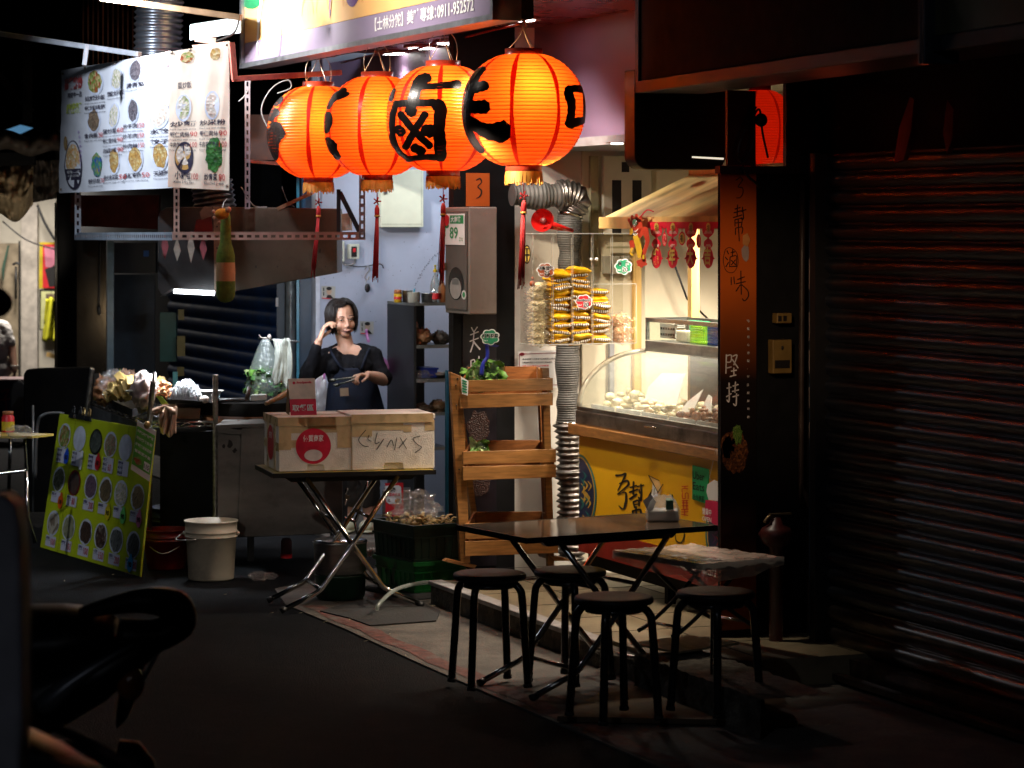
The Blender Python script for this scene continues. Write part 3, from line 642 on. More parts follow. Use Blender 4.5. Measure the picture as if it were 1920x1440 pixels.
# ================================================================= meter box on the pillar
mbm=mt('grey_brown_meter_box_paint',(.30,.26,.23),.42,.2,var=.12,sc_=6,bump=.05,dirt=.2)
c=onD(880,590,14.12);z0=zat(590,14.12);z1=zat(388,14.12);MX=c.x;MYs=c.y
xl_=onY(835,420,MYs).x;yr_=onX(932,420,MX).y
T=thing('meter_box','tall grey brown meter box with a house number plate on the black pillar','meter box',(MX,MYs,z0))
g=B(mbm);g.box((xl_,MYs,z0),(MX,yr_,z1));part(T,'housing',g,bevel=.006)
dm=mt('dark_meter_door',(.11,.095,.085),.4,var=.15)
g=B(dm);g.box((xl_+.02,MYs-.008,z0+.02),(MX-.02,MYs-.001,z1-.02));d_=part(T,'door',g,bevel=.003)
wm=wallwarp((xl_,MYs-.009,z0),(1,0,0));Wm=MX-xl_
g=B(mt('meter_window_dark',(.03,.03,.03),.1));g.warp=wm;g.disc(Wm*.52,.155,.115,.085,.001,28);g.use(mt('meter_dial',(.35,.33,.31),.3));g.disc(Wm*.52,.13,.085,.055,.003,24);g.use(mt('meter_dial_grey',(.15,.15,.15),.4));g.rect(Wm*.52-.05,.15,Wm*.52+.05,.18,.004);g.use(whitep);g.disc(Wm*.86,.10,.035,.024,.002);g.use(mt('green_print',(.02,.28,.09),.4));g.disc(Wm*.86,.10,.02,.014,.003);part(T,'meter_window',g)
g=B(mt('brass_latch',(.4,.3,.22),.35,.8));g.warp=wm;g.hexa([(-.01,.22,.0),(.05,.22,.0),(.05,.26,0),(-.01,.26,0),(-.01,.22,.02),(.05,.22,.02),(.05,.26,.02),(-.01,.26,.02)]);g.warp=None;part(T,'latch',g)
# number plate
zP1=z1-.035;zP0=z1-.195
P=thing('house_number_plate','green and white house number plate reading 89','number plate',(xl_,MYs-.02,zP0))
wp=wallwarp((xl_+.02,MYs-.014,zP0),(1,0,0));PW=Wm*.84
g=B(whitep);g.warp=wp;g.hexa([(0,0,-.005),(PW,0,-.005),(PW,.16,-.005),(0,.16,-.005),(0,0,0),(PW,0,0),(PW,.16,0),(0,.16,0)]);g.warp=None;part(P,'plate',g,bevel=.002)
gp=MC['green_print']
g=B(gp);g.warp=wp;g.rect(PW*.30,.11,PW*.97,.153,.001);g.txt('89',PW*.30,.035,.058,w=PW*.40,z=.002,bold=.012);g.use(whitep);g.txt('大南路',PW*.36,.117,.03,w=PW*.5,z=.003,bold=.02);g.use(gp);g.txt('之12',PW*.76,.02,.022,w=PW*.18,bold=.01)
g.txt('士林區',PW*.04,.085,.018,vert=True,bold=.01);g.use(redp);g.disc(PW*.15,.128,PW*.13,.03,.003,12,.12);g.use(gp);g.disc(PW*.15,.098,PW*.11,.012,.002,10);part(P,'lettering',g)
# orange banner above the box and dark banner below
ob=mt('orange_banner_print',(.55,.11,.015),.45,var=.15,sc_=2)
g=B(ob);boxX(g,874,918,z1+.005,zat(325,14.5),XA+.006,.004)
t=tag(g.build('upper_banner'),'orange vertical banner strip on the black pillar above the meter box','banner')
wb=lambda X:(lambda x,y,z=0:onX(x,y,X+z))
g=B(ink);g.warp=lambda x,y,z=0:onX(x,y,XA+.008);g.stroke([(893,338),(900,335),(903,342),(896,350),(903,358),(900,368),(893,372)],[2,3,2,2,3,3,1]);part(t,'brush_writing',g)
bn=mt('dark_glossy_banner',(.008,.006,.010),.35,var=.3)
g=B(bn);boxX(g,868,931,.12,z0-.01,XA+.006,.004);t=tag(g.build('pillar_banner'),'dark banner with white 美味 brush characters under the meter box','banner')
wht=mt('white_brush',(.75,.72,.75),.5)
def pxtext(mb,body,X,px,py,hpx,wpx=None,bold=.0,off=.002,vert=False):
    """text on plane X: left px, baseline py, cap height in photo px"""
    o=onX(px,py,X);s=depth(o)/FP;k=depth(onX(px+10,py,X));e=(onX(px+10,py,X).y-o.y)/10
    mb.warp=wallwarp((X,o.y,o.z),(0,1,0));mb.txt(body,0,0,hpx*s,w=None if wpx is None else wpx*e,z=off,bold=bold,vert=vert);mb.warp=None
g=B(wht);g.warp=lambda x,y,z=0:onX(x,y,XA+.008)
for st,w_ in[([(884,614),(888,622)],2),([(895,613),(889,622)],2),([(882,628),(897,622)],2),([(889,622),(887,645)],2),([(881,640),(897,634)],2),([(889,640),(882,660)],2.5),([(889,642),(900,655)],3)]:g.stroke(st,w_,0)
for st,w_ in[([(883,676),(883,690)],2),([(883,676),(890,675),(890,688)],2),([(893,680),(903,676)],2),([(891,690),(905,686)],2),([(898,668),(898,704),(892,716)],2.4),([(898,690),(906,704)],2.4)]:g.stroke(st,w_,0)
part(t,'brush_writing',g)
g=B(food('banner_food',(.008,.004,.004),(.045,.009,.004),(.02,.005,.004),140));g.warp=lambda x,y,z=0:onX(x,y,XA+.009);g.disc(897,800,22,30,0,20,.15);g.disc(899,905,20,26,0,20,.1);part(t,'food_picture',g)
# crumpled paper and blue strip left of the pillar
g=B(mt('blue_door_edge',(.03,.17,.30),.45));boxX(g,838,850,.05,zat(690,14.9),XA-.28,.03);tag(g.build('blue_strip'),'blue strip standing between the kitchen shelf and the wooden rack','strip')
# ================================================================= orange banner on the right pillar
T=thing('vertical_banner','tall orange and black shop banner with brush writing on the right pillar','banner',(XB+.006,YB0,.15))
def grad(name):
    m=bpy.data.materials.new(name);m.use_nodes=True;nt=m.node_tree;N=nt.nodes;L=nt.links;p=N['Principled BSDF'];tc=N.new('ShaderNodeTexCoord');sx=N.new('ShaderNodeSeparateXYZ');L.new(tc.outputs['Object'],sx.inputs[0])
    nz=N.new('ShaderNodeTexNoise');nz.inputs['Scale'].default_value=3;L.new(tc.outputs['Object'],nz.inputs[0]);a=N.new('ShaderNodeMath');a.operation='MULTIPLY_ADD';a.inputs[1].default_value=.1;L.new(nz.outputs[0],a.inputs[0]);L.new(sx.outputs[2],a.inputs[2])
    mr=N.new('ShaderNodeMapRange');mr.inputs[1].default_value=0;mr.inputs[2].default_value=2.02;L.new(a.outputs[0],mr.inputs[0]);rp=N.new('ShaderNodeValToRGB');L.new(mr.outputs[0],rp.inputs[0]);E_=rp.color_ramp.elements
    E_[0].position=0;E_[0].color=(.30,.055,.008,1);E_[1].position=1;E_[1].color=(.62,.10,.012,1)
    for q,c_ in((.13,(.45,.09,.01)),(.22,(.05,.012,.006)),(.30,(.006,.004,.004)),(.56,(.010,.005,.004)),(.66,(.22,.05,.008)),(.76,(.62,.12,.012))):
        x=E_.new(q);x.color=(*c_,1)
    L.new(rp.outputs[0],p.inputs['Base Color']);p.inputs['Roughness'].default_value=.4;return m
g=B(grad('banner_print_orange_black'));boxX(g,1351,1418,.15,zat(325,11.9),XB+.006,.004);part(T,'sheet',g)
g=B(mt('banner_brush_ink',(.02,.006,.004),.5));g.warp=lambda x,y,z=0:onX(x,y,XB+.008)
def PS(mb,lst,w,ox=0,oy=0,k=1):
    for st in lst:mb.stroke([(ox+x*k,oy+y*k)for x,y in st],w,0,4)
PS(g,[[(1380,338),(1388,333),(1392,338),(1384,350),(1392,352),(1393,362),(1388,370),(1381,371)]],1.8)
PS(g,[[(1378,392),(1388,389)],[(1376,399),(1390,395)],[(1383,384),(1382,404)],[(1375,408),(1391,403)],[(1392,388),(1394,410),(1390,408)],[(1389,396),(1399,393)]],2.2)
PS(g,[[(1378,412),(1378,424)],[(1378,412),(1391,410),(1390,424)],[(1379,418),(1390,417)],[(1384,410),(1386,452)],[(1379,428),(1379,440)],[(1379,428),(1392,426),(1391,438)]],2.0)
PS(g,[[(1363,470),(1366,476)],[(1360,482),(1364,487)],[(1361,500),(1366,492)]],2);PS(g,[[(1370,474),(1378,472)],[(1374,468),(1373,480)],[(1369,482),(1368,500)],[(1369,482),(1381,480),(1380,500)],[(1371,488),(1379,496)],[(1379,487),(1371,497)],[(1368,500),(1381,499)]],1.8)
PS(g,[[(1360,468),(1356,488),(1362,508),(1376,510),(1384,492),(1380,472),(1368,464),(1360,468)]],1.2)
PS(g,[[(1371,520),(1371,534)],[(1376,519),(1377,532)],[(1383,524),(1396,519)],[(1380,532),(1398,528)],[(1389,508),(1390,552)],[(1388,534),(1380,546)],[(1391,534),(1402,545),(1403,556),(1396,564),(1392,560)]],2.0)
part(T,'brush_writing',g)
g=B(wht);g.warp=lambda x,y,z=0:onX(x,y,XB+.009)
PS(g,[[(1362,665),(1361,700)],[(1363,667),(1371,666),(1370,678),(1363,679)],[(1363,690),(1371,688)],[(1374,668),(1382,666),(1376,684)],[(1373,674),(1384,690)],[(1371,696),(1381,694)],[(1376,690),(1376,704)],[(1369,706),(1380,703)]],2.3)
PS(g,[[(1363,728),(1371,726)],[(1367,718),(1367,752),(1363,750)],[(1362,744),(1371,738)],[(1374,724),(1384,721)],[(1379,716),(1378,736)],[(1373,734),(1385,731)],[(1374,744),(1385,741)],[(1381,738),(1380,760),(1375,757)]],2.3)
for i,ch in enumerate('丐幫用心滷製・每日新鮮現做'):pxtext(g,ch,XB,1399,604+i*15,5,bold=.01,off=.009)
part(T,'white_writing',g)
g=B(food('banner_chicken',(.16,.05,.012),(.05,.012,.005),(.30,.11,.03),120));g.warp=lambda x,y,z=0:onX(x,y,XB+.009);g.disc(1378,848,24,40,0,26,.08);g.disc(1365,835,13,26,0,18,.1);g.use(food('banner_greens',(.03,.12,.01),(.12,.25,.03),(.2,.28,.06),220));g.warp=lambda x,y,z=0:onX(x,y,XB+.011);g.disc(1383,815,9,18,0,18,.25);g.use(mt('beggar_hat',(.6,.25,.08),.5));g.slab_off=0
g.disc(1399,450,8,14,0,5);g.use(mt('beggar_robe',(.4,.3,.28),.5));g.disc(1398,474,7,17,0,9,.3);part(T,'picture',g)
# ================================================================= counter with yellow front
CY=5.30;XCL=onY(1086,800,CY).x;XCR=XB-.02
T=thing('food_counter','yellow fronted food counter with brush writing and a varnished wooden rail','counter',((XCL+XCR)/2,CY,.12))
yel=mt('yellow_print',(.86,.46,.012),.32,var=.08,sc_=2.5)
g=B(yel);g.box((XCL,CY,.40),(XCR,CY+.03,.85));part(T,'front_panel',g)
g=B(mt('dark_red_base_paint',(.26,.02,.015),.35,var=.2));g.box((XCL,CY-.004,.27),(XCR,CY+.03,.398));g.box((XCL,CY+.03,.27),(XCL+.02,CY+.6,.85));part(T,'base_band',g)
g=B(voidm);g.box((XCL+.02,CY+.04,.2),(XCR,CY+.6,.84));
for xx in(XCL+.05,XCL+.9,XCR-.1):g.box((xx,CY+.06,.12),(xx+.04,CY+.1,.2))
part(T,'body',g)
g=B(wood);g.box((XCL-.03,CY-.05,.853),(XCR,CY+.66,.905));part(T,'wooden_rail',g,bevel=.005)
g=B(ink);wc=lambda x,y,z=0:onY(x,y,CY-.0025);g.warp=wc
def Z6(l):return[(1060+x/5.54,840+y/5.54)for x,y in l]
for st,w_ in[([(525,285),(580,280),(625,270),(600,330),(545,440)],[4,3,5,3,2]),([(560,370),(640,340),(655,380),(600,430),(540,480)],[2,4,4,3,2]),([(545,480),(620,460),(632,500),(625,580),(600,635),(555,600)],[2,3,4,5,3,1.5]),
    ([(672,410),(740,390)],3),([(665,460),(750,430)],3.4),([(708,350),(705,480)],3.4),([(670,530),(740,480)],4),([(745,400),(815,385)],2.6),([(785,375),(790,470),(780,545),(760,510)],[3,4,5,3]),([(765,430),(775,470)],3),
    ([(705,560),(720,620)],3),([(705,560),(760,545),(765,600)],3.4),([(715,590),(765,580)],2.4),([(700,650),(700,715)],3.4),([(700,655),(780,640),(778,715)],[3,4,4]),([(735,610),(738,720)],3.6),
    ([(1110,485),(1118,540)],[2,5]),([(1230,850),(1235,920),(1200,985),(1150,960),(1145,900)],[2,3,3,2,1.2])]:g.stroke(Z6(st),w_,0)
part(T,'brush_writing',g)
g=B(redp);g.warp=lambda x,y,z=0:onY(x,y,CY-.003)
for st in[[(1210,400),(1275,395)],[(1242,400),(1240,420),(1212,425),(1215,460)],[(1243,420),(1275,425)],[(1215,470),(1215,520),(1245,525),(1245,475),(1275,470),(1275,530)],[(1210,550),(1275,545)],[(1212,570),(1275,570)],[(1225,545),(1225,640)],[(1262,545),(1262,640)],[(1212,600),(1275,600)],[(1205,640),(1278,635)],[(1205,665),(1275,662)],[(1240,640),(1240,700)],[(1205,690),(1275,700)]]:g.stroke(Z6(st),1.5,0,2)
part(T,'seal_characters',g)
g=B(mt('hat_print',(.85,.55,.22),.5));g.warp=lambda x,y,z=0:onY(x,y,CY-.003-z)
P_=Z6([(865,285),(975,340),(1005,440),(985,480),(940,450),(905,370)]);g.add([(x,y,0)for x,y in P_],[tuple(range(len(P_)))],False);g.use(whitep)
P_=Z6([(905,375),(950,440),(960,500),(880,505),(900,450)]);g.add([(x,y,.001)for x,y in P_],[tuple(range(len(P_)))],False);g.use(ink)
for st,w_ in[([(865,285),(915,375),(960,460)],1.4),([(865,285),(975,340)],1),([(1015,375),(950,480)],1.4),([(900,430),(880,500)],1),([(925,420),(920,490)],.9),([(890,460),(850,540)],[2,5])]:g.stroke(Z6(st),w_,.002)
g.use(redp);g.disc(*Z6([(880,525)])[0],5,4,.002);part(T,'beggar_emblem',g)
# round flower medallions at both ends
pal=[mt('violet_print',(.13,.03,.16),.4),mt('teal_print',(.02,.17,.17),.4),mt('gold_print',(.55,.33,.05),.4),mt('crimson_print',(.35,.03,.03),.4),mt('navy_print',(.02,.03,.08),.4)]
g=B(pal[4]);g.warp=lambda x,y,z=0:onY(x,y,CY-.003-z)
for cx,cy in((1092,930),(1352,1000)):
    sd=1 if cx<1200 else-1
    def hp(rx,ry,z,m_,oy=0,n=30):
        g.use(m_);pts=[(cx+(-6 if sd>0 else 3),cy+oy-ry,z)]
        for k in range(n+1):
            q=-PI/2+PI*k/n;r_=rx*(1+.16*abs(math.cos(q*1.5)));pts.append((cx+sd*(r_*math.cos(q)*.85)-(6 if sd>0 else-3),cy+oy+ry*math.sin(q),z))
        g.add(pts,[(0,k,k+1)for k in range(1,len(pts)-1)],False)
    hp(33,78,0,pal[1]);hp(30,74,.0007,pal[2]);hp(28,71,.0014,pal[4])
    for q in range(18):
        a=random.uniform(-1.4,1.4);r_=random.uniform(.2,.85);g.use(random.choice(pal[:4]));x_=cx-5*sd+sd*24*r_*math.cos(a);y_=cy+62*r_*math.sin(a)
        g.stroke([(x_-3,y_-9),(x_+3,y_),(x_-2,y_+9)],[1,3.4,1],.002+.0001*q)
part(T,'medallion',g)
g=B(whitep);o=onY(1216,1062,CY-.012);zt=.345
g.warp=wallwarp((0,CY-.0045,0),(1,0,0));xa_=onY(1216,1062,CY).x;g.txt('【士林分舵】美味專線：0911-952572',xa_,.325,.055,w=onY(1345,1090,CY).x-xa_,bold=.02);part(T,'base_lettering',g)
# stickers: delivery card, open card
card=mt('green_card_print',(.01,.36,.13),.4,var=.05)
t=thing('delivery_card','green vertical delivery card on the yellow counter front','card',onY(1313,940,CY-.006))
c_=[onY(1299,872,CY-.006),onY(1330,880,CY-.006),onY(1328,945,CY-.006),onY(1299,936,CY-.006)]
g=B(card);g.slab(c_,(0,-.003,0));part(t,'sheet',g)
g=B(mt('card_ink',(.005,.02,.01),.5));x0=onY(1303,900,CY).x;x1=onY(1325,900,CY).x;g.warp=wallwarp((0,CY-.0095,0),(1,0,0))
for tx,py,hh in(('Uber',897,.035),('Eats',917,.035),('合作商家',937,.028)):g.txt(tx,x0,onY(1303,py,CY).z,hh,w=x1-x0,bold=.012)
part(t,'lettering',g)
t=thing('open_card','pink red hanging card reading OPEN at the counter corner','card',onY(1336,975,CY-.02))
g=B(mt('pink_card_print',(.62,.02,.09),.4));g.slab([onY(x,y,CY-.03)for x,y in((1324,937),(1352,942),(1351,990),(1323,972))],(0,-.004,0));part(t,'sheet',g)
g=B(whitep);g.slab([onY(x,y,CY-.028)for x,y in((1330,937),(1326,922),(1328,908),(1340,900),(1352,906),(1352,940))],(0,-.004,0));part(t,'rounded_top',g)
g=B(whitep);x0=onY(1331,960,CY).x;x1=onY(1348,960,CY).x;g.warp=wallwarp((0,CY-.0355,0),(1,0,0));g.txt('營業中',x0,onY(1331,959,CY).z-.01,.03,w=x1-x0,bold=.02);g.txt('OPEN',x0,onY(1331,970,CY).z-.012,.02,w=x1-x0,bold=.02);part(t,'lettering',g)
g=B(wire);g.tube([onY(1334,901,CY-.03),onY(1330,895,CY-.03),onY(1342,843,CY-.052)],.002,5);g.tube([onY(1350,905,CY-.03),onY(1344,843,CY-.052)],.0025,5);part(t,'cord',g)
# ================================================================= glass display case
T=thing('display_case','curved glass refrigerated display case on the yellow counter','display case',((XCL+XCR)/2,CY,.905))
YT=5.66
g=B(dsteel);g.box((XCL+.0,CY-.02,.907),(XCR,YT+.2,.972));part(T,'base',g,bevel=.004)
g=B(steel);g.box((XCL-.005,CY-.012,.974),(XCR,CY+.012,.992));g.box((XCL,CY+.012,.974),(XCR,YT+.2,.980));part(T,'tray_rim',g)
prof=[(CY+.0+(YT-CY)*(1-math.cos(q)),.985+(1.262-.985)*math.sin(q))for q in[PI/2*i/14 for i in range(15)]]
gl=film('curved_glass',(.97,1,.97),.13,.12,.2,7,milky=.15)
g=B(gl);g.grid(lambda u,v:V((XCL+.01+(XCR-XCL-.01)*u,prof[min(14,int(v*14))][0],prof[min(14,int(v*14))][1])),20,14);part(T,'glass',g)
g=B(film('side_glass',(.97,.98,.95),.03,.05));g.add([V((XCL+.004,y,z))for y,z in prof]+[V((XCL+.004,YT,.985))],[tuple(range(16))],False);part(T,'end_glass',g)
g=B(mt('pale_case_rim',(.62,.58,.48),.25,.2,coat=.5));g.tube([V((XCL,y,z))for y,z in prof],.013,8);part(T,'curved_rim',g)
g=B(steel);g.box((XCL+.02,YT-.01,1.262),(XCR,YT+.24,1.315));part(T,'top_beam',g,bevel=.003)
g=B(chrome);g.tube(smoothpath([onY(1208,799,CY-.022),onY(1210,800,CY-.04),onY(1228,803,CY-.04),onY(1231,802,CY-.022)],3),.004,6);part(T,'handle',g)
# glass shelf box on top
g=B(steel);zA,zB=1.318,1.41
for yy in(YT,YT+.22):g.box((XCL+.02,yy-.008,zB),(XCR,yy+.008,zB+.02))
g.box((XCL+.02,YT-.008,zA),(XCL+.036,YT+.008,zB));g.box((XCL+.02,YT+.21,zA),(XCL+.036,YT+.226,zB));g.box((XCL+.02,YT,zB),(XCL+.04,YT+.22,zB+.02));part(T,'rack_frame',g)
g=B(film('shelf_glass',(.9,.95,.92),.05));g.box((XCL+.04,YT-.002,zA),(XCR,YT+.002,zB));part(T,'rack_glass',g)
g=B(mt('case_back_tan',(.20,.165,.12),.5,var=.25,sc_=4));g.box((XCL+.03,YT+.235,.981),(XCR,YT+.245,1.258));part(T,'back_panel',g)
# food in the case
fd=[food('braised_food_pale',(.75,.62,.42),(.6,.42,.25),(.8,.75,.6),45),food('braised_food_brown',(.25,.09,.03),(.4,.18,.08),(.12,.05,.02),45),food('boiled_noodles',(.8,.72,.5),(.7,.58,.35),(.85,.8,.62),80),food('greens_food',(.1,.22,.03),(.2,.35,.06),(.4,.45,.2),60)]
tm=mt('white_enamel_tray',(.75,.74,.70),.25)
n=6
for i in range(n):
    x0=XCL+.06+(XCR-XCL-.08)*i/n;x1=XCL+.04+(XCR-XCL-.08)*(i+1)/n-.005
    t=thing('food_tray',f'{["heap of pale noodles", "pale dumpling like pieces", "folded tofu sheets", "brown braised meat", "shiny braised pieces", "green vegetables"][i]} in a white tray inside the display case','tray',(x0,CY+.1,.981),0,'food trays inside the display case')
    g=B(tm);g.box((x0,CY+.04,.981),(x1,YT+.05,.99));g.box((x0,CY+.04,.99),(x1,CY+.046,1.005));part(t,'dish',g)
    g=B(fd[[2,0,2,1,1,3][i]])
    for k in range(44):
        g.ball((random.uniform(x0+.03,x1-.03),random.uniform(CY+.07,YT),.992+random.random()*.05*(1.5 if i==0 else 1)),(random.uniform(.014,.036),random.uniform(.014,.036),random.uniform(.008,.024)),8,5)
    o=part(t,'food',g);o['kind']='stuff'
# white sheets added in place of glare on the glass, with a printed leaf
ps=mt('milky_glare_sheet',(.88,.85,.83),.45,var=.06,sc_=5,bump=.3,bsc=12)
for nm,cs,lab in[('a',[(1204,770),(1262,780),(1285,700),(1240,700),(1215,726)],'broad milky sheet standing for glare inside the case, with dark leaf prints'),('b',[(1330,812),(1305,806),(1318,760),(1328,740),(1334,745)],'narrow milky strip standing for glare inside the case at the right'),('c',[(1262,786),(1300,800),(1300,770),(1318,730),(1290,752)],'faint middle sheet standing for glare inside the case between two others')]:
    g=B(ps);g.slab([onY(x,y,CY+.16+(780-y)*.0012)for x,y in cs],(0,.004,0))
    o=tag(g.build('glare_sheet'),lab,'glare sheet','white sheets standing for glare in the display case')
    if nm=='a':
        g=B(mt('faded_leaf_print',(.12,.10,.09),.6))
        for cx,cy in((1222,753),(1253,762)):
            for k in range(6):
                q=k*PI/3;g.slab([onY(cx,cy,CY+.15+(780-cy)*.0012),onY(cx+4*math.cos(q),cy+5*math.sin(q),CY+.15+(780-cy)*.0012),onY(cx+3*math.cos(q+.4),cy+4*math.sin(q+.4),CY+.15+(780-cy)*.0012)],(0,.002,0))
        part(o,'leaf_print',g)
# things on the glass rack
t=thing('payment_card_stand','green payment card standing on the glass rack','card stand',onY(1310,655,YT+.1));g=B(mt('mint_green_plastic',(.02,.45,.22),.3));g.slab([onY(x,y,YT+.1)for x,y in((1293,600),(1331,603),(1328,656),(1291,652))],(0,.006,0));part(t,'card',g)
g=B(whitep);g.slab([onY(x,y,YT+.097)for x,y in((1304,611),(1319,612),(1318,628),(1303,627))],(0,-.002,0));part(t,'label',g)
for nm,col,a,b_,lab in(('lime',(.35,.62,.03),1299,1328,'lime green plastic basket on the glass rack'),('navy',(.03,.05,.2),1331,1352,'dark blue plastic basket beside the lime one')):
    xx0=onY(a,640,YT+.05).x;xx1=onY(b_,640,YT+.05).x;g=B(mt(nm+'_plastic',col,.35));zb_=zat(658,depth(onY(a,640,YT+.05)))
    for k in range(7):g.box((xx0,YT+.04,zA+.004+k*.012),(xx1,YT+.045,zA+.011+k*.012));g.box((xx0-.0,YT+.04,zA+.004+k*.012),(xx0+.004,YT+.16,zA+.011+k*.012))
    for k in range(9):xk=xx0+(xx1-xx0)*k/8;g.box((xk-.002,YT+.038,zA),(xk+.002,YT+.043,zA+.09))
    g.box((xx0,YT+.05,zA),(xx1,YT+.16,zA+.01));tag(g.build('plastic_basket'),lab,'basket')
g=B(mt('cream_box_card',(.7,.62,.5),.6));xx0=onY(1264,650,YT+.05).x;g.box((xx0,YT+.06,zA),(xx0+.13,YT+.15,zA+.055));tag(g.build('paper_box',bevel=.004),'cream paper box of napkins on the glass rack','box')
g=B(mt('pale_metal_tray',(.5,.5,.48),.5,.2));xx0=onY(1225,650,YT+.1).x;g.box((xx0-.05,YT+.16,zA),(xx0+.14,YT+.17,zA+.075));g.use(ink)
for i in range(6):
    for j in range(2):g.box((xx0-.04+i*.03,YT+.157,zA+.014+j*.03),(xx0-.022+i*.03,YT+.16,zA+.026+j*.03))
tag(g.build('metal_tray'),'slotted steel tray behind the napkin box','tray')
# ================================================================= small timber roof over the case
T=thing('timber_canopy','small pale timber roof over the display case','canopy',(onY(1195,420,5.6).x,5.6,.9))
rx0=onY(1135,410,5.18).x;zE=zat(411,depth(onY(1135,410,5.18)));rx1=XB-.03
zR=2.145;YR=5.62
g=B(mt('roof_plywood',(.64,.50,.20),.5,var=.35,sc_=6,stretch=(1.2,.25,1),bump=.05));g.hexa([(rx0,5.18,zE),(rx1,5.18,zE),(rx1,YR,zR-.02),(rx0,YR,zR-.02),(rx0,5.18,zE+.012),(rx1,5.18,zE+.012),(rx1,YR,zR-.008),(rx0,YR,zR-.008)]);part(T,'roof_board',g)
g=B(pine);g.box((rx0-.01,5.15,zE-.045),(rx1,5.179,zE+.01));part(T,'fascia_board',g,bevel=.002)
g=B(pine);g.box((rx0-.01,YR,zR-.03),(rx1,YR+.03,zR+.03));part(T,'ridge_board',g,bevel=.002)
for i,(a,b_)in enumerate(((1183,1210),(1289,1318))):
    xa_=onY(a,500,5.91).x;xb_=onY(b_,500,5.91).x;
    w_=(b_-a)*.0026*.62;g=B(pine);g.box((xa_,5.91,.91),(xa_+w_,5.91+w_,zR-.1));part(T,'post',g,bevel=.003)
# red new year garland
T=thing('new_year_garland','red paper new year garland with golden characters hanging from the timber roof','garland',onY(1280,460,5.14))
pr=mt('bright_red_paper',(.72,.01,.035),.45,var=.1);gd=mt('gold_paper',(.80,.55,.12),.35,.3);GYp=5.14
g=B(pr);x0=onY(1214,418,GYp).x;x1=onY(1345,420,GYp).x;zt=zat(416,depth(onY(1280,418,GYp)));g.box((x0,GYp,zt-.028),(x1,GYp+.003,zt));part(T,'strip',g)
def Z8(x,y):return(1160+x/9.6,380+y/9.6)
for i,(cx,ch)in enumerate(((680,'龍'),(972,'年'),(1300,'大'),(1612,'吉'))):
    px_,_=Z8(cx,0);g=B(pr);g.warp=lambda x,y,z=0:onY(x,y,GYp-.003-z*.5)
    g.disc(px_,380+500/9.6,11,13,0,18,.06);g.stroke([(px_,380+560/9.6),(px_,380+690/9.6)],3.4,0);g.disc(px_,380+740/9.6,8.4,9.5,0,16,.05)
    g.disc(px_,380+990/9.6,9.6,20,0,26,.02);g.stroke([(px_-11,380+1010/9.6),(px_,380+930/9.6),(px_+11,380+1010/9.6)],3,0)
    g.use(mt('cutout_pale',(.75,.62,.5),.6))
    for k in range(-3,4):g.stroke([(px_+k*1.5,380+505/9.6),(px_+k*2.4,380+560/9.6)],1.0,.002,2)
    for k in range(-2,3):g.stroke([(px_+k*1.6,380+750/9.6),(px_+k*2.4,380+800/9.6)],.9,.002,2)
    g.use(gd);g.disc(px_,380+435/9.6,4.2,8,.003,16);g.use(mt('gold_ink_dark',(.2,.08,.01),.5));g.warp=None
    o=onY(px_,380+470/9.6,GYp-.006);sx=depth(o)/FP;g.warp=wallwarp((o.x,GYp-.0065,o.z),(1,0,0));g.txt('福',-.012,-.012,.028,w=.028,bold=.01)
    g.use(gd);o=onY(px_,380+1100/9.6,GYp-.004);g.warp=wallwarp((o.x,GYp-.006,o.z),(1,0,0));g.txt(ch,-.034,-.002,.072,w=.068,bold=.035);g.warp=None
    part(T,'pendant',g)
for cx,cy,m2 in((825,660,0),(1140,645,1),(1440,690,0)):
    g=B(pr);px_,py_=Z8(cx,cy);g.warp=lambda x,y,z=0:onY(x,y,GYp-.003-z*.5);g.stroke([(px_,380+430/9.6),(px_,py_)],1.4,0);g.disc(px_,py_,4.6 if not m2 else 6.5,13,0,20)
    g.use(gd if m2 else mt('pale_red_paper',(.75,.25,.2),.5));g.disc(px_,py_,3.2 if not m2 else 5,10,.002,18);g.warp=None
    g.use(pr if not m2 else ink);o=onY(px_,py_+6,GYp-.005);g.warp=wallwarp((o.x,GYp-.0065,o.z),(1,0,0));g.txt('福',-.012,0,.03,w=.024,bold=.02);g.warp=None;part(T,'small_pendant',g)
# dragon cut-out
T=thing('paper_dragon','red and yellow paper dragon ornament hanging at the left end of the garland','ornament',onY(1196,500,5.10))
dr=mt('dragon_red',(.55,.05,.02),.4);dy=mt('dragon_yellow',(.80,.50,.03),.4);dg=mt('dragon_green',(.12,.25,.15),.5)
def layer(nm,m_,items,z):
    g=B(m_);g.warp=lambda x,y,zz=0:onY(1160+x/9.6,380+y/9.6,5.10-z)
    for it in items:
        if it[0]=='d':g.disc(*it[1:5],0,18,it[5]if len(it)>5 else 0)
        else:g.stroke(it[1],it[2],0,5)
    part(T,nm,g)
layer('body',dr,[('d',320,400,110,150,.1),('s',[(360,600),(470,480),(500,600),(520,700),(480,830),(440,950),(470,1060)],[90,110,90,70,70,90,60]),('d',410,1090,90,75,.2),('s',[(230,700),(250,800)],90),('s',[(240,240),(250,330)],50),('s',[(320,220),(320,330)],60),('s',[(180,300),(230,400)],50),('s',[(390,260),(380,340)],50)],0)
layer('belly',dy,[('s',[(300,600),(330,700),(370,850),(370,980)],[90,100,110,60]),('s',[(230,480),(220,560)],[60,50]),('s',[(240,820),(215,900),(260,950)],[40,40,30]),('s',[(450,950),(440,1010)],40)],.003)
layer('face',dg,[('d',290,360,45,60,.1)],.004)
layer('eyes',whitep,[('d',280,410,14,26),('d',318,350,12,26),('s',[(255,500),(300,520),(350,470)],14),('s',[(260,560),(300,590),(340,550)],14)],.006)
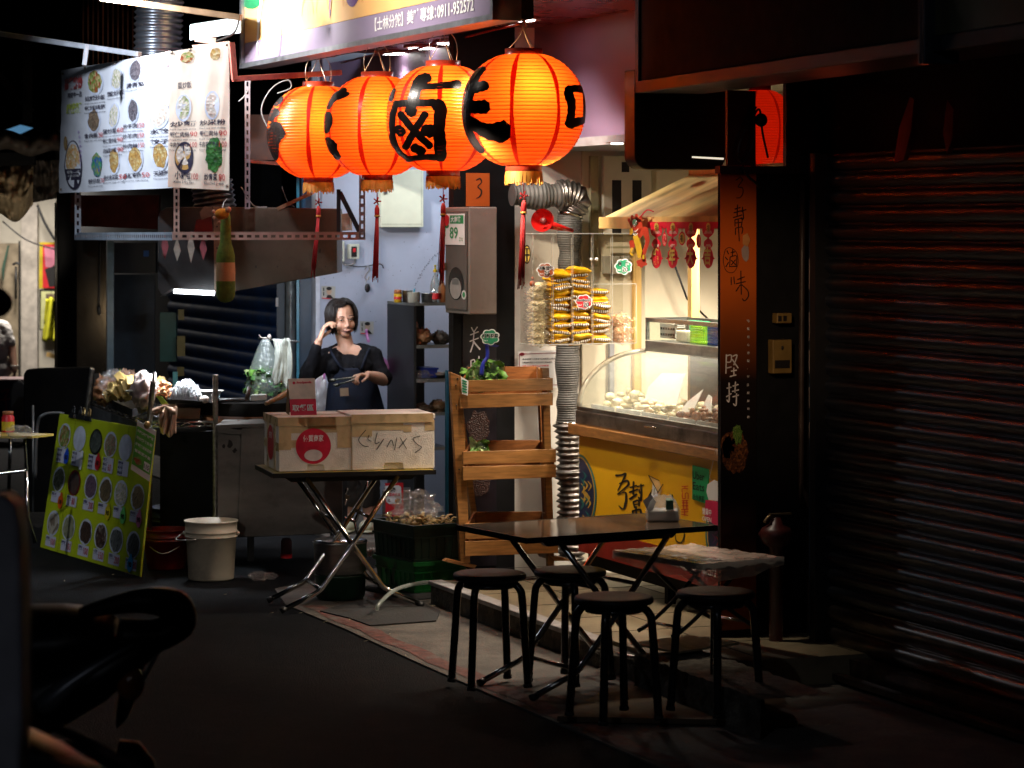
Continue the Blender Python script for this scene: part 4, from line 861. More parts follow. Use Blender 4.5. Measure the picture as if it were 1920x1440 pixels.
layer('pupils',ink,[('d',284,415,7,12),('d',320,355,6,12)],.008)
g=B(pr);g.tube(smoothpath([onY(1200,408,5.1),onY(1213,394,5.1),onY(1226,397,5.12)],4),.003,5);part(T,'string',g)
# wall furniture behind: slotted white cabinet, poster frame
T=thing('wall_cabinet','cream wall cabinet with black slots behind the timber roof','cabinet',onX(1168,400,XA+.01))
g=B(mt('cream_cabinet_paint',(.60,.56,.44),.45,var=.05));boxX(g,1132,1222,zat(440,14.7),zat(292,14.7),XA+.05,.03);part(T,'panel',g,bevel=.003)
g=B(ink)
for a,b_,c_,d_ in((1166,1180,323,304),(1148,1165,437,338),(1186,1203,400,338)):boxX(g,a,b_,zat(c_,14.7),zat(d_,14.7),XA+.053,.004)
part(T,'slot',g)
g=B(mt('olive_trim',(.36,.33,.2),.5));boxX(g,1108,1122,zat(500,14.6),zat(292,14.6),XA+.03,.03);boxX(g,1140,1200,zat(466,14.6),zat(462,14.6),XA+.06,.02);tag(g.build('wall_batten'),'olive coloured batten on the cream wall beside the slotted cabinet','batten')
g=B(mt('grey_relief',(.36,.34,.28),.6));
for a in(1132,1150,1168):boxX(g,a,a+13,zat(514,14.6),zat(480,14.6),XA+.04,.03)
tag(g.build('relief_panel',bevel=.004),'grey relief panel seen through the clear noodle rack','panel')
g=B(mt('grey_conduit',(.30,.31,.33),.4));boxX(g,1144,1152,.9,zat(640,14.6),XA+.03,.03);tag(g.build('conduit'),'grey vertical conduit on the cream wall left of the display case','conduit')
g=B(black);g.tube([onX(1258,478,XA+.1),onX(1288,560,XA+.1),onX(1345,615,XA+.1)],.006,6);tag(g.build('dangling_cable'),'thin black cable slanting down behind the garland','cable')
g=B(whitep);boxX(g,1264,1286,zat(614,14.9),zat(598,14.9),XA+.012,.01);g.use(ink)
for k in range(4):boxX(g,1267,1283,zat(611-3*k,14.9),zat(610.2-3*k,14.9),XA+.014,.001)
tag(g.build('wall_note'),'small printed note on the wall above the glass rack','note')
# ================================================================= noodle rack of clear acrylic
DN=13.75;XN=onD(1090,540,DN).x
sN=DN/FP
T=thing('noodle_rack','clear acrylic five column rack holding noodle packets','display rack',onX(1090,645,XN))
acr=film('clear_acrylic',(.96,.95,.92),.03,.05)
edge_=film('acrylic_edge',(.95,.95,.92),.12,.2,milky=.4)
yl=onX(999,500,XN).y;yr=onX(1193,500,XN).y;zt=onX(1090,438,XN).z;zb_=onX(1090,645,XN).z;zm=onX(1090,533,XN).z
DP=.17
g=B(acr);g.box((XN-.003,yl,zb_),(XN,yr-.0,zt));part(T,'front_sheet',g)
g=B(acr);g.box((XN-DP,yl,zb_),(XN-DP+.003,yr,zt));part(T,'back_sheet',g)
ycol=[onX(p,500,XN).y for p in(999,1037,1074,1111.5,1148,1193)]
g=B(edge_)
for y in ycol[1:5]:g.box((XN-.022,y-.0004,zb_),(XN-.016,y+.0004,zt-.02))
part(T,'divider',g)
g=B(edge_)
for y in ycol[:5]:g.box((XN+.001,y-.0009,zb_),(XN+.003,y+.0009,zt))
for z in(zb_,zt):g.box((XN+.001,yl,z-.002),(XN+.004,yr,z+.002));g.box((XN-DP,yl-.002,z-.002),(XN,yl+.002,z+.002))
g.box((XN+.001,ycol[3],zm-.0015),(XN+.004,yr,zm+.0015));g.box((XN+.001,yr-.003,zb_),(XN+.004,yr,zm));part(T,'edge_strip',g)
g=B(acr);g.box((XN-DP+.004,yl,zb_-.003),(XN-.004,yr,zb_-.001));part(T,'bottom_sheet',g)
g=B(mt('clear_knob',(.8,.8,.8),.1));g.ball(onX(1107,486,XN)+V((.01,0,0)),.007);g.ball(onX(1117,486,XN)+V((.01,0,0)),.009);part(T,'knob',g)
# packets
def packet(m1,m2,m3,bags=False):
    W,H,Dp=.080,.030,.13
    def f(u,v):
        a=2*PI*v;x=(u-.5);k=max(0,1-(abs(x)*2)**4)**.5;crimp=1 if abs(x)<.46 else.5
        yy=math.cos(a)*Dp/2*(.75+.25*k);zz=math.sin(a)*H/2*k
        n_=noise.noise(V((u*7,v*6,random.random()*.02)))*.004
        return V((yy+n_,x*W,zz+n_+(.002*math.sin(u*60)if crimp<1 else 0)))
    g=B(m1);g.grid(f,16,14)
    # front face print: stripes that show on the long side
    o=g.build('noodle_packet',bevel=0);return o,f
yw=mt('yellow_foil',(.92,.52,.015),.28,.1,var=.15,bump=.25,bsc=30);br=mt('brown_foil',(.12,.035,.015),.3,.2);wf=mt('white_foil_print',(.8,.75,.68),.3)
clear=mt('dry_noodles_pale',(.80,.68,.42),.5,var=.2,sc_=60);pink=mt('dry_noodles_pink',(.90,.48,.28),.5,var=.25,sc_=60)
bagm=film('packet_film',(1,1,1),.03,.15,.7,40,milky=.04)
protos={}
def mkpack(kind):
    sd=len(protos)*3.1;W,H,Dp=.106,.045,.135
    base=V((0,0,0))
    def f(u,v,off=0,ss=1):
        a=2*PI*v;x=(u-.5);k=max(.03,1-(abs(x)*2)**3.5)**.6
        n_=noise.noise(V((u*5+sd,v*5,sd)))*.005
        return V((math.cos(a)*(Dp/2+off)*(.8+.2*k),x*W*ss,math.sin(a)*(H/2+off)*k+n_))
    t=bpy.data.objects.new('noodle_packet',None);COL.objects.link(t);FRAME[t]=Mx.Identity(4)
    if kind<3:
        g=B(yw);g.grid(lambda u,v:f(u,v),18,16);part(t,'wrapper',g)
        g=B(br);g.grid(lambda u,v:f(.05+.9*u,-.06+.12*v,.0012),16,3);part(t,'brown_band',g)
        g=B(wf)
        for i in range(8):
            u0=.05+i*.113+random.uniform(-.01,.01);g.grid(lambda u,v:f(u0+.062*u,-.04+.08*v,.0022),1,3)
        part(t,'white_lettering',g)
    else:
        g=B(clear if kind==3 else pink)
        def noodle():
            for q in range(34):
                p0=V((random.uniform(.0,.055),random.uniform(-.034,.034),random.uniform(-.013,.013)));pts=[p0]
                for k in range(5):pts.append(pts[-1]+V((random.uniform(-.008,.008),random.uniform(-.014,.014),random.uniform(-.007,.007))))
                g.tube(pts,.0016 if kind==3 else.0022,4)
            g.ball((0,0,0),(.05,.034,.014),10,6)
        noodle();part(t,'noodles',g)
        g=B(bagm);g.grid(lambda u,v:f(u,v,.002,1.08),14,12);part(t,'wrapper',g)
    protos[kind]=t;return t
names=['','second','third','fourth']
for ci in range(5):
    kind=[3,0,1,2,4][ci];n=[14,14,14,11,7][ci];top=[530,508,503,545,592][ci]
    p=mkpack(kind);ztop=onX(1090,top,XN-.06).z;z0=zb_+.014;dz=(ztop-z0-.012)/(n-1)
    yc=(ycol[ci]+ycol[ci+1])/2+(.006 if ci==0 else 0)
    lab=['pale clear bagged noodle packet in the first rack column','yellow striped noodle packet stacked in the second rack column','yellow striped noodle packet stacked in the tallest middle column','yellow striped noodle packet stacked in the fourth rack column','pinkish noodle bag in the fifth, rightmost rack column'][ci]
    for k in range(n):
        rot=(random.uniform(-.16,.16),random.uniform(-.15,.15),random.uniform(-.16,.16)+(PI if k%4==1 and ci in(1,2,3)else 0))
        loc=V((XN-.078+random.uniform(-.012,.010),yc+random.uniform(-.004,.004),z0+dz*k))
        o=p if k==0 else dup(p,loc,0,rot=rot)
        if k==0:o.location=loc;o.rotation_euler=rot;tag(o,lab,'noodle packet',lab.replace('packet','packets').replace('bag in','bags in').replace('bagged noodle','bagged noodle'))
        if ci!=0:pass
    if ci==0:
        for o in list(bpy.data.objects):
            pass
# price clouds
def cloud(name,lab,cols,px,py,w_,h_,X,lines,two=False):
    t=thing('price_tag',lab,'price tag',onX(px,py+h_/2,X),0)
    def oval(mb,k,off):
        c_=onX(px,py,X);s=depth(c_)/FP;mb.warp=wallwarp((X+off,c_.y,c_.z),(0,1,0));vs=[(0,0,0)]
        n=64;W_=w_*s/2*k/.985;H_=h_*s/2*k
        for i in range(n):
            q=2*PI*i/n;r=.90+.18*abs(math.sin(q*3.5+.3));vs.append((W_*r*math.cos(q),H_*r*math.sin(q)*1.02,0))
        mb.add(vs,[(0,1+i,1+(i+1)%n)for i in range(n)],False);mb.warp=None
    g=B(whitep);oval(g,1.0,0);oval(g,1.0,-.002);part(t,'card',g)
    g=B(cols);oval(g,.88,.0012);part(t,'colour_field',g)
    c_=onX(px,py,X);s=depth(c_)/FP;g=B(whitep);o2=B(ink)
    for mb,dz,b_ in((g,.0018,.10),(o2,.0026,.02)):
        mb.warp=wallwarp((X,c_.y,c_.z),(0,1,0))
        for tx,x_,y_,hh,ww in lines:mb.txt(tx,x_*s-(.0006 if b_>.03 else 0),y_*s,hh*s,w=ww*s*(1.03 if b_>.03 else 1),z=dz,bold=b_)
    g.txt('加價 元',-w_*.36*s,-h_*.28*s,3.2*s,w=w_*.22*s,z=.002,bold=.02)
    part(t,'white_outline',g);part(t,'lettering',o2);return t
rb=mt('rust_brown_print',(.36,.09,.035),.4);gp2=mt('deep_green_print',(.02,.25,.12),.4);rp2=mt('tag_red_print',(.62,.02,.03),.4)
cloud('a','rust brown cloud shaped price tag reading 25 on the noodle rack',rb,1023,507,34,27,XN+.012,[('丐幫拉麵',-15,1,7,30),('25',-3,-9,8,11)])
cloud('b','red cloud shaped price tag reading 20 in the middle of the noodle rack',rp2,1095,566,33,26,XN+.012,[('BomBom麵',-14,1,6,29),('20',-2,-9,8,12)])
cloud('c','green cloud shaped price tag reading 20 at the top right of the noodle rack',gp2,1169,500,34,28,XN+.012,[('意',-11,2,7,7),('麵',4,2,7,7),('20',-3,-9,8,12)])
# oval badge and little ornament on the left side of the rack
t=thing('oval_badge','dark and yellow oval badge on the wall at the left of the noodle rack','badge',onX(988,475,XN-.1));g=B(ink);g.warp=lambda x,y,z=0:onX(x,y,XN-.10+z);g.disc(988,477,7,18,0,24);g.use(mt('badge_yellow',(.5,.33,.06),.4));g.disc(988,477,5.5,15,.001,24);g.use(ink);g.stroke([(985,466),(991,466)],2,.002);g.stroke([(988,466),(988,490)],3,.002);g.stroke([(984,478),(992,478)],3,.002);part(t,'disc',g)
g=B(mt('rusty_knot',(.3,.07,.02),.6));g.ball(onX(998,532,XN-.05),(.01,.015,.015),8,6);g.ball(onX(999,522,XN-.05),(.006,.008,.01),8,6);tag(g.build('knot_ornament'),'tiny rusty red knot ornament hanging beside the noodle rack','ornament')
# ---- red megaphone
T=thing('megaphone','bright red megaphone lying on top of the clear noodle rack','megaphone',onX(1040,437,XN-.06))
mr=mt('megaphone_red',(.50,.010,.008),.3,coat=.5);Xm=XN-.05
a=onX(1017,413,Xm);b_=onX(1078,434,Xm-.09);ax=(b_-a).normalized();L_=(b_-a).length
ax2=(ax+V((-.9,0,0))).normalized()
g=B(mr);g.lathe([(.058,0),(.056,.004),(.045,.03),(.030,.065),(.021,.10),(.019,.125)],a,32,ax2,cap=False);g.lathe([(.054,.002),(.043,.03),(.028,.064),(.006,.075)],a,32,ax2,cap=False);part(T,'horn',g)
g=B(mr);e=a+ax2*.10;f_=onX(1074,433,XN-.15);g.tube([e,e+(f_-e)*.5,f_],[.019,.014,.009],12);g.tube([e+V((.0,.0,-.02)),e+(f_-e)*.6+V((0,0,-.008))],.008,8);part(T,'body',g)
g=B(ink);g.tube(smoothpath([f_,f_+V((0,.01,0)),f_+V((0,.02,.004)),f_+V((0,.032,.003))],3),.004,6);g.ball(f_+V((0,.034,.007)),.006,8,6);part(T,'switch_cord',g)
g=B(mt('horn_throat',(.10,.01,.01),.5));g.lathe([(0,.012),(.016,.012),(.016,.03)],a,16,ax2);part(T,'driver',g)
# ---- flexible duct
T=thing('flexible_duct','silver flexible duct bending down the wall behind the noodle rack','duct',onX(1065,1040,XN-.35))
foil=mt('duct_foil',(.24,.225,.215),.36,.85,var=.5,sc_=12,bump=.9,bsc=25)
gduct=mt('grey_duct_fabric',(.085,.082,.078),.6,.0,var=.3,sc_=14,bump=.4,bsc=30)
XD=XA+.16
def duct(mb,path,r,pitch=.018,amp=.006,n=22,rj=0):
    P=smoothpath(path,10);L_=[0]
    for i in range(1,len(P)):L_.append(L_[-1]+(P[i]-P[i-1]).length)
    tot=L_[-1];N_=int(tot/(pitch/4));pts=[];rr=[]
    for k in range(N_+1):
        s_=tot*k/N_;i=max(j for j in range(len(L_))if L_[j]<=s_+1e-9);i=min(i,len(P)-2);f_=(s_-L_[i])/max(1e-9,L_[i+1]-L_[i]);pts.append(P[i].lerp(P[i+1],f_));rr.append(r+amp*math.sin(2*PI*s_/pitch)+rj*noise.noise(pts[-1]*14))
    mb.tube(pts,rr,n)
Rd=.062
g=B(gduct);duct(g,[onX(960,366,XD),onX(1010,367,XD),onX(1048,366,XD)],Rd,.022,.0035,rj=.02);part(T,'upper_section',g)
g=B(foil);duct(g,[onX(1046,366,XD),onX(1064,366,XD),onX(1082,375,XD),onX(1076,392,XD),onX(1070,402,XD)],Rd+.004,.020,.008,rj=.02);part(T,'crumpled_elbow',g)
g=B(gduct);duct(g,[onX(1068,400,XD),onX(1067,500,XD),onX(1064,640,XD),onX(1066,800,XD)],Rd-.002,.012,.0022,rj=.013);part(T,'grey_section',g)
g=B(foil);duct(g,[onX(1066,795,XD),onX(1068,880,XD),onX(1072,980,XD),onX(1070,1050,XD)],Rd+.006,.030,.010,rj=.022);part(T,'foil_section',g)
g=B(chrome)
for px,py,ax_ in((1019,367,(0,1,0)),(1069,402,(0,.2,1)),(1066,793,(0,0,1))):g.lathe([(Rd+.004,-.008),(Rd+.007,-.008),(Rd+.007,.008),(Rd+.004,.008)],onX(px,py,XD),24,ax_)
part(T,'clamp_ring',g)
# notice sheet
T=thing('notice_sheet','white notice with a dark red border on the white wall behind the rack','notice',onX(1010,727,XA+.02));Xp=XA+.03
g=B(whitep);cs=[onX(x,y,Xp)for x,y in((971,659),(1058,656),(1056,728),(971,724))];g.slab(cs,(.002,0,0));part(T,'sheet',g)
g=B(mt('maroon_print',(.25,.01,.03),.5));g.warp=lambda x,y,z=0:onX(x,y,Xp+.0045)
for st in([(974,664),(1054,661)],[(1053,661),(1052,722)],[(974,664),(974,720)],[(974,720),(1052,722)]):g.stroke(st,1.0,0,2)
g.disc(979,664,5,3.2,.0005,10,.1);g.disc(1049,665,5,2.6,.0005,10);g.warp=None
for i,tx in enumerate(('本店滷味每日新鮮現滷請安心選用','外帶請先選好食材並告知辣度與湯底','加麵另計請見價目表謝謝')):
    g.use(ink if i<2 else redp);pxtext(g,tx,Xp+.003,979,675+i*6.5,3.2,62-i*6,bold=.015)
part(T,'lettering',g)
# ================================================================= wooden vegetable rack
DR=13.85;XR=onD(950,740,DR).x
T=thing('wooden_rack','orange varnished wooden rack of three slanted bins','rack',(XR,onX(950,1050,XR).y,.14))
def Rk(px,py,dx=0):return onX(px,py,XR+dx)
wd2=mt('darker_pine_inside',(.26,.09,.02),.5,var=.3,sc_=9,stretch=(1,1.5,9))
for nm,pts in(('left_stile',[(844,697),(867,706),(882,1056),(864,1056)]),):
    g=B(wood);P4=[Rk(x,y,.012)for x,y in pts];g.slab(P4,(-.03,0,0));part(T,'side_stile',g,bevel=.003)
    g=B(wood);P4=[Rk(x,y,-.29)for x,y in((852,715),(862,715),(905,1040),(893,1040))];g.slab(P4,(-.03,0,0));part(T,'rear_stile',g,bevel=.003)
g=B(wood);g.slab([Rk(x,y,-.012)for x,y in((1016,690),(1030,690),(1040,1066),(1028,1066))],(-.03,0,0));part(T,'side_stile',g,bevel=.003)
g=B(wd2);g.slab([Rk(x,y,-.29)for x,y in((1012,760),(1020,760),(1034,1040),(1024,1040))],(-.03,0,0));part(T,'rear_stile',g,bevel=.003)
for bi,(l,r,y0,y1,y2,back)in enumerate(((863,1037,714,737,766,688),(868,1043,847,872,901,826),(872,1047,982,1012,1043,960))):
    xf=.055-.004*bi
    g=B(wood)
    g.slab([Rk(l,y0,xf),Rk(r,y0-5,xf),Rk(r,y1-5,xf),Rk(l,y1-1,xf)],(-.014,0,0));part(T,'bin_front_board',g,bevel=.002)
    g=B(wood);g.slab([Rk(l,y1+3,xf+.003),Rk(r,y1-1,xf+.003),Rk(r,y2-6,xf+.003),Rk(l,y2,xf+.003)],(-.014,0,0));part(T,'bin_front_board',g,bevel=.002)
    g=B(wd2);g.slab([Rk(l+14,back,-.27),Rk(r-30,back-1,-.27),Rk(r-30,y2-26,-.27),Rk(l+14,y2-20,-.27)],(-.014,0,0));part(T,'bin_back_board',g,bevel=.002)
    for s_,(xa_,xb_)in enumerate(((l+2,l+15),(r-3,r-26))):
        g=B(wood if s_ else wd2);q=[Rk(xa_,y0-(4 if s_ else 0),xf-.015),Rk(xb_,back,-.27),Rk(xb_,y2-24,-.27),Rk(xa_,y2-6,xf-.015)];g.slab(q,(0,.012 if not s_ else-.012,0));part(T,'bin_side_board',g,bevel=.002)
    g=B(wd2);q=[Rk(l+3,y2-8,xf-.016),Rk(r-4,y2-12,xf-.016),Rk(r-28,y2-24,-.27),Rk(l+15,y2-20,-.27)];g.slab(q,(0,0,-.006));part(T,'bin_floor',g)
g=B(wood);g.slab([Rk(831,1052,.03),Rk(838,1047,.03),Rk(895,1060,.0),Rk(890,1066,.0)],(-.03,0,0));part(T,'foot_bar',g,bevel=.003)
g=B(wood);g.slab([Rk(1030,1040,.0),Rk(1060,1046,.0),Rk(1072,1052,.0),Rk(1038,1052,.0)],(-.2,0,0));part(T,'foot_bar',g,bevel=.003)
g=B(ink)
for x,y in((855,722),(856,760),(861,880),(858,710)):g.ball(Rk(x,y,.016),(.004,.004,.004),6,4)
part(T,'screw',g)
# leafy vegetable bags
leaf=mt('leaf_green',(.16,.36,.06),.45,var=.5,sc_=25,bump=.2);leafl=mt('leaf_pale_green',(.45,.60,.24),.45,var=.4,sc_=20)
bagf=film('clear_bag_film',(1,1,1),.02,.12,.8,25,milky=.03)
def vegbag(lab,c,sx,sz,n,seed):
    random.seed(seed);t=thing('vegetable_bag',lab,'vegetable bag',c)
    g=B(leaf)
    for i in range(n):
        g.use(leaf if random.random()<.7 else leafl);p=V(c)+V((random.uniform(-.05,.05),random.uniform(-sx,sx)*.85,random.uniform(.0,sz)*.9));r_=random.uniform(.030,.048)*sx/.05;q=Mx.Rotation(random.uniform(0,6.28),4,V((random.uniform(-1,1),random.uniform(-1,1),random.uniform(-1,1))).normalized())
        g.grid(lambda u,v:p+q.to_3x3()@V(((u-.5)*2*r_*.8*math.sin(PI*(.1+.8*v)),(v-.5)*2.4*r_,.010*math.sin(u*9+v*7)+.012*(u-.5)**2*30*r_)),4,5)
    for i in range(8):a=V(c)+V((random.uniform(-.03,.03),random.uniform(-sx,sx)*.5,0));g.use(leafl);g.tube([a,a+V((random.uniform(-.02,.02),random.uniform(-.02,.02),sz*.6))],.003,5)
    o=part(t,'leaves',g)
    def bf(u,v):
        q=2*PI*u;rr=1+.10*noise.noise(V((math.cos(q)*2,math.sin(q)*2,v*3+seed)));zz=-.005+v*(sz*1.12)
        k=(1 if v<.75 else 1-.25*(v-.75)/.25)
        return V(c)+V((math.cos(q)*.07*rr*k,math.sin(q)*sx*1.12*rr*k,zz+.012*noise.noise(V((q,v*4,3)))))
    g=B(bagf);g.grid(bf,24,10);part(t,'bag',g);return t
zz=Rk(900,735,-.05)
vegbag('large clear bag of leafy greens at the left end of the top bin',Rk(890,726,-.07),.038,.105,34,3)
vegbag('taller clear bag of broad green leaves in the top bin, right of the other bag',Rk(921,724,-.06),.050,.125,40,4)
vegbag('small clear bag of greens in the middle bin',Rk(897,855,-.05),.033,.07,22,5)
random.seed(21)
t=cloud('v','green cloud shaped fresh vegetable tag on a blue clip above the top bin',gp2,919,632,36,28,XR+.01,[('新鮮蔬菜',-16,-1,7.5,32)])
g=B(mt('blue_plastic_clip',(.02,.03,.30),.35));g.tube(smoothpath([onX(912,640,XR-.01),onX(914,668,XR-.01),onX(906,682,XR-.01),onX(903,704,XR-.01)],4),[.010]*9+[.012]*4,8);g.slab([onX(x,y,XR-.004)for x,y in((905,640),(936,648),(932,651),(916,649),(908,646))],(-.006,0,0));part(t,'clip',g)
t=thing('hanging_label','small green and white label hanging on the left corner of the top bin','label',Rk(870,740,.08));g=B(whitep);g.slab([Rk(x,y,.075)for x,y in((864,706),(878,714),(877,742),(866,738))],(.002,0,0));part(t,'card',g);g=B(gp2);g.warp=lambda x,y,z=0:onX(x,y,XR+.079)
for k in range(5):g.stroke([(867,713+k*5),(875,716+k*5)],2.6,0,2)
part(t,'print',g)
# ================================================================= folding tables
def foldtable(name,lab,cpx,zt,topm,edgem,feet_h=0.02,fr=None,size=None):
    """fr: frame matrix at table centre on the ground; local x along the near edge"""
    F=fr;Lx,Ly=size
    t=thing(name,lab,'folding table',F.translation,math.atan2(F[1][0],F[0][0]));FRAME[t]=F.copy()
    g=B(topm);th=.018
    g.hexa([F@V(p)for p in((-Lx/2,-Ly/2,zt-th),(Lx/2,-Ly/2,zt-th),(Lx/2,Ly/2,zt-th),(-Lx/2,Ly/2,zt-th),(-Lx/2,-Ly/2,zt),(Lx/2,-Ly/2,zt),(Lx/2,Ly/2,zt),(-Lx/2,Ly/2,zt))]);part(t,'table_top',g,bevel=.004)
    g=B(edgem);e_=.006
    for a,b_ in(((-Lx/2-e_,-Ly/2-e_),(Lx/2+e_,-Ly/2-.001)),((-Lx/2-e_,Ly/2+.001),(Lx/2+e_,Ly/2+e_)),((-Lx/2-e_,-Ly/2-.001),(-Lx/2-.001,Ly/2+.001)),((Lx/2+.001,-Ly/2-.001),(Lx/2+e_,Ly/2+.001))):
        g.hexa([F@V(p)for p in((a[0],a[1],zt-th-.004),(b_[0],a[1],zt-th-.004),(b_[0],b_[1],zt-th-.004),(a[0],b_[1],zt-th-.004),(a[0],a[1],zt+.001),(b_[0],a[1],zt+.001),(b_[0],b_[1],zt+.001),(a[0],b_[1],zt+.001))])
    part(t,'edge_band',g)
    g=B(black)
    for y in(-Ly*.30,Ly*.30):g.hexa([F@V(p)for p in((-.30,y-.015,zt-.052),(.30,y-.015,zt-.052),(.30,y+.015,zt-.052),(-.30,y+.015,zt-.052),(-.34,y-.015,zt-.024),(.34,y-.015,zt-.024),(.34,y+.015,zt-.024),(-.34,y+.015,zt-.024))])
    part(t,'under_rail',g)
    k=Lx/.86
    def leg(sgn,y,bar):
        P=[(sgn*.245*k,y,zt-.03),(sgn*-.03*k,y,zt*.42),(sgn*-.15*k,y,zt*.20),(sgn*-.165*k,y,zt*.165),(sgn*-.19*k,y,zt*.145),(sgn*-.37*k,y,feet_h)]
        PP=[P[0],P[1],P[2]]+[tuple(V(P[2])*(1-q)**2+V(P[3])*2*q*(1-q)+V(P[4])*q*q)for q in(.33,.66)]+[P[4],P[5]]
        g=B(chrome);g.tube([F@V(p)for p in PP],.0125,10);o=part(t,'leg',g)
        g=B(black);d=(V(P[5])-V(P[4])).normalized();g.tube([F@(V(P[5])-d*.012),F@(V(P[5])+d*.014)],.0155,10);part(o,'rubber_foot',g)
    for sgn,ys in((1,(-Ly*.40,Ly*.36)),(-1,(-Ly*.36,Ly*.40))):
        for y in ys:leg(sgn,y,1)
        g=B(chrome);xx=sgn*-.17*k;g.tube([F@V((xx,ys[0],zt*.165)),F@V((xx,ys[1],zt*.165))],.010,8);xx=sgn*.10*k;g.tube([F@V((xx,ys[0],zt*.66)),F@V((xx,ys[1],zt*.66))],.009,8);part(t,'crossbar',g)
    return t,F
def tframe(Lp,Fp,Rp,z):
    a=onZ(*Lp,z);f_=onZ(*Fp,z);r_=onZ(*Rp,z);ex=(r_-f_);Lx=ex.length;ex.normalize();ey=V((0,0,1)).cross(ex);Ly=abs((a-f_).dot(ey));c=f_+ex*Lx/2+ey*Ly/2
    return frame(V((c.x,c.y,0)),ex),(Lx,Ly)
glosst=mt('glossy_brown_laminate',(.13,.085,.055),.07,var=.3,sc_=5,spec=1.0,dirt=.2,dirtcol=(.2,.15,.1));blackedge=mt('black_edge_band',(.012,.01,.01),.35)
F1_,sz1=tframe((886,983),(989,1009),(1342,985),.66)
foldtable('folding_table','brown glossy folding table with crossed tube legs, in front among the stools',0,.66,glosst,blackedge,fr=F1_,size=sz1)
ytop=mt('dull_yellow_laminate',(.42,.30,.06),.4,var=.3,dirt=.4)
F2_,sz2=tframe((463,872),(513,888),(815,881),.69)
foldtable('folding_table','yellow edged folding table carrying two polystyrene boxes',0,.69,ytop,blackedge,fr=F2_,size=sz2)
# low wrapped table
F3_,sz3=tframe((1175,1030),(1322,1058),(1468,1044),.52)
wrapm=mt('wrapped_table_top',(.55,.42,.34),.28,var=.35,sc_=9,bump=.9,bsc=14,coat=.5)
T=thing('small_table','small low table wrapped in crinkled plastic over the broken block','table',F3_.translation,math.atan2(F3_[1][0],F3_[0][0]));FRAME[T]=F3_.copy()
Lx,Ly=sz3
def wr(u,v):
    x=(-.5+u)*(Lx+.0);y=(-.5+v)*Ly
    return F3_@V((x,y,.52+.004*noise.noise(V((x*25,y*25,1)))+.003*noise.noise(V((x*70,y*70,4)))))
g=B(wrapm);g.grid(wr,40,40);part(T,'table_top',g)
g=B(mt('table_board',(.12,.08,.05),.6));g.hexa([F3_@V(p)for p in((-Lx/2,-Ly/2,.495),(Lx/2,-Ly/2,.495),(Lx/2,Ly/2,.495),(-Lx/2,Ly/2,.495),(-Lx/2,-Ly/2,.512),(Lx/2,-Ly/2,.512),(Lx/2,Ly/2,.512),(-Lx/2,Ly/2,.512))]);part(T,'board',g)
wf_=film('hanging_wrap_film',(1,.93,.86),.25,.22,1.0,30,milky=.38)
g=B(wf_)
def skirt(u,v):
    # left edge then near edge
    if u<.5:q=u*2;x=-Lx/2-.004;y=Ly/2-(Ly)*q;nx,ny=-1,0
    else:q=(u-.5)*2;x=-Lx/2+Lx*q;y=-Ly/2-.004;nx,ny=0,-1
    n_=noise.noise(V((u*18,v*2,5)));d=.035+.075*max(0,math.sin(u*PI))*(.6+.5*noise.noise(V((u*7,0,2))))
    return F3_@V((x+nx*(.012*n_*v+.004),y+ny*(.012*n_*v+.004),.522-v*d))
g.grid(skirt,80,6);part(T,'wrap',g)
for(x0,x1,y)in((-.17,.2,-.13),(.17,-.2,-.11),(-.17,.2,.13),(.17,-.2,.11)):
    g=B(black if True else chrome);g.tube(smoothpath([F3_@V((x0,y,.49)),F3_@V((x1*.1,y,.33)),F3_@V((x1*.8,y,.235)),F3_@V((x1*1.15,y,.205))],4),.009,8);part(T,'leg',g)
g=B(chrome);g.tube([F3_@V((.17,-.13,.235)),F3_@V((.17,.13,.235))],.007,8);g.tube([F3_@V((-.17,-.11,.235)),F3_@V((-.17,.11,.235))],.007,8);part(T,'crossbar',g)
# ---- tissue pack on the front table
T=thing('tissue_pack','clear wrapped pack of white tissues with a green mark on the front table','tissue pack',onZ(1243,976,.662))
c=onZ(1243,976,.662);s=depth(c)/FP;Fq=frame(c,RT)
g=B(mt('tissue_paper',(.62,.60,.56),.8,var=.08));g.hexa([Fq@V(p)for p in((-.065,-.04,0),(.065,-.04,0),(.068,.04,0),(-.065,.04,0),(-.062,-.04,.045),(.063,-.04,.045),(.063,.04,.05),(-.062,.04,.05))]);part(T,'tissue_stack',g,bevel=.006)
g=B(film('tissue_wrap',(1,1,1),.14,.12,.9,18,milky=.22))
def tw(u,v):
    q=2*PI*u;k=[1.06,1.09,1.08,.95,.8,.45][int(v*5)]if True else 1
    sq=1/max(abs(math.cos(q)),abs(math.sin(q)))*.92+.08
    return Fq@V((.066*math.cos(q)*sq*k*(1+.05*noise.noise(V((u*9,v*5,1)))),.043*math.sin(q)*sq*k,.002+.105*v*(1+.12*noise.noise(V((math.cos(q)*2,math.sin(q)*2,v*2))))))
g.grid(tw,36,5);part(T,'wrapper',g)
g=B(mt('dark_green_print',(.03,.13,.05),.4));g.hexa([Fq@V(p)for p in((.010,-.046,.05),(.042,-.048,.05),(.042,-.03,.05),(.010,-.03,.05),(.012,-.040,.088),(.040,-.040,.088),(.04,-.0,.095),(.012,-.0,.095))]);part(T,'green_mark',g)
g=B(whitep);g.slab([Fq@V(p)for p in((-.055,-.035,.02),(-.085,-.03,.085),(-.05,-.02,.11),(-.03,-.02,.08))],FW*.002);part(T,'pulled_tissue',g)
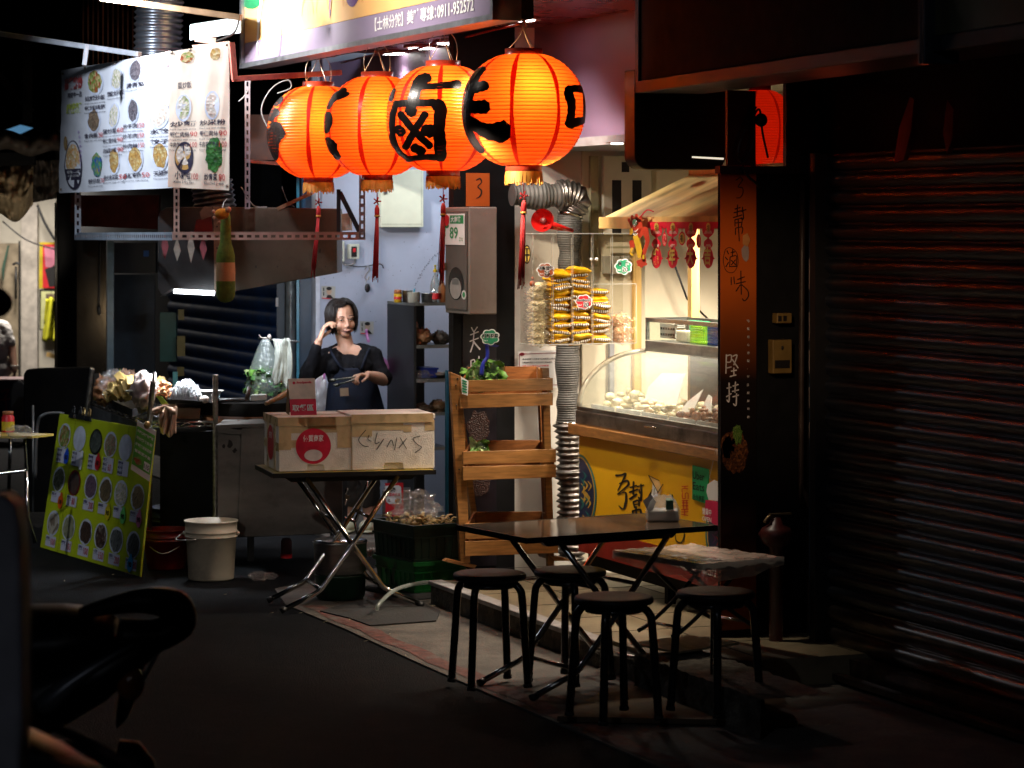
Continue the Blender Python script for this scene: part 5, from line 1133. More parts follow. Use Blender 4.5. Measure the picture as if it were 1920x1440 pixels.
# ================================================================= stools
seatm=mt('dark_red_brown_seat',(.016,.008,.006),.5,var=.6,sc_=14,bump=.1,spec=.3);tubem=mt('black_tube_paint',(.012,.011,.012),.28,coat=.4,var=.3)
def stool(lab):
    t=thing('round_stool',lab,'stool',(0,0,0),0,'black round stools around the front tables')
    g=B(seatm);g.lathe([(0.001,.452),(.10,.455),(.137,.457),(.146,.454),(.150,.446),(.150,.436),(.144,.430),(.001,.430)],(0,0,0),44);part(t,'seat',g)
    for k in range(4):
        a=PI/4+k*PI/2;d=V((math.cos(a),math.sin(a),0))
        P=[d*.02+V((0,0,.418)),d*.085+V((0,0,.420)),d*.115+V((0,0,.414)),d*.135+V((0,0,.395)),d*.146+V((0,0,.36)),d*.158+V((0,0,.2)),d*.172+V((0,0,.012))]
        g=B(tubem);g.tube(smoothpath(P,4),.0160,10);o=part(t,'leg',g);g=B(mt('stool_foot_rubber',(.015,.014,.013),.7));g.tube([d*.1715+V((0,0,.014)),d*.173+V((0,0,-.001))],.0185,10);part(o,'rubber_foot',g)
    g=B(tubem);g.lathe([(.10,.398),(.108,.398),(.108,.414),(.10,.414)],(0,0,0),30);part(t,'seat_ring',g)
    return t
st=stool('round stool standing alone left of the brown folding table')
for i,(px,py,zg,rz,lab)in enumerate(((918,1074,.02,.35,'black round stool left of the brown folding table, below the wooden rack'),(1069,1068,.02,.9,'black round stool behind the folding table near the shop step'),(1151,1118,.045,.52,'nearest black round stool, in front of the table legs'),(1342,1108,.045,.75,'black round stool beside the small plastic wrapped table'))):
    p=onZ(px,py,.455+zg);loc=(p.x,p.y,zg)
    rz2=math.atan2(RT.y,RT.x)+rz
    if i==0:st.location=loc;st.rotation_euler=(0,0,rz2);st['label']=lab
    else:dup(st,loc,rz2,lab)
# ================================================================= polystyrene boxes
eps=mt('dirty_polystyrene',(.74,.67,.60),.75,var=.12,sc_=12,bump=.25,bsc=150,dirt=.28,dirtcol=(.25,.17,.10));tape=mt('brown_packing_tape',(.56,.40,.22),.28,var=.2,sc_=12,bump=.15,bsc=25)
def PT(F,*p):return F@V(p)
def cbox(mb,F,a,b):
    return mb.hexa([F@V(p)for p in((a[0],a[1],a[2]),(b[0],a[1],a[2]),(b[0],b[1],a[2]),(a[0],b[1],a[2]),(a[0],a[1],b[2]),(b[0],a[1],b[2]),(b[0],b[1],b[2]),(a[0],b[1],b[2]))])
def epsbox(lab,pl,pr,yb,ztop_px,wside,F0,second=False):
    o=onZ(pl,yb,.693);ex=V((F2_[0][0],F2_[1][0],0));Lx=(pr-pl)*depth(o)/FP/ex.dot(RT)*1.01;F=frame(o,ex);s=depth(o)/FP;H=(yb-ztop_px)*s;Ly=wside
    t=thing('polystyrene_box',lab,'box',o,math.atan2(ex.y,ex.x));FRAME[t]=F.copy()
    hh=H-.03;hs=.05
    # body with a hand notch at the bottom
    g=B(eps);cbox(g,F,(0,.012,0),(Lx,Ly,hh));nx0,nx1=Lx*.38,Lx*.62
    g.slab([F@V(p)for p in((0,0,0),(nx0,0,0),(nx0+.006,0,.03),(nx1-.006,0,.03),(nx1,0,0),(Lx,0,0),(Lx,0,hh),(0,0,hh))],F.to_3x3()@V((0,.0119,0)));part(t,'body',g,bevel=.004)
    g=B(eps);cbox(g,F,(-.004,-.004,hh+.002),(Lx+.004,Ly+.004,H));part(t,'lid',g,bevel=.006)
    return t,F,Lx,Ly,H,hh
t,F,Lx,Ly,H,hh=epsbox('taped polystyrene box with a round red sticker, on the left of the folding table',523,656,885,784,.42,None)
g=B(tape)
cbox(g,F,(-.006,-.0065,hh-.01),(Lx+.002,-.0045,H+.002));cbox(g,F,(0,-.0012,hh-.045),(Lx,-.0001,hh-.012));cbox(g,F,(0,-.0012,hh*.50),(Lx*.30,-.0001,hh*.66));cbox(g,F,(Lx*.80,-.0016,hh*.48),(Lx,-.0002,hh*.98));cbox(g,F,(0,-.002,hh*.46),(.06,-.0002,hh*.95))
cbox(g,F,(-.0016,0,hh*.42),(-.0001,Ly,hh*.60));cbox(g,F,(-.002,Ly*.22,0),(-.0002,Ly*.34,hh));cbox(g,F,(-.0022,Ly*.70,0),(-.0002,Ly*.80,hh));cbox(g,F,(-.006,-.004,hh-.01),(-.0045,Ly,H+.001));cbox(g,F,(-.004,0,H+.0005),(Lx,.03,H+.0018));cbox(g,F,(0,Ly*.45,H+.0005),(Lx,Ly*.56,H+.0018))
part(t,'packing_tape',g)
g=B(mt('sticker_red',(.58,.02,.05),.35));cx=Lx*.47;cz=hh*.53;R_=.087
g.warp=lambda x,y,z=0:F@V((x,-.0022-z,y));g.disc(cx,cz,R_,R_,0,40);g.use(whitep);g.txt('優質商家',cx,cz+.022,.032,w=.10,z=.001,bold=.015,center=True);g.use(mt('sticker_pink_white',(.70,.58,.56),.4));g.disc(cx,cz-.045,.045,.028,.001,24);part(t,'round_sticker',g)
g=B(MC['sticker_red']);g.warp=lambda x,y,z=0:F@V((-.0026-z,x,y));g.disc(Ly*.54,hh*.55,R_,R_,0,40);g.use(whitep);g.txt('家商質優',Ly*.54,hh*.55+.022,.032,w=.10,z=.001,bold=.015,center=True);part(t,'side_sticker',g)
t,F,Lx,Ly,H,hh=epsbox('polystyrene box with black marker scribbles, on the right of the folding table',660,812,882,778,.36,None)
g=B(tape);cbox(g,F,(-.004,-.0065,hh-.012),(Lx*.98,-.0045,H+.002));cbox(g,F,(0,-.0012,hh*.80),(Lx*.62,-.0001,hh-.012));cbox(g,F,(0,-.0016,hh*.68),(.10,-.0002,hh*.95));cbox(g,F,(-.002,0,0),(-.0002,.05,hh));cbox(g,F,(Lx*.62,-.0014,hh*.76),(Lx*.72,-.0002,hh*.9));cbox(g,F,(Lx*.88,-.0016,hh*.78),(Lx,-.0002,hh*.99));part(t,'packing_tape',g)
g=B(ink);g.warp=lambda x,y,z=0:F@V((x,-.0022-z,y))
kx=Lx/152;kz=hh/96
for st in([(25,78),(12,60),(20,48),(30,46)],[(31,68),(29,60),(35,56)],[(46,72),(42,52),(50,54)],[(58,60),(45,40)],[(64,44),(72,58),(76,46)],[(82,62),(78,38)],[(86,42),(100,60)],[(100,40),(88,62)],[(125,64),(112,60),(120,48),(128,42),(116,32)]):g.stroke([(x*kx,z*kz)for x,z in st],.0035,0,4)
part(t,'marker_scribble',g)
# standing pick-up card on the box
T=thing('pickup_card','white and red standing pick-up card 取餐區 on the left polystyrene box','card',onD(568,778,13.25))
D_=13.28;fr=lambda px,py,d=0:onD(px,py,D_+d)
g=B(mt('card_pale_pink',(.85,.64,.54),.45));g.slab([fr(540,710),fr(590,709),fr(592,748),fr(543,749)],FW*.003);part(T,'upper_card',g)
g=B(mt('card_red',(.75,.012,.06),.4));g.slab([fr(543,748.5,-.001),fr(592,747.5,-.001),fr(594,778,-.001),fr(545,779,-.001)],FW*.004);part(T,'lower_card',g)
g=B(mt('brown_cardboard',(.28,.16,.08),.7));g.slab([fr(540,710,.004),fr(543,779,.004),fr(536,774,.05),fr(539,712,.02)],FW*.002);part(T,'back_leg',g)
g=B(whitep);o=fr(548,771,-.004);g.warp=wallwarp(o,(fr(590,770,-.004)-o),(0,0,1));s=D_/FP;g.txt('取餐區',0,0,12*s,w=40*s,z=.001,bold=.02)
g.use(MC['card_red']);g.txt('foodpanda',8*s,52*s,4*s,w=28*s,z=.001,bold=.03);g.disc(3*s,53*s,2.6*s,2.6*s,.001,14);part(T,'lettering',g)
# ================================================================= crates, pot, buckets, tin
crg=mt('green_crate_plastic',(.01,.14,.03),.38,var=.2);crb=mt('blackish_green_crate',(.008,.022,.014),.4)
def crate(lab,c,F,Lx,Ly,H,m,taper=.93):
    t=thing('plastic_crate',lab,'crate',F.translation,math.atan2(F[1][0],F[0][0]));FRAME[t]=F.copy();g=B(m);th=.006;zb=0
    def q(x,y,z):k=taper+(1-taper)*z/H;return F@V((x*k,y*k,z))
    a,b_=Lx/2,Ly/2
    for(x0,y0,x1,y1)in((-a,-b_,a,-b_),(a,-b_,a,b_),(a,b_,-a,b_),(-a,b_,-a,-b_)):
        d=V((x1-x0,y1-y0,0)).normalized();n_=V((-d.y,d.x,0))*th
        g.hexa([q(x0,y0,0),q(x1,y1,0),q(x1+n_.x,y1+n_.y,0),q(x0+n_.x,y0+n_.y,0),q(x0,y0,H),q(x1,y1,H),q(x1+n_.x,y1+n_.y,H),q(x0+n_.x,y0+n_.y,H)])
        for z0,hh,ou in((H-.02,.02,.012),(H*.62,.008,.007),(.0,.012,.006)):
            g.hexa([q(x0+d.x*-ou-n_.x/th*ou,y0+d.y*-ou-n_.y/th*ou,z0),q(x1+d.x*ou-n_.x/th*ou,y1+d.y*ou-n_.y/th*ou,z0),q(x1,y1,z0),q(x0,y0,z0),q(x0+d.x*-ou-n_.x/th*ou,y0+d.y*-ou-n_.y/th*ou,z0+hh),q(x1+d.x*ou-n_.x/th*ou,y1+d.y*ou-n_.y/th*ou,z0+hh),q(x1,y1,z0+hh),q(x0,y0,z0+hh)])
        Ln=V((x1-x0,y1-y0,0)).length;nr=int(Ln/.045)
        for k in range(1,nr):
            p=V((x0,y0,0))+d*Ln*k/nr
            g.hexa([q(p.x-d.x*.003-n_.x,p.y-d.y*.003-n_.y,.01),q(p.x+d.x*.003-n_.x,p.y+d.y*.003-n_.y,.01),q(p.x+d.x*.003,p.y+d.y*.003,.01),q(p.x-d.x*.003,p.y-d.y*.003,.01),q(p.x-d.x*.003-n_.x,p.y-d.y*.003-n_.y,H*.62),q(p.x+d.x*.003-n_.x,p.y+d.y*.003-n_.y,H*.62),q(p.x+d.x*.003,p.y+d.y*.003,H*.62),q(p.x-d.x*.003,p.y-d.y*.003,H*.62)])
    g.hexa([q(-a+.01,-b_+.01,.006),q(a-.01,-b_+.01,.006),q(a-.01,b_-.01,.006),q(-a+.01,b_-.01,.006),q(-a+.01,-b_+.01,.012),q(a-.01,-b_+.01,.012),q(a-.01,b_-.01,.012),q(-a+.01,b_-.01,.012)])
    part(t,'body',g);return t
cf=onD(777,1092,14.0);cf.z=.035;rr_=onD(866,1080,14.15);ex=V((rr_.x-cf.x,rr_.y-cf.y,0)).normalized();ey=V((-ex.y,ex.x,0))
cc=cf+ex*.155+ey*.20
Fc=frame(cc,ex);crate('green plastic crate under the black one beside the wooden rack',0,Fc,.31,.40,.155,crg)
Fc2=frame(cc+V((0,0,.158)),ex);crate('blackish plastic crate with brown dried skins, stacked on the green crate',0,Fc2,.33,.42,.185,crb)
g=B(mt('black_rubber_block',(.02,.019,.018),.8,bump=.3));g.hexa([Fc@V(p)for p in((-.2,-.24,-.03),(.2,-.24,-.03),(.2,.25,-.03),(-.2,.25,-.03),(-.19,-.22,-.003),(.18,-.22,-.003),(.18,.24,-.003),(-.19,.24,-.003))]);tag(g.build('rubber_block',bevel=.01),'black rubber ramp block under the green crate','rubber block')
skinm=mt('dried_tofu_skin',(.66,.46,.2),.55,var=.35,sc_=30,bump=.3)
g=B(skinm)
for k in range(90):
    p=Fc2@V((random.uniform(-.13,.13),random.uniform(-.17,.17),.15+.05*random.random()));q=Mx.Rotation(random.uniform(-.7,.7),3,'X')@Mx.Rotation(random.uniform(0,6),3,'Z')@Mx.Rotation(random.uniform(-.6,.6),3,'Y');s1=random.uniform(.018,.04)
    g.grid(lambda u,v:p+q@V(((u-.5)*s1*1.6,(v-.5)*s1,.25*s1*math.sin(u*5+k)+.004)),3,3)
tag(g.build('tofu_skins',thick=.003),'heap of brown dried tofu skins filling the black crate','dried tofu',kind='stuff')
def crumple(name,lab,cat,c,r,m,seed=1,amp=.35,f=3.2,n=30,mm=20):
    g=B(m);g.ball(c,r,n,mm,lambda d:1+amp*noise.noise(d*f+V((seed,0,0)))+amp*.6*abs(noise.noise(d*f*2.7+V((0,seed,0))))+amp*.5*noise.noise(d*f*5+V((0,seed,0))));return tag(g.build(name,smooth=False if 'bag_film' in m.name or 'clear' in m.name else None),lab,cat)
clearbag=film('crinkled_clear_bag',(1,1,1),.16,.10,.6,60,milky=.07)
crumple('plastic_bag','crumpled clear plastic bag on the dried skins in the black crate','plastic bag',Fc2@V((.0,.04,.245)),(.085,.105,.075),clearbag,4,.6)
# pot and stand
c=onD(638,1126,14.05);c.z=0
crg2=mt('dark_green_tub',(.006,.03,.015),.35)
g=B(crg2);g.lathe([(.11,.0),(.125,.02),(.13,.12),(.135,.128),(.001,.128)],c,30);tag(g.build('plastic_tub'),'dark green round tub on the ground under the steel pot','tub')
T=thing('cooking_pot','lidded steel pot under the polystyrene box table','pot',c+V((0,0,.129)))
g=B(steel);g.lathe([(.001,.129),(.125,.13),(.130,.14),(.134,.285),(.140,.292),(.134,.294),(.128,.288)],c,40);part(T,'body',g)
g=B(mt('bright_steel_lid',(.5,.5,.52),.22,1.0,var=.2));g.lathe([(.137,.296),(.132,.303),(.08,.312),(.001,.316)],c,40);part(T,'lid',g)
# buckets
def bucket(lab,px,py,D,rt,rb_,H,m,white=False,z0=0):
    c=onD(px,py,D);c.z=z0;t=thing('bucket',lab,'bucket',c)
    g=B(m);g.lathe([(.001,.003),(rb_,.0),(rb_+.004,.008),(rt-.004,H*.72),(rt+.004,H*.725),(rt+.004,H*.74),(rt-.002,H*.745),(rt-.001,H*.80),(rt+.005,H*.805),(rt+.005,H*.82),(rt,H*.825),(rt+.001,H*.97),(rt+.007,H*.975),(rt+.007,H),(rt-.004,H),(rb_-.003,.02),(.001,.018)],c,44);part(t,'body',g)
    g=B(wire);a=c-RT*(rt+.012)+V((0,0,H*.78));b2=c+RT*(rt+.012)+V((0,0,H*.78));f_=-FW*.02
    if white:g.tube(smoothpath([a,a-RT*.02+V((0,0,-.015)),c-RT*.165-FW*.12+V((0,0,H*.70)),c-FW*.165+RT*.0+V((0,0,H*.74))],5)[:14],.003,6)
    else:g.tube(smoothpath([a,c-FW*(rt+.03)+V((0,0,H*.45)),b2],6),.003,6)
    part(t,'handle',g);
    g=B(m);
    for sg in(-1,1):p=c+RT*sg*(rt+.004)+V((0,0,H*.78));g.ball(p,.012,8,6)
    part(t,'handle_lug',g);return t
bw=mt('old_white_bucket',(.66,.58,.46),.42,var=.1,sc_=5,dirt=.35,dirtcol=(.12,.08,.05))
bucket('dirty white plastic bucket standing alone on the asphalt',396,1085,14.85,.138,.118,.315,bw,True)
bucket('dark red bucket in the shade between the menu board and the white bucket',312,1083,15.3,.13,.10,.22,mt('dark_red_plastic',(.18,.012,.01),.35))
bucket('dark blue tub behind the red bucket',330,1060,15.9,.16,.13,.28,mt('dark_blue_plastic',(.01,.012,.07),.35))
# oil tin
D_=16.6;T=thing('oil_tin','tall oil tin with a red and white label beside the kitchen shelf','tin',onD(741,985,D_));c=onD(741,985,D_);c.z=.005;Ft=frame(c,RT)
g=B(dsteel);cbox(g,Ft,(-.078,0,0),(.085,.2,.30));part(T,'can',g,bevel=.004)
def f(px,py,d=0):return onD(px,py,D_-.004-d)
g=B(redp);g.slab([f(722,906),f(756,905),f(757,968),f(723,969)],FW*.002);part(T,'label',g)
g=B(whitep);g.warp=lambda x,y,z=0:f(x,y,.002+z);g.add([(x,y,0)for x,y in((722,911),(748,910),(752,913),(753,944),(730,945),(724,941))],[tuple(range(6))],False);g.use(ink);g.warp=None
o=f(725,922,.006);g.warp=wallwarp(o,RT);s=D_/FP;g.txt('益康',0,0,8*s,w=17*s,bold=.03);g.txt('18L',0,-19*s,6*s,w=8*s,bold=.0);g.use(redp);g.txt('大豆沙拉油',-1*s,-8*s,5.5*s,w=26*s,z=.001,bold=.04);g.use(mt('burger_print',(.5,.22,.03),.5));g.disc(20*s,-17*s,5*s,5*s,.001,12,.2);g.use(mt('oil_yellow',(.5,.4,.05),.5));g.disc(5*s,-40*s,5*s,3*s,.001,12);part(T,'lettering',g)
# rubber mat, hose, litter
g=B(mt('black_rubber_mat',(.025,.022,.02),.75,bump=.3,var=.3));cs=[onZ(x,y,.012)for x,y in((600,1145),(660,1128),(770,1118),(826,1145),(818,1163),(694,1172),(655,1158))];
g.slab(cs,(0,0,-.005));tag(g.build('rubber_mat'),'thin black rubber mat lying in front of the crates','mat')
g=B(film('clear_hose_pvc',(.8,.85,.8),.2,.15,milky=.3));A_=onZ(707,1144,.035);B_=onD(745,1104,13.6);C_=onD(800,1092,13.9);g.tube(smoothpath([A_,A_+V((-.02,.02,.03)),B_,C_,C_+V((.05,.1,-.01))],6),.010,8);tag(g.build('clear_hose'),'clear plastic hose arching from the crate to the pavement','hose')
crumple('plastic_litter','crushed clear plastic cup lying on the asphalt left of the table','litter',onZ(487,1080,.02),(.03,.05,.02),clearbag,8,.6)
crumple('plastic_litter','second crushed clear plastic scrap right beside the crushed cup','litter',onZ(508,1080,.016),(.02,.03,.016),clearbag,9,.6)
g=B(mt('pale_scraps',(.45,.38,.25),.8,var=.4));
for px,py in((682,1203),(606,1167),(560,1150),(655,1163),(730,1190),(52,1102),(210,1078),(600,1080),(808,1136),(884,1180),(930,1190),(760,1230),(1548,1360),(240,1070),(120,1090),(420,1115),(505,1150)):
    p=onZ(px,py,.024);a=random.random()*3;l=random.uniform(.005,.02)
    g.slab([p,p+V((l*math.cos(a),l*math.sin(a),.002)),p+V((l*math.cos(a)-.005,l*math.sin(a)+.006,.003)),p+V((-.004,.006,0))],(0,0,.002))
tag(g.build('ground_scraps'),'tiny pale scraps strewn over asphalt and pavement','scraps',kind='stuff')
# ================================================================= people
def capsule(mb,a,b,ra,rb,n=14):
    a=V(a);b=V(b);d=b-a;L=d.length
    if L<1e-6:return mb.ball(a,ra,n,8)
    pr=[(ra*math.sin(q),-ra*math.cos(q))for q in[PI/2*i/4 for i in range(5)]]+[(rb*math.cos(q),L+rb*math.sin(q))for q in[PI/2*i/4 for i in range(5)]]
    return mb.lathe(pr,a,n,d)
def chain(mb,pts,rs):
    for i in range(len(pts)-1):capsule(mb,pts[i],pts[i+1],rs[i],rs[i+1])
def eball(mb,c,ax,r):
    """ellipsoid with axes ax (3 vectors) and radii r"""
    n,m=16,10;vs=[]
    for i in range(m+1):
        a=PI*i/m
        for k in range(n):
            q=2*PI*k/n;vs.append(V(c)+ax[0]*r[0]*math.sin(a)*math.cos(q)+ax[1]*r[1]*math.sin(a)*math.sin(q)-ax[2]*r[2]*math.cos(a))
    mb.add(vs,[(i*n+k,i*n+(k+1)%n,(i+1)*n+(k+1)%n,(i+1)*n+k)for i in range(m)for k in range(n)],True)
def fuse(mb,name,mat,parent,voxel,it=4,wr=0):
    """one continuous skin over the collected volumes"""
    o=mb.build(name,parent=parent);md=o.modifiers.new('r','REMESH');md.mode='VOXEL';md.voxel_size=voxel;md.use_smooth_shade=True
    s_=o.modifiers.new('s','SMOOTH');s_.factor=.5;s_.iterations=it
    dg_=bpy.context.evaluated_depsgraph_get();me=bpy.data.meshes.new_from_object(o.evaluated_get(dg_));o.modifiers.clear();o.data=me;me.materials.clear();me.materials.append(mat)
    for p in me.polygons:p.use_smooth=True
    if wr:
        for v in me.vertices:
            w_=o.matrix_world@v.co;v.co+=v.normal*wr*(noise.noise(V((v.co.x*14,v.co.y*14,v.co.z*9)))+.5*noise.noise(v.co*31))
    return o
def head(mb,C,fwd,up,k=1.0):
    fwd=V(fwd).normalized();rt=fwd.cross(V(up)).normalized();up=rt.cross(fwd).normalized();A=(rt,fwd,up)
    P=lambda x,y,z:C+(rt*x+fwd*y+up*z)*k
    eball(mb,P(0,-.008,.022),A,(.071*k,.090*k,.088*k));eball(mb,P(0,.012,-.025),A,(.058*k,.068*k,.070*k));eball(mb,P(0,.045,-.082),A,(.030*k,.030*k,.022*k))
    for sg in(-1,1):
        eball(mb,P(sg*.036,.048,-.032),A,(.026*k,.026*k,.026*k));eball(mb,P(sg*.028,.070,.020),A,(.024*k,.014*k,.007*k));eball(mb,P(sg*.072,-.010,-.012),A,(.008*k,.018*k,.030*k));eball(mb,P(sg*.045,.015,-.066),A,(.020*k,.030*k,.018*k));eball(mb,P(sg*.010,.089,-.034),A,(.008*k,.010*k,.008*k));eball(mb,P(sg*.029,.0715,.000),A,(.016*k,.0085*k,.008*k))
    capsule(mb,P(0,.079,.012),P(0,.099,-.026),.007*k,.0105*k);eball(mb,P(0,.078,-.058),A,(.022*k,.011*k,.006*k));eball(mb,P(0,.075,-.066),A,(.019*k,.011*k,.007*k))
    return P,A
def face(parent,P,A,k=1,hair=None):
    dk=mt('eye_dark',(.015,.010,.008),.25);lipm=mt('lip_skin',(.36,.13,.11),.5);wh=mt('eye_white',(.5,.45,.42),.3)
    g=B(wh)
    for sg in(-1,1):eball(g,P(sg*.029,.0765,.004),A,(.011*k,.0058*k,.0030*k))
    part(parent,'eyes',g)
    g=B(dk)
    for sg in(-1,1):
        eball(g,P(sg*.029+.003,.0795,.004),A,(.0052*k,.0045*k,.0042*k));g.tube([P(sg*.029-.014,.0765,.004),P(sg*.029-.005,.0835,.0085),P(sg*.029+.006,.083,.008),P(sg*.029+.015,.0745,.003)],.0017*k,5)
        g.tube([P(sg*.029-.016,.078,.024),P(sg*.029,.086,.029),P(sg*.029+.016,.076,.025)],.0024*k,5)
    g.tube([P(-.018,.082,-.0625),P(-.006,.0895,-.0615),P(.006,.0895,-.0615),P(.018,.082,-.0625)],.0016*k,5);part(parent,'eyebrows',g)
    g=B(lipm);eball(g,P(0,.0805,-.0585),A,(.020*k,.009*k,.0034*k));eball(g,P(0,.079,-.067),A,(.017*k,.010*k,.0045*k));[eball(g,P(sg*.021,.0765,-.0565),A,(.006*k,.006*k,.003*k))for sg in(-1,1)];part(parent,'lips',g)
def hairdo(parent,P,A,m,seed=1,k=1.0):
    random.seed(seed);g=B(m);rt,fw_,up_=A
    def sh(q,e,r):  # q azimuth from forward, e elevation
        x=math.sin(q)*math.cos(e);y=math.cos(q)*math.cos(e);z=math.sin(e)
        return P(x*.078*r,-.008+y*.098*r,.020+z*.096*r)
    # under shell
    def f(u,v):
        q=-PI+2*PI*u;aq=abs(q);e0=PI/2;lo=.80 if aq<.6 else(.80-(aq-.6)*3.0 if aq<1.1 else-.75)
        e=e0+(max(lo,-.75)-e0)*v;p=sh(q,e,1.03)
        if aq>=1.05 and v>.75:p=sh(q,-.45,1.03)-up_*(v-.75)*4*.055*k
        return p
    g.grid(f,48,14)
    for i in range(640):
        q=random.uniform(-PI,PI);aq=abs(q);part_q=.35
        if aq<.9:
            e1=random.uniform(.62,.8);sw_=random.uniform(.45,.8)*(1 if q>-.25 else-1)
            pts=[sh(part_q*.3,1.45,1.06),sh(q*.6,1.15,1.10),sh(q+sw_*.3,.9,1.10),sh(q+sw_*.7,.72,1.10),sh(q+sw_,e1,1.07)]
            if abs(q+sw_)>.7:pts+=[sh(q+sw_*1.25,.1,1.10),sh(q+sw_*1.35,-.25,1.12)]
        else:
            end=random.uniform(.05,.092)*(.9 if aq<1.3 else 1)
            pts=[sh(q*.3,1.4,1.05),sh(q*.8,1.05,1.11),sh(q,.6,1.14),sh(q,.15,1.16),sh(q,-.2,1.14)]
            b_=pts[-1];inw=(P(0,0,0)-b_);inw-=up_*inw.dot(up_);pts+=[b_-up_*end*.45*k+inw*.02,b_-up_*end*k+inw*random.uniform(.1,.22)]
        jit=V((random.uniform(-.006,.006),random.uniform(-.006,.006),random.uniform(-.004,.004)))
        pts=[p+jit*(j/3)for j,p in enumerate(pts)];pts=smoothpath(pts,3);n=len(pts);g.tube(pts,[random.uniform(.0018,.0034)*k*(1-.65*(j/n)**2)for j in range(n)],4)
    return part(parent,'hair',g)
def hand(mb,W0,dirp,nrm,curl,k=1.0,thumb=1,spread=.14,bend=None):
    """wrist point, palm direction, palm normal (towards which fingers curl)"""
    d=V(dirp).normalized();n=V(nrm);n=(n-d*n.dot(d)).normalized();s_=d.cross(n)*thumb
    pal=[W0+d*.0,W0+d*.045*k,W0+d*.082*k]
    for off in(-.026,-.009,.009,.026):capsule(mb,W0+s_*off*.55*k+d*.008,W0+d*.078*k+s_*off*k,.014*k,.0105*k)
    ln=(.066,.076,.070,.056)
    for i,off in enumerate((.029,.010,-.010,-.028)):
        c_=curl[i]if isinstance(curl,(list,tuple))else curl;p=W0+d*.082*k+s_*off*k;dd=(d+s_*spread*(off/.03)*.5).normalized();ang=0;pts=[p];L=ln[i]*k
        for j,fr_ in enumerate((.45,.30,.25)):
            ang+=c_*(.8 if j==0 else 1.0);v_=dd*math.cos(ang)+n*math.sin(ang);pts.append(pts[-1]+v_*L*fr_)
        chain(mb,pts,[.0092*k,.0084*k,.0078*k,.0068*k])
    t0=W0+d*.022*k+s_*.024*k;t1=t0+(d*.6+s_*.65+n*.45).normalized()*.036*k;t2=t1+(d*.85+s_*.1+n*.6).normalized()*.030*k;t3=t2+(d*.9+n*.5-s_*.2).normalized()*.022*k
    chain(mb,[t0,t1,t2,t3],[.013*k,.0105*k,.0092*k,.0078*k])
DW=17.0
def Wp(px,py,dd=0):return onD(px,py,DW+dd)
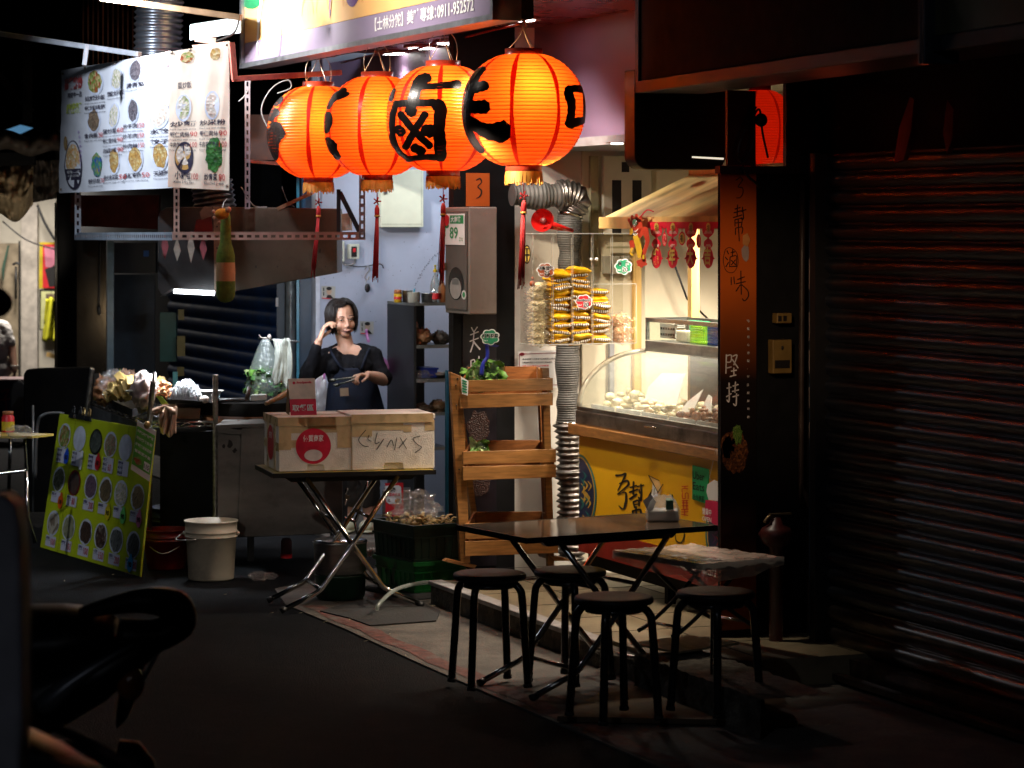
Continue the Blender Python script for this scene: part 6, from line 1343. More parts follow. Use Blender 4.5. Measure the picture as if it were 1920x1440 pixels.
def woman():
    feet=Wp(685,995);feet.z=.012
    t=thing('person','woman in a black top and navy apron touching her ear and holding tongs','person',feet)
    fwd=(-FW*.90+RT*.40+V((0,0,-.14))).normalized();up=V((0,0,1))-RT*.10
    C=Wp(641,597);g=B(skin)
    P,A=head(g,C,fwd,up,1.04)
    nb=Wp(650,660,.03);chain(g,[P(0,-.025,-.05),Wp(648,645,.03),nb],[.050,.048,.058])
    shL=Wp(611,672,.05);shR=Wp(697,668,.02);ches=Wp(656,690,.02)
    chain(g,[nb,shL],[.055,.05]);chain(g,[nb,shR],[.055,.05]);eball(g,Wp(655,690,.03),(RT,-FW,UP),(.125,.075,.10));eball(g,Wp(660,740,.04),(RT,-FW,UP),(.13,.11,.12));eball(g,Wp(668,785,.05),(RT,-FW,UP),(.15,.12,.12))
    elL=Wp(574,708,-.08);wrL=Wp(598,640,-.13);elR=Wp(718,712,-.06);wrR=Wp(690,703,-.26)
    chain(g,[shL,elL,wrL],[.048,.038,.023]);chain(g,[shR,elR],[.050,.040]);chain(g,[elR,Wp(706,708,-.15),wrR],[.040,.038,.025])
    hipL=Wp(655,800,.05);hipR=Wp(688,800,.05)
    for hp,kx,fx in((hipL,652,650),(hipR,690,692)):
        kn=Wp(kx,892,0);an=Wp(fx,968,.06);chain(g,[hp,kn,Wp(kx+1,920,.05),an],[.085,.058,.056,.036]);capsule(g,an,Wp(fx-2,984,-.05),.034,.028)
    hand(g,wrL,Wp(606,618,-.115)-wrL,(RT*.9+FW*.15),[.45,.6,.75,.85],1.12,thumb=1)
    hand(g,wrR,Wp(668,704,-.32)-wrR+UP*.0,(-UP*.9-FW*.25),[.75,.85,.9,.95],1.0,thumb=1)
    body=fuse(g,'body',skin,t,.0042,3)
    face(t,P,A,1.04)
    hr=mt('dark_brown_hair',(.010,.006,.005),.5,var=.5,sc_=40,spec=.3);hairdo(t,P,A,hr,3,1.03)
    # black scoop neck top, one sleeve pulled to the wrist, one at the elbow
    tm_=mt('black_knit_top',(.004,.004,.006),.85,var=.3,sc_=60,bump=.2,bsc=200,spec=.15)
    g=B(tm_)
    eball(g,Wp(655,701,.025),(RT,-FW,UP),(.150,.122,.132));chain(g,[Wp(630,662,.02),Wp(628,685,-.06)],[.040,.05]);chain(g,[Wp(682,660,.02),Wp(682,685,-.06)],[.040,.05]);eball(g,Wp(662,745,.045),(RT,-FW,UP),(.162,.134,.15));eball(g,Wp(668,795,.05),(RT,-FW,UP),(.168,.138,.14))
    chain(g,[Wp(632,660,.07),shL,elL,Wp(595,650,-.12)],[.052,.062,.052,.031]);chain(g,[Wp(672,658,.06),shR,Wp(712,700,-.02),Wp(719,706,-.045)],[.050,.064,.058,.056])
    chain(g,[Wp(640,658,.1),Wp(665,658,.1)],[.05,.05])
    o=fuse(g,'top',tm_,t,.006,5,wr=.013)
    # navy apron: bib, straps, skirt
    am=mt('navy_apron',(.005,.008,.019),.75,var=.25,sc_=40,bump=.15,bsc=120,spec=.2)
    def ap(u,v):
        q=-1.25+2.5*u;y=688+v*115;w_=(.118+.055*min(1,v*1.4));r_=(.128+.030*min(1,v*1.6));c=Wp(660+8*v,y,.03)
        if v<.28:q*=.62+.38*(v/.28)
        f_=1+.03*math.sin(q*9+v*5)*v
        return c+RT*math.sin(q)*(w_+.02)*f_-FW*math.cos(q)*(r_+.008)*f_
    g=B(am);g.grid(ap,30,26);part(t,'apron',g,thick=.003)
    g=B(am)
    for(x0,x1)in((640,618),(676,692)):
        g.tube(smoothpath([Wp(x0+2,692,-.115),Wp((x0+x1)/2,674,-.11),Wp(x1,655,-.02),Wp(x1+4,657,.08)],4),.009,6)
    part(t,'apron_strap',g)
    g=B(mt('apron_patch',(.20,.14,.09),.6));g.slab([Wp(637,728,-.155),Wp(653,727,-.158),Wp(654,742,-.157),Wp(638,743,-.154)],(FW*-.002));part(t,'pocket_patch',g)
    pm_=mt('brown_grey_trousers',(.05,.045,.042),.7,bump=.2,bsc=100);g=B(pm_)
    for hp,kx in((hipL,652),(hipR,690)):chain(g,[hp,Wp(kx,892,0),Wp(kx+1,935,.05)],[.10,.074,.066])
    eball(g,Wp(668,808,.05),(RT,-FW,UP),(.15,.12,.1));fuse(g,'trousers',pm_,t,.008,5,wr=.01)
    cm=mt('cream_clog_rubber',(.60,.58,.42),.5,dirt=.15)
    for fx,sg in((650,-1),(690,1)):
        c=Wp(fx-1,990,-.02);c.z=.012;g=B(cm);eball(g,c+V((0,0,.038))-FW*.02,(RT,-FW,UP),(.052,.085,.042));eball(g,c+V((0,0,.03))+FW*.07,(RT,-FW,UP),(.045,.06,.034));eball(g,c+V((0,0,.014)),(RT,-FW,UP),(.056,.13,.014));part(t,'clog',g);
        g=B(ink)
        for k in range(7):q=random.uniform(.2,2.9);g.ball(c+RT*.046*math.cos(q)-FW*(.02+.075*math.sin(q))+V((0,0,.058-.02*abs(math.cos(q)))),.005,6,4)
        part(t,'clog_vent',g)
    return t,wrR
wm_,wrR=woman()
# tongs in her hand
tg=thing('tongs','dark metal tongs held in the woman\'s hand','tongs',Wp(640,712,-.34));g=B(mt('tong_metal',(.16,.17,.15),.35,.9))
g.tube([Wp(676,706,-.33),Wp(652,709,-.35),Wp(630,712,-.37)],.006,6);g.tube([Wp(676,708,-.33),Wp(655,715,-.36),Wp(634,721,-.38)],.006,6)
for x,y in((624,713),(631,722)):g.ball(Wp(x,y,-.38),(.012,.022,.011),10,6)
part(tg,'jaws',g)
# man in the white shirt at the far left, in the bright shop
DM=25.2
def Mp(px,py,dd=0):return onD(px,py,DM+dd)
f0=Mp(-12,800);f0.z=.0
mn=thing('person','person in a white t-shirt with a beaded bracelet standing at the far shop counter','person',f0)
g=B(skin);P,A=head(g,Mp(-22,560),(-FW*.6-RT*.6),UP,1.0);chain(g,[P(0,-.02,-.06),Mp(-18,592)],[.055,.06]);shR=Mp(8,614);chain(g,[Mp(-18,604),shR,Mp(22,655,-.02),Mp(27,694,-.08)],[.06,.052,.042,.028]);chain(g,[Mp(-18,604),Mp(-44,614),Mp(-50,660)],[.06,.052,.042]);eball(g,Mp(-18,640),(RT,-FW,UP),(.17,.11,.20));eball(g,Mp(-18,700),(RT,-FW,UP),(.16,.11,.18))
for sx in(-30,-8):chain(g,[Mp(sx,720),Mp(sx,790)],[.09,.06])
hand(g,Mp(27,695,-.08),V((0,0,-1)),-RT,.5);fuse(g,'body',skin,mn,.007,3);face(mn,P,A)
hairdo(mn,P,A,MC['dark_brown_hair'],5)
tw_=mt('white_tshirt',(.66,.62,.58),.8,bump=.2,bsc=90);g=B(tw_);chain(g,[Mp(-18,606),Mp(6,616),Mp(15,640,-.01)],[.075,.075,.070]);chain(g,[Mp(-18,606),Mp(-42,616),Mp(-48,640)],[.075,.075,.070]);eball(g,Mp(-18,645),(RT,-FW,UP),(.195,.135,.20));eball(g,Mp(-16,690),(RT,-FW,UP),(.195,.135,.13));fuse(g,'tshirt',tw_,mn,.010,4,wr=.012)
g=B(mt('grey_trousers',(.10,.10,.12),.8));eball(g,Mp(-16,730),(RT,-FW,UP),(.18,.13,.16));
for sx in(-30,-8):chain(g,[Mp(sx,730),Mp(sx,800)],[.11,.08])
part(mn,'trousers',g)
g=B(mt('metal_beads',(.35,.33,.3),.3,.8))
for r_,zz in((.033,0),(.032,.018)):
    for k in range(16):q=2*PI*k/16;g.ball(Mp(27,690,-.08)+RT*r_*math.cos(q)+FW*r_*math.sin(q)+V((0,0,zz)),.008,6,5)
part(mn,'bracelet',g)
random.seed(33)
# ================================================================= kitchen items
def XK_(px,py,d=.0):return onX(px,py,XK+d)
T=thing('fuse_cabinet','cream flat wall cabinet on the pale blue kitchen wall','cabinet',XK_(755,425));cm_=mt('cream_cabinet_enamel',(.66,.66,.50),.4,var=.04)
sK=depth(XK_(755,400))
g=B(cm_);boxX(g,714,794,zat(426,sK),zat(318,sK),XK+.06,.055);part(T,'door',g,bevel=.003);g=B(mt('cream_frame',(.50,.50,.38),.4));boxX(g,789.5,791,zat(423,sK),zat(320,sK),XK+.0615,.002);boxX(g,716,790,zat(421,sK),zat(419.5,sK),XK+.0615,.002);part(T,'trim',g)
g=B(mt('nickel',(.4,.4,.4),.3,.9));boxX(g,720,726,zat(364,sK),zat(348,sK),XK+.07,.009);part(T,'handle',g)
T=thing('switch_box','pale wall switch box with green and red buttons left of the other switch','switch',XK_(639,470));bx=mt('switch_plastic',(.55,.57,.48),.4)
g=B(bx);boxX(g,633,646,zat(490,sK),zat(452,sK),XK+.05,.045);part(T,'housing',g,bevel=.003)
g=B(card);boxX(g,637,642,zat(470,sK),zat(464,sK),XK+.055,.004);boxX(g,637,642,zat(484,sK),zat(478,sK),XK+.055,.004);g.use(redp);boxX(g,637,642,zat(477,sK),zat(471,sK),XK+.055,.004);part(T,'buttons',g)
T=thing('switch_box','pale wall switch box with one red rocker on the kitchen wall','switch',XK_(665,470));g=B(bx);boxX(g,655,674,zat(485,sK),zat(457,sK),XK+.05,.045);part(T,'housing',g,bevel=.003);g=B(ink);boxX(g,659,669,zat(481,sK),zat(462,sK),XK+.054,.003);g.use(redp);boxX(g,662,667,zat(472,sK),zat(465,sK),XK+.057,.003);part(T,'rocker',g)
g=B(mt('white_cable',(.22,.22,.22),.4));g.tube(smoothpath([XK_(641,490,.03),XK_(645,496,.03),XK_(655,497,.03),XK_(664,494,.03),XK_(665,486,.03)],4),.006,6);g.tube(smoothpath([XK_(600,496,.02),XK_(640,497,.02)],4),.005,6);tag(g.build('wall_cable'),'pale cable looping under the two switch boxes','cable')
g=B(black);g.tube(smoothpath([XK_(655,498,.02),XK_(680,500,.02),XK_(712,495,.02),XK_(719,503,.02)],4),.004,5);tag(g.build('wire_rail'),'thin dark wire strung on the kitchen wall holding the hook','wire')
g=B(steel);g.tube(smoothpath([XK_(684,505,.03),XK_(690,499,.03),XK_(693,506,.03),XK_(687,514,.03),XK_(684,521,.03),XK_(690,524,.03),XK_(692,518,.03)],5),.0035,6);g.tube(smoothpath([XK_(688,524,.03),XK_(686,530,.03),XK_(690,534,.03)],4),.003,6);g.use(black);g.ball(XK_(689,540,.03),(.01,.02,.03),8,6);tag(g.build('s_hook'),'steel S-hook with a small black clip on the kitchen wall','hook')
for px,py,lab in((616,548,'small portrait sticker on the wall above the woman\'s head'),(688,614,'small portrait sticker on the wall right of the woman')):
    t=thing('portrait_sticker',lab,'sticker',XK_(px,py+12,.003));g=B(mt('sticker_paper',(.42,.42,.38),.5));Xs=XK+.004;g.slab([onX(px+a,py+b_,Xs)for a,b_ in((-13,-12),(13,-11),(12,13),(-13,12))],(-.002,0,0));part(t,'sheet',g)
    g=B(mt('portrait_skin_print',(.5,.35,.25),.5));g.warp=lambda x,y,z=0:onX(x,y,Xs+.001+z);g.disc(px+1,py-2,5,6.5,0,14);g.use(ink);g.disc(px+1,py-7,5.2,3.4,.001,14);g.add([(px+a,py+b_,.001)for a,b_ in((-5,12),(-2,5),(4,5),(10,12))],[(0,1,2,3)],False);g.stroke([(px-9,py-8),(px-9,py-3)],2,.001);g.stroke([(px-9,py),(px-9,py+6)],2,.001);g.use(redp);g.stroke([(px-12,py+11),(px+3,py+12)],1.6,.0015);part(t,'print',g)
# splash dots on the wall
g=B(ink);g.warp=lambda x,y,z=0:onX(x,y,XK+.002)
for k in range(34):q=k/33;g.disc(778+48*q+random.uniform(-2,2),535-62*math.sin(q*1.4)+random.uniform(-2,2),.7,1.0,0,6)
for k in range(70):g.disc(random.uniform(604,830),random.uniform(430,620),random.uniform(.3,.8),random.uniform(.3,.9),0,6)
part(next(o for o in COL.objects if o.name.startswith('kitchen_wall')),'wall_specks',g)
# shelf unit
YS=5.54;xa=onY(726,600,YS).x;xb=onY(776,600,YS).x;ztS=1.40;ysr=onX(846,600,xb).y
T=thing('metal_shelf_unit','dark grey metal shelf unit in the kitchen holding bags and jars','shelf unit',((xa+xb)/2,YS+.2,.01))
sm=mt('dark_grey_shelf_metal',(.035,.036,.038),.42,.5,var=.3,sc_=6,dirt=.3);lite=mt('worn_shelf_edge',(.28,.29,.27),.4,.6)
g=B(sm);g.box((xa,YS,.01),(xb,YS+.016,ztS));part(T,'side_panel',g);g=B(sm);g.box((xa,YS+.016,.01),(xa+.016,ysr,ztS));part(T,'back_panel',g)
g=B(lite);g.box((xa,YS,ztS+.001),(xb+.01,ysr,ztS+.018));part(T,'top',g)
for y_ in(648,712,775,840):z_=zat(y_,depth(V((xb,YS,1))));g=B(sm);g.box((xa+.017,YS+.017,z_-.015),(xb-.008,ysr,z_));g.use(lite);g.box((xb-.007,YS+.017,z_-.018),(xb,ysr,z_+.003));part(T,'shelf',g)
def S_(px,py,d=-.12):return onX(px,py,xb+d)
crk=film('bag_milky_film',(1,.97,.95),.18,.2,1.0,25,milky=.45)
def lump(name,lab,cat,px,py,r,m,seed,amp=.4):return crumple(name,lab,cat,S_(px,py),r,m,seed,amp)
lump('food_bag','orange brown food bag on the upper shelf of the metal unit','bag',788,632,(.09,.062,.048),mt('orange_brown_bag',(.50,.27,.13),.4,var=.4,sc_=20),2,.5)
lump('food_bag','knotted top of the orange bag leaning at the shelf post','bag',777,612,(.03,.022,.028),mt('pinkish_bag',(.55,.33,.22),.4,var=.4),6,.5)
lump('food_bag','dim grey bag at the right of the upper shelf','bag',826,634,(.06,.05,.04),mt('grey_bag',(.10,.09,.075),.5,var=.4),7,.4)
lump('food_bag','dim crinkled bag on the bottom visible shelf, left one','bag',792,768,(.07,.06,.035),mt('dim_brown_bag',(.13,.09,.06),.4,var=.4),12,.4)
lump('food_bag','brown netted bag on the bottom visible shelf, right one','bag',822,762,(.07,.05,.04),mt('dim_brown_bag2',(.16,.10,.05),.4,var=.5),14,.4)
z_=zat(712,depth(V((xb,YS,1))));t=thing('plastic_basket','blue plastic basket on the middle shelf of the metal unit','basket',S_(800,712));g=B(mt('blue_basket_plastic',(.01,.04,.36),.35));ya,yb=S_(784,700).y,S_(814,700).y;g.box((xb-.25,ya,z_+.005),(xb-.06,yb,z_+.06));g.box((xb-.255,ya-.008,z_+.055),(xb-.055,yb+.008,z_+.068));part(t,'body',g,bevel=.003)
lump('clear_bag','crinkled clear bag lying over the blue basket','bag',784,704,(.05,.045,.03),clearbag,22,.6).location.x+=.09
g=B(dsteel);c=S_(826,708,-.1);c.z=z_+.001;g.lathe([(.001,0),(.05,.0),(.065,.035),(.067,.036),(.05,.004)],c,24);tag(g.build('metal_bowl'),'small metal bowl beside the blue basket on the shelf','bowl')
zt_=ztS+.019
def onTop(px,d=-.1):p=onX(px,575,xb+d);p.z=zt_;return p
g=B(mt('yellow_red_tin',(.65,.42,.02),.35));c=onTop(746);g.lathe([(.001,0),(.024,0),(.024,.055),(.001,.055)],c,18);g.use(redp);g.lathe([(.0245,.02),(.0245,.036)],c,18,cap=False);g.use(mt('rust_lid',(.4,.15,.05),.5));g.lathe([(.001,.056),(.025,.056),(.022,.078),(.001,.08)],c,18);tag(g.build('condiment_jar'),'yellow and red condiment jar on the left end of the shelf unit top','jar')
for px,r_,h_,m_,lab in((764,.034,.072,steel,'tall dull steel cup next to the yellow jar'),(776,.040,.062,mt('milky_tub',(.55,.58,.52),.35),'milky plastic tub with a blue spoon on the shelf unit'),(805,.052,.055,steel,'wide steel pot on the shelf unit top')):
    c=onTop(px,-.08 if r_>.035 else-.12);g=B(m_);g.lathe([(.001,0),(r_*.95,0),(r_,h_),(r_*1.04,h_+.002),(r_*.96,h_),(.001,h_-.006)],c,22)
    if 'spoon' in lab:g.use(mt('light_blue_plastic',(.05,.4,.6),.3));g.tube([c+V((0,.0,.03)),c+V((0,.004,.085))],.005,6)
    tag(g.build('kitchen_pot'),lab,'pot' if r_>.05 else 'cup')
c=onTop(816,-.05);g=B(film('bottle_plastic',(.85,.9,.88),.25,.08,milky=.2));g.lathe([(.028,0),(.032,.01),(.032,.10),(.026,.13),(.010,.17),(.009,.185)],c,20);g.use(redp);g.lathe([(.033,.02),(.033,.058)],c,20,cap=False);g.use(mt('yellow_cap',(.75,.62,.03),.35));g.lathe([(.011,.186),(.014,.19),(.013,.2),(.006,.205),(.004,.222),(.012,.226),(.001,.23)],c,14);tag(g.build('squeeze_bottle'),'clear bottle with red label and yellow cap on the shelf unit','bottle')
c=onTop(829,-.06);g=B(mt('orange_bottle',(.55,.22,.08),.35));g.lathe([(.02,0),(.024,.01),(.024,.09),(.016,.11),(.006,.15),(.001,.16)],c,18);tag(g.build('squeeze_bottle'),'orange brown bottle right of the clear one, by the meter box','bottle')
# pink and clear bags hanging by the woman
pk=film('pink_bag_film',(1,.55,.9),.12,.2,1.0,25,milky=.55)
g=B(pk);cs=[(716,668),(726,676),(738,678),(733,690),(724,700),(720,708),(714,690)];g.slab([onD(x,y,17.35+.03*(i%2))for i,(x,y)in enumerate(cs)],FW*.03);tag(g.build('pink_bag',bevel=.004),'pink plastic bag sticking out right of the woman','bag')
g=B(pk);g.tube(smoothpath([onD(687,618,17.6),onD(688,628,17.6),onD(691,640,17.5)],4),.009,6);tag(g.build('pink_strap'),'pink bag strip hanging on the wall sticker','bag')
crumple('hanging_bag','pinkish white plastic bag hanging behind the woman at left','bag',onD(597,700,17.5),(.05,.04,.08),pk,31,.4)
crumple('hanging_bag','clear bluish plastic bag hanging low behind the pick-up card','bag',onD(597,738,17.4),(.05,.05,.11),crk,33,.4)
# ---- blue posts and blue shutter left of the kitchen wall
bluep=mt('deep_blue_door_paint',(.012,.05,.11),.38,var=.2);DB=18.4
def panD(name,lab,cat,pa,pb,ya,yb,D,m,th=.03,**k):
    g=B(m);a=onD(pa,420,D);b_=onD(pb,420,D);za,zb2=zat(yb,D),zat(ya,D)
    n=(b_-a).normalized();f_=FW*th
    g.hexa([V((a.x,a.y,za)),V((b_.x,b_.y,za)),V((b_.x,b_.y,za))+f_,V((a.x,a.y,za))+f_,V((a.x,a.y,zb2)),V((b_.x,b_.y,zb2)),V((b_.x,b_.y,zb2))+f_,V((a.x,a.y,zb2))+f_])
    return tag(g.build(name,**k),lab,cat)
panD('door_post','deep blue door post beside the pale kitchen wall','post',562,592,250,1000,DB,bluep)
panD('door_post','thin bright blue edge strip of the blue door post','post',556,561,250,1000,DB-.05,mt('bright_blue_strip',(.08,.42,.62),.3))
panD('door_post','dark steel post at the right end of the blue shutter','post',519,534,470,1000,DB+.3,mt('dark_steel_post',(.06,.07,.08),.4,.5))
t=panD('paper_label','tiny white label on the dark steel post','label',517,522,558,575,DB+.27,whitep,.002)
g=B(crk if False else mt('silvery_bubble_wrap',(.32,.36,.38),.3,.3,var=.3,sc_=20,bump=.6,bsc=30));g.grid(lambda u,v:onD(535+20*u,480+280*v,DB+.1-.05*math.sin(u*PI)+.02*noise.noise(V((u*3,v*9,0)))),8,30);tag(g.build('foil_wrap',thick=.004),'silvery foil wrapped strip between the posts','foil wrap')
shb=mt('blue_shutter_paint',(.012,.065,.22),.68,.0,spec=.25,var=.3,sc_=5,dirt=.3,bump=.05)
T=thing('roller_shutter','dark blue roller shutter half hidden behind the food cart','shutter',onY(440,420,5.36));g=B(shb);x0=onY(318,420,5.36).x;x1=onY(524,420,5.36).x;z=.5
while z<2.0:
    h=.10;pr=[(0,z),(-.012,z+.02),(-.022,z+.05),(-.012,z+.08),(0,z+.088),(0,z+.1)];g.add([V((x0,5.36+y,zz))for y,zz in pr]+[V((x1,5.36+y,zz))for y,zz in pr],[(i,i+1,i+1+6,i+6)for i in range(5)],True);z+=h
part(T,'slat_curtain',g)
# towel and green bag hung on the post
T=thing('vegetable_bag','clear bag full of green leaves hanging by the blue shutter','vegetable bag',onD(502,745,16.9))
random.seed(8);g=B(leaf)
lm2=mt('wet_leaf_green',(.10,.26,.07),.4,var=.5,sc_=25)
for k in range(120):
    p=onD(random.uniform(466,535),random.uniform(694,740),16.9+random.uniform(-.06,.06));q=Mx.Rotation(random.uniform(0,6),3,V((random.uniform(-1,1),random.uniform(-1,1),1)).normalized());g.use(random.choice([leaf,lm2,leafl]));g.grid(lambda u,v:p+q@V(((u-.5)*.05,(v-.5)*.06,.01*math.sin(u*7+v*5))),3,3)
part(T,'leaves',g)
def bg_(u,v):
    q=2*PI*u;w_=[.006,.03,.06,.09,.115,.13,.128,.10][min(7,int(v*7.99))];w_=.01+.125*min(1,(v*1.25))**.8*(1 if v<.9 else 1-(v-.9)*3)
    c=onD(497+6*v,632+115*v,16.9);rr=1+.16*noise.noise(V((math.cos(q)*3,math.sin(q)*3,v*1.5)))+.05*math.sin(q*14)*(1-v)
    return c+RT*w_*math.cos(q)*rr+FW*w_*.6*math.sin(q)*rr
g=B(film('veg_bag_film',(.92,1,.96),.08,.2,.9,30,milky=.22));g.grid(bg_,44,20);part(T,'bag',g)
g=B(mt('old_white_towel',(.42,.44,.38),.9,bump=.5,bsc=120,var=.25));g.grid(lambda u,v:onD(512+(30+4*v)*u+4*math.sin(v*4),636+2*math.sin(u*5)+(74+22*u+6*math.sin(u*8))*v,16.75+.05*noise.noise(V((u*2.5+v,v*1.5,3)))+.02*noise.noise(V((u*8,v*2.5,5)))),24,16);tag(g.build('towel',thick=.006),'old greyish white towel hung beside the green leaf bag','towel')
g=B(steel);g.tube([onD(484,634,16.8),onD(560,641,16.8)],.006,8);g.use(wire);g.tube(smoothpath([onD(486,628,16.78),onD(490,633,16.78),onD(500,634,16.78)],3),.003,5);g.ball(onD(505,632,16.78),(.012,.014,.018),8,6);tag(g.build('hanging_rod'),'thin steel rod holding the towel and bag','rod')
# ================================================================= range hood, light tube, slotted frame
DH=15.9
hoodm=mt('brown_tinted_steel',(.13,.105,.075),.42,.6,var=.25,sc_=4,dirt=.35);hoodd=mt('dark_hood_steel',(.075,.072,.072),.30,.7,var=.35,sc_=4,bump=.04)
T=thing('range_hood','wide steel range hood over the cart with a dark curved left end','range hood',onD(520,540,DH))
g=B(hoodm);g.slab([onD(x,y,DH)for x,y in((424,388),(632,391),(632,512),(424,549))],FW*.5);part(T,'side_panel',g,bevel=.004)
g=B(hoodd);pts=[(296,540),(296,410),(300,396),(312,389),(420,387),(422,549),(330,540),(316,546),(308,556),(302,552)];g.slab([onD(x,y,DH+.02)for x,y in pts],FW*.45);part(T,'curved_panel',g,bevel=.005)
g=B(mt('hood_riveted_edge',(.34,.25,.18),.45,.5));g.slab([onD(x,y,DH-.004)for x,y in((400,388),(424,388),(424,549),(402,547))],FW*.003);g.use(ink)
for k in range(7):g.ball(onD(407,405+20*k,DH-.006),.005,6,4)
part(T,'edge_plate',g)
g=B(ink);g.warp=lambda x,y,z=0:onD(x,y,DH-.003);
for cx,cy,sz in((600,470,4),(480,500,3),(560,440,2),(520,500,2),(610,500,2),(590,405,2)):g.disc(cx,cy,sz*.4,sz,0,8,.3)
part(T,'grease_spots',g)
T=thing('light_tube','bright white fluorescent tube under the hood','light tube',onD(363,548,15.6));g=B(emi('tube_glow',(.85,.93,1),16));g.tube([onD(326,546,15.6),onD(402,550,15.6)],.012,10);part(T,'tube',g);g=B(steel);g.slab([onD(x,y,15.61)for x,y in((300,556),(322,541),(402,543),(402,547),(325,545),(310,553))],FW*.02);part(T,'holder',g)
area('tube_lamp',onD(364,551,15.58),onD(340,760,15.6),15,(.85,.93,1),.24,.03,110)
# hanging diamond ornaments on the dark panel
pm1=mt('ornament_pink',(.20,.05,.06),.5,var=.4);pm2=mt('ornament_pale',(.25,.22,.18),.5,var=.4)
for i,(px,py0,py1,m_)in enumerate(((309,432,487,pm1),(332,445,490,pm2),(358,432,493,pm2),(381,440,488,pm1))):
    g=B(m_);g.slab([onD(x,y,15.7)for x,y in((px,py0),(px+7,(py0+py1)/2+3),(px,py1),(px-7,(py0+py1)/2))],FW*.004);tag(g.build('paper_diamond'),['pinkish diamond shaped ornament, leftmost on the dark hood panel','pale diamond shaped ornament, second from left on the hood panel','pale long diamond ornament, third on the hood panel','pinkish diamond ornament nearest the plush bottle'][i],'ornament')
g=B(mt('dim_crimson_board',(.12,.008,.012),.5));g.slab([onD(x,y,15.75)for x,y in((368,412),(396,405),(400,445),(362,442))],FW*.004);g.use(mt('dim_pink_white',(.16,.12,.11),.5));g.slab([onD(x,y,15.74)for x,y in((374,398),(384,386),(398,390),(400,404),(378,412))],FW*.004);tag(g.build('crimson_card'),'dim crimson card stuck on the hood above the slotted bar','card')
# slotted angle frame
sa=mt('pinkish_slotted_steel',(.52,.34,.28),.45,.4,var=.15);sb=mt('bluish_slotted_steel',(.40,.46,.54),.4,.5,var=.15)
DFm=15.2
def slotted(mb,a,b_,w_,up,n,m_):
    """flat perforated bar from a to b, height along up"""
    a=V(a);b_=V(b_);up=V(up).normalized()*w_/2;N_=n
    for sg in(-1,1):q0=up*.38*sg*1.0;q1=up*sg;mb.add([a+q0,b_+q0,b_+q1,a+q1],[(0,1,2,3)],False)
    for k in range(N_+1):
        f0=max(0,(k-.22)/N_);f1=min(1,(k+.22)/N_);p=a.lerp(b_,f0);q=a.lerp(b_,f1);mb.add([p-up*.38,q-up*.38,q+up*.38,p+up*.38],[(0,1,2,3)],False)
    return mb
T=thing('banner_rack','slotted angle iron frame carrying the menu banner','frame',onD(323,445,DFm))
cL=onD(140,443,17.3);cL.z=zat(443,DFm);cC=onD(323,443,DFm);cR=onD(685,443,DFm+.15)
g=B(sa);slotted(g,cC,cR,.040,(0,0,1),24,sa);part(T,'lower_bar',g,thick=.003)
g=B(sb);slotted(g,onD(140,443,17.2),cC,.045,(0,0,1),52,sb);part(T,'lower_bar',g,thick=.003)
g=B(sa);g.slab([cC-RT*.004+V((0,0,.021)),cR+V((0,0,.021)),cR+V((0,0,.021))+FW*.035,cC+V((0,0,.021))+FW*.035],(0,0,.003));part(T,'lower_flange',g)
g=B(sa);slotted(g,onD(331,450,DFm-.01),onD(331,340,DFm-.01),.032,RT,9,sa);part(T,'upright',g,thick=.003)
g=B(sb);slotted(g,onD(146,440,17.15),onD(146,340,17.15),.038,RT,7,sb);part(T,'upright',g,thick=.003)
g=B(mt('grey_slotted_steel',(.28,.25,.27),.45,.5));slotted(g,onD(679,448,DFm+.12),onD(679,322,DFm+.12),.034,RT,8,sa);part(T,'upright',g,thick=.003)
g=B(MC['grey_slotted_steel']);slotted(g,onD(464,392,DFm+.5),onD(464,150,DFm+.5),.03,RT,16,sa);part(T,'upright',g,thick=.003)
t=thing('shelf_bracket','black triangular shelf bracket on the slotted frame','bracket',onD(640,435,DFm+.2));g=B(black);fb=lambda x,y:onD(x,y,DFm+.2)
g.beam(fb(635,355),fb(635,438),.022,.02,FW);g.beam(fb(637,360),fb(674,434),.026,.02,FW);g.beam(fb(630,437),fb(676,437),.012,.02,FW);part(t,'arms',g)
g=B(mt('stacked_card',(.4,.3,.24),.7,stretch=(1,1,30)));g.slab([onD(x,y,DFm+.35)for x,y in((640,401),(652,400),(656,405),(658,432),(641,433))],FW*.15);tag(g.build('card_stack'),'small pinkish stack of cards on the bracket','card stack')
# plush bottle toy
DPl=15.0
T=thing('plush_bottle','green plush bottle toy with a peach band hanging from the frame','plush toy',onD(423,568,DPl));pl=mt('green_plush',(.14,.20,.02),.95,bump=.6,bsc=250,var=.3,sc_=30);pl2=mt('peach_plush',(.62,.33,.15),.95,bump=.5,bsc=200);s=DPl/FP
def pz(y):return zat(y,DPl)
c=onD(423,568,DPl);pr_=[(568,.001),(566,9),(561,15),(553,17.5),(535,18),(527,18)];up1=[(492,17.3),(478,17.2),(468,15),(458,11.5),(450,10.5),(430,10),(405,9),(396,7),(390,3)]
c2=V((c.x,c.y,0))
g=B(pl);g.lathe([(w_*s,pz(y))for y,w_ in pr_],c2,26,cap=False);g.lathe([(w_*s,pz(y))for y,w_ in up1],c2,26,cap=False);part(T,'body',g);g=B(pl2);g.lathe([(18*s,pz(527)),(18.2*s,pz(510)),(17.3*s,pz(492))],c2,26,cap=False);part(T,'band',g)
